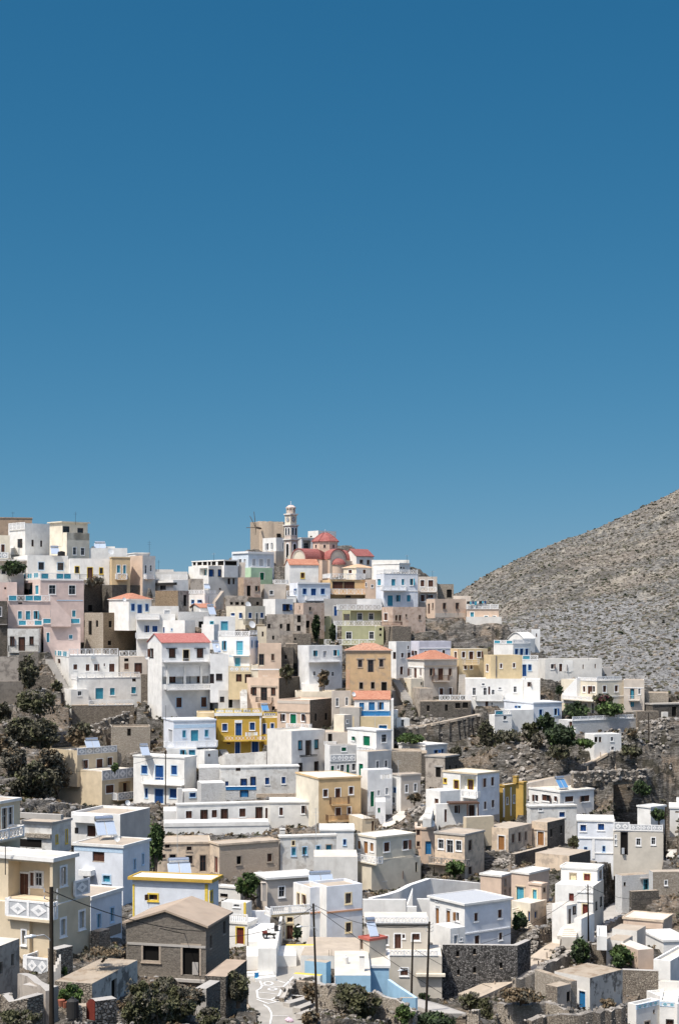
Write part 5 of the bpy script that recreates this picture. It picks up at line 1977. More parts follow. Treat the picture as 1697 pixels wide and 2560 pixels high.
def ex_solar(rest, X, Y, s):
    lab, v = rest.split('|'); q = v.split(); x, y, w, h, D, th = [float(z) for z in q[:4]]+[fd(q[4]), float(q[5])]; kind = q[6] if len(q) > 6 else 'solar'
    c = P(X(x), Y(y), D); k = D/F; w = w/s*k; hh = h/s*k; t = math.radians(th)
    e = empty('solar_water_heater', c, lab, 'solar heater', 'solar water heaters on the roofs')
    fr = Frame((c.x, c.y), (math.cos(t), math.sin(t)), w); z0 = c.z; dep = hh*.75
    npan = int(q[7]) if len(q) > 7 else 2
    for i in range(npan):
        a0 = w*i/npan+.03; a1 = w*(i+1)/npan-.03; m = MB()
        def pl(a, f, o): return fr.at(a, -dep*f+o*.7, z0+.12+hh*.82*f+o*.7)
        def slab(a0, a1, f0, f1, o0, o1, mt): m.hexa([pl(a0,f0,o0), pl(a1,f0,o0), pl(a1,f1,o0), pl(a0,f1,o0), pl(a0,f0,o1), pl(a1,f0,o1), pl(a1,f1,o1), pl(a0,f1,o1)], mt)
        slab(a0, a1, 0, 1, 0, .07, 'metal_grey'); slab(a0+.05, a1-.05, .03, .97, .071, .085, kind)
        m.build('panel', e)
    m = MB(); r = max(.2, min(.33, hh*.2)); zt = z0+.15+hh*.82+r*.9
    c0 = Vector(fr.at(w*.08, -dep-.1, zt)); c1 = Vector(fr.at(w*.92, -dep-.1, zt))
    m.cyl(c0, c1, r, r, 'metal', 14); ax = (c1-c0).normalized(); m.cyl(c0-ax*.06, c0, r*.7, r, 'metal', 14); m.cyl(c1, c1+ax*.06, r, r*.7, 'metal', 14); m.build('tank', e)
    m = MB()
    for a in (w*.12, w*.88):
        m.box(fr, a-.025, a+.025, -dep-.12, -dep-.07, z0-.3, zt-r*.8, 'metal_grey'); m.box(fr, a-.025, a+.025, -.05, 0, z0-.3, z0+.12, 'metal_grey'); m.box(fr, a-.02, a+.02, -dep-.07, -.05, z0-.02, z0+.02, 'metal_grey')
    m.build('stand', e)
EXTRA['S'] = ex_solar

def ex_pole(rest, X, Y, s):
    lab, v = rest.split('|'); q = v.split(); x, y0, y1, D = X(q[0]), Y(q[1]), Y(q[2]), fd(q[3]); r = float(q[4]); x1 = X(q[5]) if len(q) > 5 else x
    b = P(x1, y1, D); t = P(x, y0, D); e = empty('utility_pole', b, lab, 'utility pole', 'wooden utility poles')
    m = MB(); m.cyl(b-Vector((0,0,1)), t, r, r*.72, 'pole', 12); m.build('pole', e)
    if 'ins' in q:
        for i in range(3):
            for sg in (-1, 1):
                z = t.z-.35-.4*i; m = MB(); m.cyl((t.x+sg*r*.6, D-.1, z), (t.x+sg*(r+.22), D-.15, z+.12), .025, .025, 'iron', 6); m.cyl((t.x+sg*(r+.22), D-.15, z+.08), (t.x+sg*(r+.22), D-.15, z+.28), .05, .03, 'paint_grey', 8)
                m.build('insulator', e)
    if 'lamp' in q:
        i = q.index('lamp'); lx, ly, ay = X(q[i+1]), Y(q[i+2]), Y(q[i+3]); L = P(lx, ly, D-.4); A = P(x1, ay, D)
        le = MB(); mid = Vector((A.x*.55+L.x*.45, D-.3, L.z+.05)); le.cyl(A, (A.x+(L.x-A.x)*.1, D-.1, L.z-.25), .03, .03, 'paint_grey', 6); le.cyl((A.x+(L.x-A.x)*.1, D-.1, L.z-.25), mid, .03, .03, 'paint_grey', 6); le.cyl(mid, L, .03, .035, 'paint_grey', 6)
        d = (L-mid).normalized(); le.cyl(L-d*.05, L+d*.2, .05, .13, 'metal_grey', 10); le.cyl(L+d*.2, L+d*.62, .13, .06, 'metal_grey', 10); le.build('street_light', e)
EXTRA['L'] = ex_pole

def ex_cable(rest, X, Y, s):
    lab, v = rest.split('|'); q = v.split(); q = [float(z) if i not in (2, 5) else fd(z) for i, z in enumerate(q)]
    a = P(X(q[0]), Y(q[1]), q[2]); b = P(X(q[3]), Y(q[4]), q[5]); sag = q[6]; r = q[7] if len(q) > 7 else .028
    m = MB(); n = 14; pts = [a.lerp(b, i/n)-Vector((0,0,sag*4*(i/n)*(1-i/n))) for i in range(n+1)]
    for i in range(n): m.cyl(pts[i], pts[i+1], r, r, 'rubber', 5, False)
    tag(m.build('power_cable', None, a), lab, 'cable', 'overhead power cables')
EXTRA['C'] = ex_cable

def ex_ribbon(rest, X, Y, s):
    nm, lab, w, mat, v = rest.split('|'); pts = []
    for g in v.split(','):
        q = g.split(); pts.append((P(X(q[0]), Y(q[1]), fd(q[2])), float(q[3]) if len(q) > 3 else float(w)))
    for p, ww in pts:
        CTRL.append((p.x, p.y, p.z-.15)); kx = p.x/p.y*F+CX; hw = ww/2*F/p.y; LOS.append((kx-hw, kx+hw, 0, p.y-.2, 1, 0, p.z-.1))
    m = MB(); L = []; R = []
    for i, (p, ww) in enumerate(pts):
        a = pts[max(0, i-1)][0]; b = pts[min(len(pts)-1, i+1)][0]; d = (b-a); d.z = 0; d.normalize(); n = Vector((-d.y, d.x, 0))
        L.append(p+n*ww/2); R.append(p-n*ww/2)
    dn = Vector((0,0,-.5))
    for i in range(len(pts)-1):
        m.hexa([L[i]+dn, R[i]+dn, R[i+1]+dn, L[i+1]+dn, L[i], R[i], R[i+1], L[i+1]], mat)
    RIB.append([(p, w2) for p, w2 in pts]); LAST[:] = [L, R]
    o = m.build(nm, None, pts[0][0])
    LAST.append(o)
    if lab.startswith('*'): tag(o, None, None, None, 'structure'); o['label'] = lab[1:]
    else: tag(o, lab, nm.replace('_', ' '))
RIB = []; LAST = []
EXTRA['R'] = ex_ribbon

def ex_post(rest, X, Y, s):
    lab, v = rest.split('|')
    for g in v.split(','):
        q = g.split(); x, y0, y1, D = X(q[0]), Y(q[1]), Y(q[2]), fd(q[3]); b = P(x, y1, D); t = P(x, y0, D)
        m = MB(); m.cyl(b-Vector((0,0,.5)), t, .11, .09, 'trim_stone', 7); o = m.build('fence_post', None, b); tag(o, lab, 'post', 'old fence posts beside the path')
EXTRA['O'] = ex_post

# ------------------------------------------------------------------ church, tower, mill
def church():
    T = Frame; D = 440; c = P(813, 1400, D); th = math.radians(42)
    u = Vector((math.cos(th), math.sin(th), 0)); v = Vector((-u.y, u.x, 0))
    e = empty('church', c-Vector((0,0,6)), 'peach orthodox church with octagonal red tiled dome and red barrel roofs on the hilltop', 'church')
    zs = (YH-1400)/F*D; z0 = zs-7
    def vault(name, ax, sd, l0, l1, r, z, mat, front):
        # solid vault along direction ax from l0 to l1, half width r
        m = MB(); rm = MB(); n = 14
        prof = [(r*math.cos(math.pi*i/n), r*math.sin(math.pi*i/n)*.92) for i in range(n+1)]
        o = Vector((c.x, c.y, 0))
        pt = lambda l, a, zz: o+ax*l+sd*a+Vector((0,0,zz))
        for l, fl in ((l0, 0), (l1, 1)):
            vs = [pt(l, -r, z0), pt(l, r, z0)]+[pt(l, a, z+b) for a, b in prof]
            m.add(vs, [tuple(range(len(vs)))], 'cream')
        for sgn in (-1, 1): m.quad(pt(l0, sgn*r, z0), pt(l1, sgn*r, z0), pt(l1, sgn*r, z), pt(l0, sgn*r, z), 'peach')
        k = 1.07
        for i in range(n):
            (a0, b0), (a1, b1) = prof[i], prof[i+1]
            e1 = l1+.25
            rm.hexa([pt(l0,a0,z+b0+.01), pt(e1,a0,z+b0+.01), pt(e1,a1,z+b1+.01), pt(l0,a1,z+b1+.01), pt(l0,a0*k,z+b0*k+.1), pt(e1,a0*k,z+b0*k+.1), pt(e1,a1*k,z+b1*k+.1), pt(l0,a1*k,z+b1*k+.1)], mat)
        # raised arch rim
        for i in range(n):
            (a0, b0), (a1, b1) = prof[i], prof[i+1]
            g = .82
            m.hexa([pt(l1-.05,a0,z+b0), pt(l1-.05,a1,z+b1), pt(l1-.05,a1*g,z+b1*g), pt(l1-.05,a0*g,z+b0*g), pt(l1+.12,a0,z+b0), pt(l1+.12,a1,z+b1), pt(l1+.12,a1*g,z+b1*g), pt(l1+.12,a0*g,z+b0*g)], 'rose')
        m.build('wall', e); rm.build('roof', e)
    nL = -u; nR = -v
    vault('nave', nL, v, -4, 9.5, 2.9, zs, 'tile_red', 'L')
    vault('arm', nR, u, -4, 5.2, 2.9, zs, 'tile_red', 'R')
    vault('arm', u, v, -4, 6.5, 2.9, zs, 'tile_red', 'R')
    # lower walls
    m = MB(); fr = Frame((c.x-u.x*5+nR.x*4.4, c.y-u.y*5+nR.y*4.4), (u.x, u.y), 11)
    m.box(fr, 0, 11, -9, 0, z0, zs-.3, 'peach'); m.build('wall', e)
    # drum + dome
    zb, zt, za = (YH-1385)/F*D-1, (YH-1354)/F*D, (YH-1331)/F*D
    R = 3.6; N = 8; m = MB(); ph = math.radians(22.5)+th
    ring = lambda r, z: [(c.x+r*math.cos(ph+2*math.pi*i/N), c.y+r*math.sin(ph+2*math.pi*i/N), z) for i in range(N)]
    a, b = ring(R, zb), ring(R, zt)
    m.add(a+b, [(i, (i+1) % N, N+(i+1) % N, N+i) for i in range(N)], 'peach')
    a, b = ring(R+.12, zt-.35), ring(R+.12, zt-.1)
    m.add(a+b, [(i, (i+1) % N, N+(i+1) % N, N+i) for i in range(N)]+[tuple(range(N, 2*N))], 'pink'); m.build('drum', e)
    m = MB(); prev = ring(R+.38, zt)
    m.add(ring(R+.38, zt-.12)+prev, [(i, (i+1) % N, N+(i+1) % N, N+i) for i in range(N)]+[tuple(range(N-1, -1, -1))], 'tile_red')
    H = za-zt
    for j in range(1, 8):
        t = j/8; nx = ring((R+.38)*(1-t), zt+H*(1-(1-t)**1.55)); m.add(prev+nx, [(i, (i+1) % N, N+(i+1) % N, N+i) for i in range(N)], 'tile_red'); prev = nx
    m.add(prev+[(c.x, c.y, za)], [(i, (i+1) % N, N) for i in range(N)], 'tile_red')
    for i in range(N):       # ribs
        p = ring(R+.42, zt)[i]
        for j in range(7):
            t0, t1 = j/8, (j+1)/8
            q0 = ring((R+.42)*(1-t0), zt+H*(1-(1-t0)**1.55)+.04)[i]; q1 = ring((R+.42)*(1-t1), zt+H*(1-(1-t1)**1.55)+.04)[i]
            m.cyl(q0, q1, .09, .09, 'tile_red', 5, False)
    m.build('dome', e)
    m = MB(); m.cyl((c.x, c.y, za-.1), (c.x, c.y, za+.9), .05, .04, 'paint_white', 6); m.cyl((c.x-.3*u.x, c.y-.3*u.y, za+.62), (c.x+.3*u.x, c.y+.3*u.y, za+.62), .04, .04, 'paint_white', 6); m.build('cross', e)
    for i in range(N):       # drum windows
        am = ph+2*math.pi*(i+.5)/N; n = (math.cos(am), math.sin(am)); d = (-n[1], n[0])
        if n[1] > .3: continue
        rr = R*math.cos(math.pi/N); fr = Frame((c.x+n[0]*rr-d[0]*.5, c.y+n[1]*rr-d[1]*.5), d, 1.0); fr.n = n
        wm = MB(); wm.box(fr, .1, .9, -.1, .06, zt-1.9, zt-.75, 'pink'); wo = wm.build('window', e); pm = MB(); pm.box(fr, .25, .75, 0, .09, zt-1.8, zt-.95, 'black_void'); pm.build('pane', wo)
    # apse
    m = MB(); n = 12; zt2 = zs-1.4; ct = Vector((c.x, c.y, 0))+nR*5.2; r = 2.0
    arc = lambda rr, z: [ct+u*(rr*math.cos(math.pi*i/n))+nR*(rr*.95*math.sin(math.pi*i/n))+Vector((0,0,z)) for i in range(n+1)]
    a, b = arc(r, z0), arc(r, zt2); m.add(a+b, [(i, i+1, n+2+i, n+1+i) for i in range(n)], 'peach'); m.build('apse', e)
    m = MB(); prev = arc(r+.3, zt2)
    for j in range(1, 6):
        t = j/5*math.pi/2*.98; nx = arc((r+.3)*math.cos(t), zt2+1.75*math.sin(t)); m.add(prev+nx, [(i, i+1, n+2+i, n+1+i) for i in range(n)], 'tile_red'); prev = nx
    m.add(arc(r+.3, zt2)+[ct+Vector((0,0,zt2))], [(i+1, i, n+1) for i in range(n)], 'tile_red')
    m.build('roof', e)

def arch_on(mb, fr, a0, a1, z0, z1, n0, n1, mat):
    r = (a1-a0)/2; zc = z1-r; k = 10
    pts = [(a0, z0), (a1, z0)]+[(a0+r+r*math.cos(math.pi*i/k), zc+r*math.sin(math.pi*i/k)) for i in range(k+1)]
    N = len(pts)
    mb.add([fr.at(a, n1, z) for a, z in pts]+[fr.at(a, n0, z) for a, z in pts], [tuple(range(N))]+[(i, i+N, (i+1) % N+N, (i+1) % N) for i in range(N)], mat)
def tower():
    D = 447; X = lambda a: 400+a/3.92; Y = lambda a: 1260+a/3.92
    e = empty('bell_tower', P(X(1283), Y(500), D), 'pink and white three tier bell tower with round clocks on the hilltop', 'bell tower')
    def stage(xl, xc, xr, yt, yb, mat, corn=True):
        c, u, v, t, s, zt, zb = solve_vol(X(xl), X(xc), X(xr), Y(yt), Y(yb), D, 44, 5)
        s = t; V = (c[0]+v[0]*s, c[1]+v[1]*s); R = Frame(c, u, t); L = Frame(V, (-v[0], -v[1]), s)
        m = MB(); m.box(R, 0, t, -s, 0, zb, zt, mat)
        for f in (R, L):
            for a in (0, t): m.box(f, a-.06+(.26 if a else -.0)-.26*(1 if a else 0), a+.2-(.26 if a else 0)+.06*(1 if a else 0), -.02, .07, zb, zt-.05, 'cream')
        m.build('wall', e)
        if corn:
            m = MB(); m.box(R, -.35, t+.35, -s-.35, .35, zt-.16, zt+.16, 'off_white'); m.box(R, -.18, t+.18, -s-.18, .18, zt-.36, zt-.16, 'rose'); m.build('cornice', e)
        return R, L, zt, zb
    R, L, zt, zb = stage(1210, 1283, 1352, 345, 640, 'rose')
    for f in (R, L):
        w = MB(); arch_on(w, f, f.L*.24, f.L*.76, zt-5.2, zt-.9, -.02, .1, 'paint_white'); o = w.build('window', e); p = MB(); arch_on(p, f, f.L*.32, f.L*.68, zt-5.1, zt-1.2, .05, .13, 'black_void'); p.build('pane', o)
    m = MB(); m.box(R, -1.2, R.L+.3, .02, 1.2, zt-6.2, zt-4.6, 'cream'); m.build('balcony', e)
    R, L, zt, zb = stage(1216, 1281, 1347, 205, 338, 'rose')
    for f in (R, L):
        for q in (.28, .72):
            w = MB(); arch_on(w, f, f.L*(q-.19), f.L*(q+.19), zb+.9, zt-.55, -.02, .08, 'paint_white'); o = w.build('window', e); p = MB(); arch_on(p, f, f.L*(q-.12), f.L*(q+.12), zb+1.0, zt-.75, .04, .11, 'glass_dark'); p.build('pane', o)
    R, L, zt, zb = stage(1223, 1280, 1338, 98, 200, 'cream')
    for f in (R, L):
        cc = Vector(f.at(f.L/2, 0, (zt+zb)/2)); n = Vector((f.n[0], f.n[1], 0)); r = f.L*.31
        m = MB(); m.cyl(cc-n*.02, cc+n*.1, r, r, 'trim_stone', 24); o = m.build('clock', e)
        m = MB(); m.cyl(cc+n*.1, cc+n*.12, r*.84, r*.84, 'paint_grey', 24); o2 = m.build('clock_face', o)
        zc = cc.z
        m = MB(); m.bar(f, (f.L/2, zc), (f.L/2+r*.5, zc-r*.35), .1, .12, .15, 'iron'); m.bar(f, (f.L/2, zc), (f.L/2-r*.2, zc+r*.7), .07, .121, .152, 'iron')
        for i in range(12):
            a = i*math.pi/6; m.bar(f, (f.L/2+r*.62*math.cos(a), zc+r*.62*math.sin(a)), (f.L/2+r*.78*math.cos(a), zc+r*.78*math.sin(a)), .06, .12, .145, 'iron')
        m.build('clock_hands', o)
    ce = Vector(R.at(R.L/2, -R.L/2, zt)); m = MB(); r = 1.25; z1 = (YH-Y(38))/F*D; z2 = (YH-Y(8))/F*D
    m.cyl(ce, (ce.x, ce.y, z1), r, r*.9, 'rose', 8); m.cyl((ce.x, ce.y, z1-.1), (ce.x, ce.y, z1+.25), r*1.15, r*1.15, 'rose', 8); m.build('lantern', e)
    m = MB(); m.cyl((ce.x, ce.y, z1+.25), (ce.x, ce.y, z2), r*1.1, r*.5, 'pink', 8); m.cyl((ce.x, ce.y, z2), (ce.x, ce.y, z2+1.2), .06, .05, 'paint_white', 6); m.build('roof', e)
    for i in range(8):
        a = i*math.pi/4+.4; m = MB(); p = Vector((ce.x+math.cos(a)*r*1.02, ce.y+math.sin(a)*r*1.02, 0))
        if math.sin(a) < .3: m.cyl(p+Vector((0,0,zt)), p+Vector((0,0,z1)), .1, .1, 'cream', 6); m.build('column', e)
def mill():
    D = 472; X = lambda a: 400+a/3.92; Y = lambda a: 1260+a/3.92
    c = P(X(1075), Y(460), D+7); e = empty('windmill', c, 'ruined horseshoe shaped stone windmill with bare wooden spars on the skyline', 'windmill')
    z1 = (YH-Y(163))/F*D; z0 = c.z-4; m = MB(); n = 24; r = (X(1215)-X(940))/F*D/2*1.02
    # horseshoe plan: half circle to the left, open flat end to the right
    pts = [(c.x+r*math.cos(a), c.y+r*math.sin(a)) for a in [math.radians(70+220*i/n) for i in range(n+1)]]
    pts += [(c.x+r*1.02, c.y-r*.98), (c.x+r*1.02, c.y+r*.95)]
    N = len(pts)
    rr = random.Random(3); top = [z1+rr.uniform(-.18, .12) for _ in pts]
    inn = [(c.x+(x-c.x)*.86, c.y+(y-c.y)*.86) for x, y in pts]
    vs = [(x, y, z0) for x, y in pts]+[(x, y, top[i]) for i, (x, y) in enumerate(pts)]+[(x, y, top[i]) for i, (x, y) in enumerate(inn)]+[(x, y, z1-1.2) for x, y in inn]
    fs = []
    for i in range(N):
        j = (i+1) % N; fs += [(i, j, N+j, N+i), (N+i, N+j, 2*N+j, 2*N+i), (2*N+i, 2*N+j, 3*N+j, 3*N+i)]
    fs.append(tuple(range(3*N, 4*N)))
    m.add(vs, fs, 'stone_sand')
    m.build('wall', e)
    fr = Frame((X(1148)/F*0+P(X(1140), 0, D).x, c.y-r), (1, 0), 3)
    m = MB(); m.box(fr, 0, 1.2, -.4, .1, P(0, Y(322), D).z, P(0, Y(285), D).z, 'black_void'); m.build('window', e)
    m = MB(); m.box(Frame((P(X(878), 0, D).x, D+4), (1, 0), 3), 0, 7, -3, 0, z0, z1-.2, 'stone_sand'); m.build('buttress', e)
    h = P(X(938), Y(230), D-2); m = MB(); m.cyl(h+Vector((0,-.3,0)), h+Vector((1.2,5,0)), .28, .3, 'bark', 8); m.build('axle', e)
    for x, y in ((922, 75), (882, 118), (845, 232), (936, 305)):
        m = MB(); m.cyl(h, P(X(x), Y(y), D-2), .13, .08, 'bark', 6); m.build('spar', e)

# ------------------------------------------------------------------ terrain
def fbm(x, y, z, o=4): return mnoise.fractal((x, y, z), 1.0, 2.0, o)
def groundmat():
    m, t, b = nt('ground'); tc = nd(t, 'ShaderNodeTexCoord'); v = tc.outputs['Object']
    mp = nd(t, 'ShaderNodeMapping'); mp.inputs['Scale'].default_value = (.55, .55, 2.2); mp.inputs['Rotation'].default_value = (.25, .3, 0); t.links.new(v, mp.inputs[0]); s = mp.outputs[0]
    c = mix(t, ramp(t, noise(t, s, .8, 8, .68), (.36, 0), (.64, 1)), (.055,.05,.043), (.25,.228,.20))
    mp2 = nd(t, 'ShaderNodeMapping'); mp2.inputs['Scale'].default_value = (.22, .22, 3.0); mp2.inputs['Rotation'].default_value = (.1, .32, 0); t.links.new(v, mp2.inputs[0])
    c = mix(t, ramp(t, noise(t, mp2.outputs[0], 1.3, 7, .65), (.44, .75), (.54, 0)), c, (.06,.053,.045))
    c = mix(t, ramp(t, noise(t, v, .09, 5, .6), (.5, 0), (.60, .7)), c, (.27,.205,.145))
    c = mix(t, ramp(t, noise(t, s, 2.4, 6, .75), (.5, 0), (.70, .8)), c, (.42,.39,.345))
    c = mix(t, ramp(t, noise(t, v, .33, 7, .72), (.52, 0), (.60, .85)), c, (.05,.045,.032))
    c = mix(t, ramp(t, noise(t, s, 1.6, 6, .7), (.55, 0), (.61, .8)), c, (.035,.032,.027))
    t.links.new(c, b.inputs['Base Color']); b.inputs['Roughness'].default_value = .95; b.inputs['Specular IOR Level'].default_value = .1
    bump(t, b, noise(t, s, 2.2, 9, .72), 1.0, .5)
def mountmat():
    m, t, b = nt('mountain'); tc = nd(t, 'ShaderNodeTexCoord'); v = tc.outputs['Object']
    mp = nd(t, 'ShaderNodeMapping'); mp.inputs['Scale'].default_value = (.5, .22, 1.1); mp.inputs['Rotation'].default_value = (0, .18, 0); t.links.new(v, mp.inputs[0]); s = mp.outputs[0]
    c = mix(t, ramp(t, noise(t, s, .55, 6, .72), (.36, 0), (.64, 1)), (.092,.088,.081), (.245,.234,.214))
    c = mix(t, ramp(t, noise(t, v, .016, 4, .6), (.48, 0), (.60, .6)), c, (.26,.212,.165))
    c = mix(t, ramp(t, noise(t, s, 1.0, 5, .72), (.50, 0), (.66, .75)), c, (.46,.42,.35))
    c = mix(t, ramp(t, noise(t, v, .05, 6, .72), (.54, 0), (.64, .65)), c, (.44,.39,.31))
    c = mix(t, ramp(t, noise(t, s, .12, 6, .7), (.52, 0), (.62, .6)), c, (.085,.08,.07))
    sp = nd(t, 'ShaderNodeSeparateXYZ'); t.links.new(v, sp.inputs[0])
    ma = nd(t, 'ShaderNodeMath', operation='MULTIPLY_ADD'); t.links.new(sp.outputs['Z'], ma.inputs[0]); ma.inputs[1].default_value = -.022; ma.inputs[2].default_value = .44
    mb_ = nd(t, 'ShaderNodeMath', operation='ADD'); t.links.new(ma.outputs[0], mb_.inputs[0]); t.links.new(noise(t, v, .022, 4, .6), mb_.inputs[1])
    gr = mix(t, ramp(t, noise(t, s, 1.0, 6, .75), (.4, 0), (.6, 1)), (.185,.182,.178), (.37,.363,.352))
    c = mix(t, ramp(t, mb_.outputs[0], (.80, 0), (1.0, .85)), c, gr)
    c = mix(t, ramp(t, noise(t, s, 1.5, 5, .7), (.53, 0), (.62, .85)), c, (.05,.048,.04))
    t.links.new(c, b.inputs['Base Color']); b.inputs['Roughness'].default_value = .95; b.inputs['Specular IOR Level'].default_value = .1
    wv = nd(t, 'ShaderNodeTexWave', wave_type='BANDS', bands_direction='Z'); wv.inputs['Scale'].default_value = .11; wv.inputs['Distortion'].default_value = 5; wv.inputs['Detail'].default_value = 3; wv.inputs['Detail Scale'].default_value = .6; t.links.new(v, wv.inputs['Vector'])
    ad = nd(t, 'ShaderNodeMath', operation='MULTIPLY_ADD'); t.links.new(wv.outputs['Fac'], ad.inputs[0]); ad.inputs[1].default_value = .35; t.links.new(noise(t, s, .9, 9, .78), ad.inputs[2])
    bump(t, b, ad.outputs[0], 1.0, 1.5)
def scatter_mesh(pts, mat, rnd, lo, hi, flat=.7):
    m = MB(); ico = [(0,0,1),(.9,0,.45),(.28,.85,.45),(-.72,.53,.45),(-.72,-.53,.45),(.28,-.85,.45),(.72,.53,-.45),(-.28,.85,-.45),(-.9,0,-.45),(-.28,-.85,-.45),(.72,-.53,-.45)]
    fs = [(0,1,2),(0,2,3),(0,3,4),(0,4,5),(0,5,1),(1,6,2),(2,7,3),(3,8,4),(4,9,5),(5,10,1),(6,7,2),(7,8,3),(8,9,4),(9,10,5),(10,6,1)]
    for p in pts:
        s = (lo+(hi-lo)*rnd.random()**2.5)*min(1, p[1]/300)*(1 if p[1] < 425 else 1.15); rot = rnd.uniform(0, 6.28); cr, sr = math.cos(rot), math.sin(rot); ex = rnd.uniform(.7, 1.5); tl = rnd.uniform(-.3, .3)
        vs = []
        for x, y, z in ico:
            j = rnd.uniform(.7, 1.2); x, y, z = x*ex*j*s, y*j*s, (z*flat*j+x*tl)*s
            vs.append((p[0]+x*cr-y*sr, p[1]+x*sr+y*cr, p[2]+z))
        m.add(vs, fs, mat)
    return m
def inside_foot(x, y, mg=.6):
    for (c, u, v, t, s, zb) in FOOTI.get((int(x//12), int(y//12)), ()):
        dx, dy = x-c[0], y-c[1]; a = dx*u[0]+dy*u[1]; b = dx*v[0]+dy*v[1]
        if -mg < a < t+mg and -mg < b < s+mg: return True
    return False
FOOTI = {}
def vn(x, y, z, seed):             # value noise on numpy arrays
    xi, yi, zi = np.floor(x), np.floor(y), np.floor(z); fx, fy, fz = x-xi, y-yi, z-zi
    fx, fy, fz = (f*f*(3-2*f) for f in (fx, fy, fz)); r = 0
    def h(i, j, k):
        n = (i*374761393+j*668265263+k*2147483647+seed*974634777).astype(np.int64) & 0x7fffffff
        n = ((n ^ (n >> 13))*1274126177) & 0x7fffffff
        return ((n ^ (n >> 16)) & 0xffff)/65535.0
    xi, yi, zi = xi.astype(np.int64), yi.astype(np.int64), zi.astype(np.int64)
    for dx in (0, 1):
        for dy in (0, 1):
            for dz in (0, 1):
                r = r+h(xi+dx, yi+dy, zi+dz)*(fx if dx else 1-fx)*(fy if dy else 1-fy)*(fz if dz else 1-fz)
    return r
def vf(x, y, z, seed, o=5, g=.5):
    r = 0; am = 1; tot = 0
    for i in range(o): r = r+am*vn(x, y, z, seed+i); tot += am; am *= g; x, y, z = x*2.03, y*2.03, z*2.03
    return r/tot
def ledges(Z, x, y, step, tilt, sharp):     # turn a smooth slope into tilted rock ledges
    q = (Z+tilt*x+.9*vf(x*.13, y*.13, Z*0, 40, 3)*2)/step; fr = q-np.floor(q)
    s = np.clip((fr-.5)*sharp+.5, 0, 1); return (s-fr)*step
FAR = [(-180, 480, 6), (-120, 520, 12), (-60, 520, 14), (0, 540, 14), (40, 520, 8), (62, 455, -22), (80, 440, -30), (100, 430, -34), (60, 490, -40), (40, 490, -20), (90, 520, -60), (140, 480, -60), (190, 420, -50), (200, 300, -45), (170, 200, -55), (120, 130, -58), (60, 70, -54), (0, 60, -44), (-60, 60, -30), (4, 95, -42), (12, 88, -44), (20, 100, -46), (35, 110, -50), (-2, 100, -40), (0, 112, -41), (12, 118, -44), (30, 130, -50), (4, 140, -43), (20, 150, -46), (35, 165, -49), (-6, 150, -40), (-120, 120, -20), (-150, 260, -12), (-140, 360, 0), (0, 620, -30), (-120, 620, -30), (120, 620, -40)]
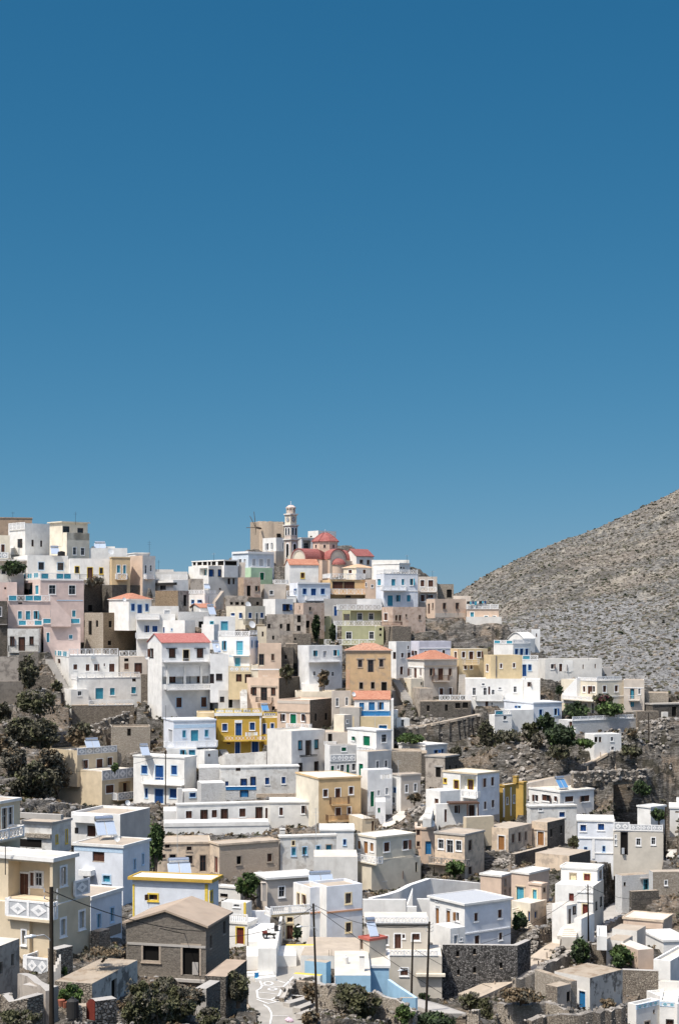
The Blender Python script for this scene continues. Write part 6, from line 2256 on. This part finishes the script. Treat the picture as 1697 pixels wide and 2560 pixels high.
def terrain():
    groundmat(); mountmat()
    for f in FOOT:
        c, u, v, t, s, zb = f; cx = c[0]+u[0]*t/2+v[0]*s/2; cy = c[1]+u[1]*t/2+v[1]*s/2; r = math.hypot(t, s)/2+2
        for i in range(int((cx-r)//12), int((cx+r)//12)+1):
            for j in range(int((cy-r)//12), int((cy+r)//12)+1): FOOTI.setdefault((i, j), []).append(f)
    C = np.array(CTRL+FAR, float)
    A = np.concatenate([np.linspace(-.9, -.24, 20)[:-1], np.arange(-.24, .24, .00165), np.linspace(.24, .9, 20)[1:]])
    Yv = np.concatenate([np.arange(60, 130, .45), np.arange(130, 385, .68), np.arange(385, 620, 1.6)])
    GA, GY = np.meshgrid(A, Yv); PX = (GA*GY).ravel(); PY = GY.ravel(); Z = np.empty(len(PX))
    for i in range(0, len(PX), 6000):
        d2 = (PX[i:i+6000, None]-C[None, :, 0])**2+(PY[i:i+6000, None]-C[None, :, 1])**2+1.2
        w = d2**-1.9; Z[i:i+6000] = (w*C[:, 2]).sum(1)/w.sum(1)
    K = PX/PY*F+CX
    # the spur drops away behind the last houses on the right
    yb = np.interp(K, [700, 1000, 1120, 1180, 1260, 1330, 1420, 1520, 1640, 1800], [520, 452, 436, 410, 392, 376, 364, 354, 356, 356])
    Z -= np.clip(PY-yb, 0, None)*.75
    big = vf(PX*.035, PY*.035, 0*Z, 3, 3); Z += (big-.5)*2.2
    rock = np.clip((vf(PX*.02, PY*.02, 0*Z, 21, 3)-.36)*5, 0, 1)
    Z += ledges(Z, PX, PY, 1.5, -.22, 3.2)*rock*1.25+ledges(Z, PX, PY, .55, -.3, 3)*rock*1.0
    Z += (vf(PX*.3, PY*.3, Z*.3, 7, 5, .6)-.5)*1.3+(vf(PX*1.1, PY*1.1, Z*0, 9, 3)-.5)*.35
    ka = (K-CX)/F
    for x0, x1, ox, oy, dx, dy, zb in LOS:
        m = (K > x0-2) & (K < x1+2)
        if not m.any(): continue
        den = dx-ka*dy; Yf = oy+np.where(np.abs(den) > .02, (ka*oy-ox)/np.where(np.abs(den) > .02, den, 1), 0)*dy
        m &= (PY < Yf+.3) & (PY > Yf-95); lim = zb/Yf*PY-.1
        Z = np.where(m & (Z > lim), lim-.12*(Z-lim).clip(0, 1), Z)
    for c, u, v, t, s, zb in FOOT:
        dx = PX-c[0]; dy = PY-c[1]; a = dx*u[0]+dy*u[1]; b = dx*v[0]+dy*v[1]
        m = (a > -.7) & (a < t+.7) & (b > -.9) & (b < s+.7)
        Z = np.where(m, np.minimum(Z, zb-.05), Z)
    for pts in RIB:
        for (pa, wa), (pb, wb) in zip(pts, pts[1:]):
            d = np.array([pb.x-pa.x, pb.y-pa.y]); L2 = (d**2).sum(); tt = np.clip(((PX-pa.x)*d[0]+(PY-pa.y)*d[1])/L2, 0, 1)
            dist = np.hypot(PX-pa.x-tt*d[0], PY-pa.y-tt*d[1]); zl = pa.z+(pb.z-pa.z)*tt
            Z = np.where(dist < (wa+wb)/4+.9, np.minimum(Z, zl-.2), Z); Z = np.where(dist < (wa+wb)/4+.2, zl-.2, Z)
    nx, ny = len(A), len(Yv)
    me = bpy.data.meshes.new('terrain'); vv = np.column_stack([PX, PY, Z])
    ii = np.arange(nx*ny).reshape(ny, nx); f = np.stack([ii[:-1, :-1], ii[:-1, 1:], ii[1:, 1:], ii[1:, :-1]], -1).reshape(-1, 4)
    me.from_pydata(vv.tolist(), [], f.tolist()); me.materials.append(MATS['ground']); o = bpy.data.objects.new('terrain', me); COL.objects.link(o); o['kind'] = 'structure'
    m = MB(); m.quad((-6000,-500,-95), (6000,-500,-95), (6000,9000,-95), (-6000,9000,-95), 'ground'); o = m.build('ground', None, (0, 0, -95)); o['kind'] = 'structure'
    rnd = random.Random(11); Zg = Z.reshape(ny, nx)
    def zat(x, y):
        a = x/y; i = int(np.searchsorted(A, a))-1; j = int(np.searchsorted(Yv, y))-1
        i = max(0, min(nx-2, i)); j = max(0, min(ny-2, j)); fi = (a-A[i])/(A[i+1]-A[i]); fj = (y-Yv[j])/(Yv[j+1]-Yv[j])
        return (Zg[j, i]*(1-fi)+Zg[j, i+1]*fi)*(1-fj)+(Zg[j+1, i]*(1-fi)+Zg[j+1, i+1]*fi)*fj
    def onrib(x, y):
        for pts in RIB:
            for (pa, wa), (pb, wb) in zip(pts, pts[1:]):
                dx, dy = pb.x-pa.x, pb.y-pa.y; t = max(0, min(1, ((x-pa.x)*dx+(y-pa.y)*dy)/(dx*dx+dy*dy+1e-9)))
                if math.hypot(x-pa.x-dx*t, y-pa.y-dy*t) < (wa+wb)/4+.5: return True
        return False
    def spots(n, ymin, ymax, dens=None):
        out = []; tries = 0
        while len(out) < n and tries < n*14:
            tries += 1; y = ymin+(ymax-ymin)*rnd.random(); x = y*rnd.uniform(-.225, .225)
            if dens and mnoise.noise((x*.07, y*.07, 5)) < dens: continue
            if inside_foot(x, y) or onrib(x, y) or y > np.interp(x/y*F+CX, [1100, 1260, 1420], [425, 386, 360]): continue
            out.append((x, y, zat(x, y)))
        return out
    o = scatter_mesh(spots(5200, 85, 370), 'rock_grey', rnd, .10, .75).build('rocks', None, (0, 200, -30)); tag(o, 'loose grey rocks strewn over the bare slopes between the houses', None, None, 'stuff')
    o = scatter_mesh(spots(4800, 85, 420), 'rock_bits', rnd, .10, .7).build('rocks', None, (0, 200, -30)); tag(o, 'brown field stones scattered on the slopes and paths', None, None, 'stuff')
    for px, py, w, h, D, n, sz in HEAPS:        # rubble heaps
        pts = []
        for _ in range(n):
            x = ((px+rnd.gauss(0, .32)*w)-CX)/F*D; y = D+rnd.gauss(0, .3)*h
            if y > 60 and not onrib(x, y): pts.append((x, y, zat(x, y)+rnd.random()**2*.5))
        HP.extend((p, sz) for p in pts)
    m = scatter_mesh([p for p, _ in HP], 'rock_pale', rnd, .12, .62); o = m.build('rubble', None, (0, 200, -30)); tag(o, 'pale rubble heaps of fallen building stone beside the ruins and walls', None, None, 'stuff')
    for nm, lab, n, mt, dn in (('scrub', 'dry brown grass and thistles on the open slopes', 1500, 'leaf_dry', -.1), ('scrub', 'dark thorny ground scrub on the rocky slopes', 2300, 'leaf_scrub', .02), ('scrub', 'olive green low scrub on the rocky slopes', 900, 'leaf_olive', .05)):
        m = MB()
        for x, y, z in spots(n, 88, 380, dn):
            r = rnd.uniform(.25, .95)*min(1, y/220); leafcloud(m, (x, y, z+r*.25), r, r, r*.6, 24, max(.09, y*.0010), mt, rnd, 3)
        o = m.build(nm, None, (0, 200, -30)); tag(o, lab, None, None, 'stuff')
    mountain(rnd)
HEAPS = []; HP = []
def ex_heap(rest, X, Y, s):
    q = rest.split(); HEAPS.append((X(q[0]), Y(q[1]), float(q[2])/s, float(q[3]), fd(q[4]), int(q[5]), 1))
EXTRA['K'] = ex_heap
def mountain(rnd):
    rp = [(900,1575),(1000,1545),(1100,1507),(1148,1484),(1200,1449),(1264,1416),(1327,1382),(1379,1361),(1422,1342),(1455,1334),(1488,1322),(1532,1303),(1600,1273),(1697,1226),(1800,1180),(2100,1065),(2500,960)]
    rx = [(q[0]-CX)/F for q in rp]; ry = [(YH-q[1])/F*860 for q in rp]
    na, nb = 520, 330; A = np.linspace(.02, .42, na); vs = []
    def zf(a, t):
        zr = float(np.interp(a, rx, ry)); z0 = -30-140*max(0, .1-a)
        s = t if t <= 1 else 1; base = z0+(zr-z0)*(.55*s+.45*s*s)
        if t > 1: base = zr-(t-1)*zr*.0-90*(t-1)**1.3
        return base
    for j in range(nb):
        t = j/(nb-1)*1.25; Yd = 425+t*435
        for i in range(na):
            a = A[i]; x = a*Yd; k = min(1, t*6)*(1 if t < .97 else max(.25, 1-(t-.97)*20))
            n = 5*fbm(x*.012, Yd*.012, 3, 3)+2.2*abs(fbm(x*.045, Yd*.03, 5, 3))+1.0*fbm(x*.16, Yd*.12, 9, 4)
            n += .8*math.sin((zf(a, t)+3*fbm(x*.02, Yd*.02, 1, 2))*1.1)*max(0, fbm(x*.01+4, Yd*.01, 2, 2))
            vs.append((x, Yd, zf(a, t)+n*k*.8))
    f = [(j*na+i, j*na+i+1, (j+1)*na+i+1, (j+1)*na+i) for j in range(nb-1) for i in range(na-1)]
    me = bpy.data.meshes.new('mountain'); me.from_pydata(vs, [], f); me.materials.append(MATS['mountain']); me.polygons.foreach_set('use_smooth', [True]*len(f))
    o = bpy.data.objects.new('mountain', me); COL.objects.link(o); o['kind'] = 'structure'; o['label'] = 'bare grey brown mountain slope rising to the right behind the village'
    for px, py, w in ((1548, 1589, 17), (1492, 1607, 13), (1460, 1626, 8), (1372, 1416, 11), (1562, 1491, 14), (1440, 1432, 12), (1511, 1452, 13), (1685, 1595, 11), (1652, 1602, 6), (1665, 1583, 7), (1430, 1425, 9), (1405, 1500, 9), (1590, 1380, 10), (1530, 1325, 9), (1460, 1385, 8), (1640, 1440, 10), (1610, 1660, 12), (1300, 1440, 9), (1350, 1470, 9), (1505, 1650, 10)):
        a = (px-CX)/F; i = int(np.searchsorted(A, a)); tgt = (YH-py)/F
        for j in range(nb):
            v = vs[j*na+i]
            if v[2]/v[1] >= tgt: break
        r = w/2/F*v[1]; m = MB(); leafcloud(m, (v[0], v[1], v[2]+r*.35), r, r, r*.65, 160, r*.22, 'leaf_dark', rnd, 5); o = m.build('hill_bush', None, v)
        tag(o, 'lone dark round bush on the pale slope of the bare mountain', 'bush', 'lone bushes on the mountain slope')
    def pick(n, lo=0.0):
        out = []
        while len(out) < n:
            i = rnd.randrange(na-1); j = int(nb/1.25*(lo+(1.0-lo)*rnd.random()**.8)); v = vs[j*na+i]
            if .05 < v[0]/v[1] < .26: out.append((v[0]+rnd.uniform(-.5,.5), v[1]+rnd.uniform(-.6,.6), v[2]))
        return out
    o = scatter_mesh(pick(15000), 'leaf_scrub', rnd, .2, .85, .6).build('scrub', None, (150, 640, 0)); tag(o, 'low dark scrub dotted all over the mountain slope', None, None, 'stuff')
    o = scatter_mesh(pick(6500), 'rock_bits', rnd, .2, .9, .7).build('rocks', None, (150, 640, 0)); tag(o, 'pale boulders dotted over the mountain slope', None, None, 'stuff')

# ------------------------------------------------------------------ sky, sun, camera
EXPO = .6
def light():
    w = bpy.data.worlds.new('World'); SC.world = w; w.use_nodes = True; t = w.node_tree
    bg = t.nodes['Background']; sk = t.nodes.new('ShaderNodeTexSky'); sk.sky_type = 'NISHITA'; sk.sun_disc = False
    el, az = math.radians(60), math.radians(45)      # az: from straight behind the camera towards the left
    d = Vector((-math.sin(az)*math.cos(el), -math.cos(az)*math.cos(el), math.sin(el)))
    sk.sun_elevation = el; sk.sun_rotation = math.atan2(d.x, d.y)
    sk.altitude = 0; sk.air_density = .5; sk.dust_density = 1.0; sk.ozone_density = 8.0
    # deepen the low sky to the photograph's teal blue; the upper sky stays as it is
    tg = nd(t, 'ShaderNodeTexCoord'); up = nd(t, 'ShaderNodeVectorMath', operation='ADD'); up.inputs[1].default_value = (0, 0, .04); t.links.new(tg.outputs['Generated'], up.inputs[0]); t.links.new(up.outputs[0], sk.inputs[0])
    sm = nd(t, 'ShaderNodeVectorMath', operation='SCALE'); sm.inputs['Scale'].default_value = .12; t.links.new(sk.outputs[0], sm.inputs[0])
    sp = nd(t, 'ShaderNodeSeparateXYZ'); t.links.new(sm.outputs[0], sp.inputs[0]); cb = nd(t, 'ShaderNodeCombineXYZ')
    for i, (g, k) in enumerate(((1.68, 2.55), (.82, .838), (.60, .68))):
        pw = nd(t, 'ShaderNodeMath', operation='POWER'); pw.inputs[1].default_value = g; t.links.new(sp.outputs[i], pw.inputs[0])
        mu = nd(t, 'ShaderNodeMath', operation='MULTIPLY'); mu.inputs[1].default_value = k/.15/2**EXPO; t.links.new(pw.outputs[0], mu.inputs[0]); t.links.new(mu.outputs[0], cb.inputs[i])
    tc = nd(t, 'ShaderNodeTexCoord'); sz = nd(t, 'ShaderNodeSeparateXYZ'); t.links.new(tc.outputs['Generated'], sz.inputs[0])
    sk2 = nd(t, 'ShaderNodeTexSky'); sk2.sky_type = 'NISHITA'; sk2.sun_disc = False; sk2.sun_elevation = sk.sun_elevation; sk2.sun_rotation = sk.sun_rotation; sk2.ozone_density = 1.5; sk2.dust_density = 2.0
    t.links.new(mix(t, ramp(t, sz.outputs[2], (.40, 0), (.62, 1)), cb.outputs[0], sk2.outputs[0]), bg.inputs[0]); bg.inputs[1].default_value = .15
    s = bpy.data.lights.new('sun', 'SUN'); s.energy = 3.2; s.angle = math.radians(.53); s.color = (1, .95, .87)
    so = bpy.data.objects.new('sun', s); COL.objects.link(so); so.rotation_euler = d.to_track_quat('Z', 'Y').to_euler(); so.location = (-100, 0, 200)
    cam = bpy.data.cameras.new('camera'); co = bpy.data.objects.new('camera', cam); COL.objects.link(co); SC.camera = co
    co.location = (0, 0, 0); co.rotation_euler = (math.pi/2, 0, 0)
    cam.sensor_fit = 'VERTICAL'; cam.sensor_height = 36; cam.lens = F/2560*36; cam.shift_y = (YH-1280)/2560; cam.clip_end = 20000; cam.clip_start = 1
    SC.view_settings.view_transform = 'Standard'; SC.view_settings.look = 'None'; SC.view_settings.exposure = EXPO; SC.view_settings.gamma = 1

def ex_mark(rest, X, Y, s):         # painted lines lying on the last ribbon: width | x y, x y, ...
    w, v = rest.split('|'); L, R, lane = LAST; w = float(w)
    tris = []
    for i in range(len(L)-1): tris += [(L[i], R[i], R[i+1]), (L[i], R[i+1], L[i+1])]
    def hit(x, y):
        d = Vector(((x-CX)/F, 1, (YH-y)/F)); best = None
        for a, b, c in tris:
            n = (b-a).cross(c-a); t = n.dot(a)/n.dot(d); p = d*t; g = (a+b+c)/3; q = (p-g).length
            if best is None or q < best[0]: best = (q, p)
        return best[1]+Vector((0,0,.03))
    m = MB(); P0 = [hit(X(g.split()[0]), Y(g.split()[1])) for g in v.split(',')]
    for i in range(len(P0)-1):
        a, b = P0[i], P0[i+1]; d = b-a; n = Vector((-d.y, d.x, 0)).normalized()*w/2
        up = Vector((0,0,.012+.001*(i % 2))); e = d.normalized()*w*.3
        m.hexa([a-e-n, b+e-n, b+e+n, a-e+n, a-e-n+up, b+e-n+up, b+e+n+up, a-e+n+up], 'paint_white')
    m.build('painted_line', lane)
EXTRA['M'] = ex_mark
def quad_bike(x, y, D, label):
    c = P(x, y, D); e = empty('quad_bike', c, label, 'quad bike'); m = MB(); fr = Frame((c.x-1.0, c.y), (1, .12), 2); fr.n = (.12, -1)
    for a in (.35, 1.6):
        for n in (.1, -.75):
            m = MB(); w = Vector(fr.at(a, n, c.z+.3)); d = Vector((fr.n[0], fr.n[1], 0)).normalized()
            m.cyl(w-d*.13, w+d*.13, .31, .31, 'rubber', 14); o = m.build('wheel', e); m = MB(); m.cyl(w+d*.12, w+d*.15, .16, .14, 'paint_grey', 10); m.build('rim', o)
    m = MB(); m.box(fr, .2, 1.75, -.55, -.1, c.z+.32, c.z+.6, 'iron'); m.build('frame', e)
    m = MB(); m.box(fr, 1.05, 1.95, -.8, .12, c.z+.62, c.z+.82, 'paint_white'); m.box(fr, .05, .62, -.8, .12, c.z+.62, c.z+.8, 'red_brown'); m.build('fender', e)
    m = MB(); m.box(fr, .8, 1.6, -.52, -.14, c.z+.83, c.z+1.0, 'paint_white'); m.build('seat', e)
    m = MB(); m.cyl(fr.at(.62, -.33, c.z+.7), fr.at(.72, -.33, c.z+1.15), .03, .03, 'iron', 6); m.cyl(fr.at(.74, -.75, c.z+1.17), fr.at(.74, .1, c.z+1.17), .025, .025, 'iron', 6); m.build('handlebar', e)
    m = MB(); m.box(fr, 1.5, 1.98, -.7, 0, c.z+.84, c.z+1.5, 'iron'); m.build('box', e)
def red_gate():
    T = lambda x, y, D: P(140+x/8.71, 2460+y/8.71, D); a, b = T(668, 780, 92.4), T(850, 780, 92.0); e = empty('garden_gate', a, 'small dark red wooden gate between the stone garden walls', 'gate')
    d = Vector((b.x-a.x, b.y-a.y)); L = d.length; fr = Frame((a.x, a.y), tuple(d/L), L); zt = T(668, 400, 92.4).z; z0 = a.z
    m = MB(); m.box(fr, 0, L, -.05, 0, z0+.05, z0+(zt-z0)*.48, 'red_brown'); m.build('panel', e)
    m = MB()
    for i in range(7):
        x = L*(i+.5)/7; m.box(fr, x-.05, x+.05, -.05, .0, z0+(zt-z0)*.48, zt+.25*math.sin(i/6*2.4), 'red_brown')
    m.build('slats', e)
def chair(x, y, D, label):
    c = P(x, y, D); e = empty('chair', c, label, 'chair'); fr = Frame((c.x, c.y), (1, 0), .5)
    m = MB(); m.box(fr, 0, .5, -.5, 0, c.z+.43, c.z+.48, 'turquoise'); m.build('seat', e)
    m = MB(); m.box(fr, 0, .5, -.5, -.45, c.z+.481, c.z+1.0, 'blue_light'); m.build('backrest', e)
    for p in (.02, .44):
        for n in (-.06, -.49):
            m = MB(); m.box(fr, p, p+.04, n, n+.04, c.z, c.z+.43, 'iron'); m.build('leg', e)
def cloth_bundle():
    c = P(600+955/7.84, 2440+1010/7.84, 168); e = empty('cloth_bundle', c, 'pale pink cloth bundle on a white post at the bottom of the painted lane', 'cloth')
    m = MB(); m.cyl(c-Vector((0,0,.3)), c+Vector((0,0,.62)), .09, .08, 'paint_white', 8); m.build('post', e)
    m = MB(); r = random.Random(5); n = 16
    rings = [(.0, .55), (.26, .6), (.34, .75), (.27, .92), (.12, 1.02), (.02, 1.08)]; vs = []
    for j, (rr, z) in enumerate(rings):
        for i in range(n):
            k = rr*(1+.22*math.sin(i*2.3+j)+.1*r.random()); t = 2*math.pi*i/n; vs.append(c+Vector((k*math.cos(t)*1.15+.08, k*math.sin(t), z-.05*math.cos(t))))
    m.add(vs, [(j*n+i, j*n+(i+1) % n, (j+1)*n+(i+1) % n, (j+1)*n+i) for j in range(len(rings)-1) for i in range(n)], 'cloth_pink'); m.build('cloth', e)
def antennas():
    for x, y0, y1, D, lab in ((a, b, c, fd(d), l) for a, b, c, d, l in ((33, 1279, 1296, 455, 'thin roof antenna on the brown roofed skyline house'), (189.5, 1279, 1306, 413, 'tall thin antenna on the tall cream house roof'), (374, 1352, 1385, 399, 'thin mast on the peach block at the end of the left ridge'), (397, 1400, 1424, 402, 'short mast above the saddle behind the baluster terrace'))):
        b = P(x, y1, D+2); t = P(x, y0, D+2); m = MB(); m.cyl(b-Vector((0,0,.6)), t, .045, .03, 'iron', 5)
        for k in (.72, .86): q = b.lerp(t, k); m.cyl(q-Vector((.5,0,0)), q+Vector((.5,0,0)), .02, .02, 'iron', 4)
        tag(m.build('antenna', None, b), lab, 'antenna', 'roof antennas')

def ex_wall(rest, X, Y, s):       # free-standing wall through points with its own top line
    nm, cat, lab, mat, cap, th, hb, v = rest.split('|'); th = float(th); hb = float(hb)
    pts = [P(X(g.split()[0]), Y(g.split()[1]), fd(g.split()[2])) for g in v.split(',')]
    if len(pts) > 2 and nm != 'x':         # rough, slightly uneven crest
        fine = []
        for a, b in zip(pts, pts[1:]):
            n = max(1, int((b-a).length/(.7 if mat.startswith('stone') else 1.4))); fine += [a.lerp(b, i/n) for i in range(n)]
        pts = fine+[pts[-1]]
    r = random.Random(int(pts[0].x*10)); rough = .24 if mat.startswith('stone') else .07 if mat.startswith('worn') or mat == 'white_worn' else .0
    m = MB(); zb = min(p.z for p in pts)-hb; A = []; B = []
    for i, p in enumerate(pts):
        a = pts[max(0, i-1)]; b = pts[min(len(pts)-1, i+1)]; d = b-a; d.z = 0; d.normalize(); n = Vector((d.y, -d.x, 0)); dz = Vector((0,0,r.uniform(-rough, rough)))
        n = n*(1+(r.uniform(-.35, .35) if rough > .2 else 0)); A.append(p+n*th/2+dz); B.append(p-n*th/2+dz)
        if rough > .2:
            for _ in range(4): HP.append((tuple(p+Vector((r.uniform(-.5, .5), r.uniform(-.35, .35), dz.z-.06))), 1))
            for _ in range(3): HP.append((tuple(p+n*(th/2+.15)+Vector((r.uniform(-.5, .5), -r.uniform(0, .5), -hb*r.uniform(.3, .9)))), 1))
    lo = lambda q: Vector((q.x, q.y, zb))
    for i in range(len(pts)-1):
        m.quad(lo(A[i]), lo(A[i+1]), A[i+1], A[i], mat); m.quad(lo(B[i+1]), lo(B[i]), B[i], B[i+1], mat); m.quad(A[i], A[i+1], B[i+1], B[i], cap)
    m.quad(lo(B[0]), lo(A[0]), A[0], B[0], mat); m.quad(lo(A[-1]), lo(B[-1]), B[-1], A[-1], mat)
    for i in range(len(pts)-1):
        p, q = pts[i], pts[i+1]; k0, k1 = sorted((p.x/p.y*F+CX, q.x/q.y*F+CX)); d = q-p; L = math.hypot(d.x, d.y) or 1
        if hb > 1: LOS.append((k0, k1, p.x, p.y, d.x/L, d.y/L, max(zb, min(p.z, q.z)-hb)))
    tag(m.build(nm, None, pts[0]), lab, cat)
EXTRA['W'] = ex_wall
def ex_slabs(rest, X, Y, s):      # a flight of loose stone steps: x0 y0 x1 y1 D, ...
    nm, lab, mat, v = rest.split('|'); m = MB(); o = None
    for g in v.split(','):
        q = g.split(); a = P(X(q[0]), Y(q[1]), fd(q[4])); b = P(X(q[2]), Y(q[3]), fd(q[4])+float(q[5])); d = b-a; L = math.hypot(d.x, d.y); u = (d.x/L, d.y/L); fr = Frame((a.x, a.y), u, L)
        p = [(0, .45), (L, .45), (L, -.5), (0, -.5)]; z = lambda t: a.z+(b.z-a.z)*t/L
        m.hexa([fr.at(t, n, z(t)-.5) for t, n in p]+[fr.at(t, n, z(t)) for t, n in p], mat); o = o or a
        CTRL.append((a.x, a.y, a.z-.3)); CTRL.append((b.x, b.y, b.z-.3)); LOS.append((X(q[0]), X(q[2]), a.x, a.y, u[0], u[1], min(a.z, b.z)-.25))
    tag(m.build(nm, None, o), lab, 'steps')
EXTRA['Z'] = ex_slabs
def ex_pots(rest, X, Y, s):
    lab, v = rest.split('|')
    for g in v.split(','):
        q = g.split(); c = P(X(q[0]), Y(q[1]), fd(q[2])); k = float(q[3]) if len(q) > 3 else .22
        m = MB(); m.cyl(c-Vector((0,0,.05)), c+Vector((0,0,k*1.5)), k*.7, k, 'pot', 10); o = tag(m.build('flower_pot', None, c), lab, 'flower pot', 'red flower pots in a row')
EXTRA['F'] = ex_pots
def ex_tank(rest, X, Y, s):
    lab, v = rest.split('|'); q = v.split(); c = P(X(q[0]), Y(q[1]), fd(q[2])); r = float(q[3]); h = float(q[4]); mt = q[5]
    m = MB(); m.cyl(c-Vector((0,0,.2)), c+Vector((0,0,h*.85)), r, r, mt, 16); m.cyl(c+Vector((0,0,h*.85)), c+Vector((0,0,h)), r, r*.45, mt, 16); m.cyl(c+Vector((0,0,h)), c+Vector((0,0,h+.08)), r*.3, r*.3, mt, 10)
    tag(m.build('water_tank', None, c), lab, 'water tank')
EXTRA['J'] = ex_tank

def ex_ant(rest, X, Y, s):
    lab, v = rest.split('|'); q = v.split(); D = fd(q[3]); b = P(X(q[0]), Y(q[2]), D); t = P(X(q[0]), Y(q[1]), D)
    m = MB(); m.cyl(b-Vector((0,0,.8)), t, .04, .03, 'metal_grey' if len(q) > 4 else 'iron', 5)
    for k, w in ((.74, .45), (.86, .6), (.97, .35)): c = b.lerp(t, k); m.cyl(c-Vector((w,.1,0)), c+Vector((w,.1,0)), .018, .018, 'metal_grey', 4)
    tag(m.build('antenna', None, b), lab, 'antenna', 'roof antennas')
EXTRA['N'] = ex_ant
def ex_laundry(rest, X, Y, s):
    lab, v = rest.split('|'); q = v.split(); D = fd(q[4]); a = P(X(q[0]), Y(q[1]), D); b = P(X(q[2]), Y(q[3]), D); e = empty('washing_line', a, lab, 'laundry'); r = random.Random(int(a.x*7))
    m = MB(); m.cyl(a, b, .012, .012, 'rubber', 4); m.build('line', e)
    n = int(q[5]); d = b-a; L = d.length; fr = Frame((a.x, a.y), (d.x/math.hypot(d.x, d.y), d.y/math.hypot(d.x, d.y)), L)
    for i in range(n):
        x = L*(i+.5)/n; w = r.uniform(.2, .42); h = r.uniform(.5, .95); z = a.z+(b.z-a.z)*(i+.5)/n; m = MB()
        for k in range(4): m.hexa([fr.at(x-w+2*w*(k+p)/4, .03*math.sin(k+p+i)+o, z-y) for y in (h, 0) for p, o in ((0, 0), (1, 0), (1, -.02), (0, -.02))], q[6+i % (len(q)-6)])
        m.build('cloth', e)
EXTRA['Y'] = ex_laundry
def ex_flight(rest, X, Y, s):      # a flight of steps: name | label | material | x0 y0 D0 x1 y1 D1 halfwidth(px) n   (top to bottom)
    nm, lab, mat, v = rest.split('|'); q = v.split(); a = P(X(q[0]), Y(q[1]), fd(q[2])); b = P(X(q[3]), Y(q[4]), fd(q[5])); n = int(q[7]); hw = float(q[6])/s*a.y/F
    d = b-a; dh = math.hypot(d.x, d.y); u = (d.x/dh, d.y/dh) if dh > .2 else (0, -1); sd = Vector((1, 0, 0)) if abs(u[0]) < .8 else Vector((-u[1], u[0], 0)); m = MB()
    for i in range(n):
        p = a+d*((i+.5)/n); e = Vector((u[0], u[1], 0))*(dh/n*.5+.002*(i % 2)); w = sd*hw; z1 = Vector((0,0,.0)); z0 = Vector((0,0,-d.length/n-.7))
        m.hexa([p-w-e+z0, p+w-e+z0, p+w+e+z0, p-w+e+z0, p-w-e+z1, p+w-e+z1, p+w+e+z1, p-w+e+z1], mat)
        k = p.x/p.y*F+CX; h = hw*F/p.y; LOS.append((k-h, k+h, 0, p.y, 1, 0, p.z-.3)); 
        if i % 2 == 0: CTRL.append((p.x, p.y, p.z-.4))
    tag(m.build(nm, None, a), lab, 'steps')
EXTRA['E'] = ex_flight
light()
parse(DATA)
church(); tower(); mill(); antennas()
quad_bike(676, 2346, 198.3, 'small white and red quad bike parked on the white ship shaped terrace')
red_gate(); chair(636, 2455, 186, 'little blue chair beside the painted lane at the bottom centre'); cloth_bundle()
terrain()
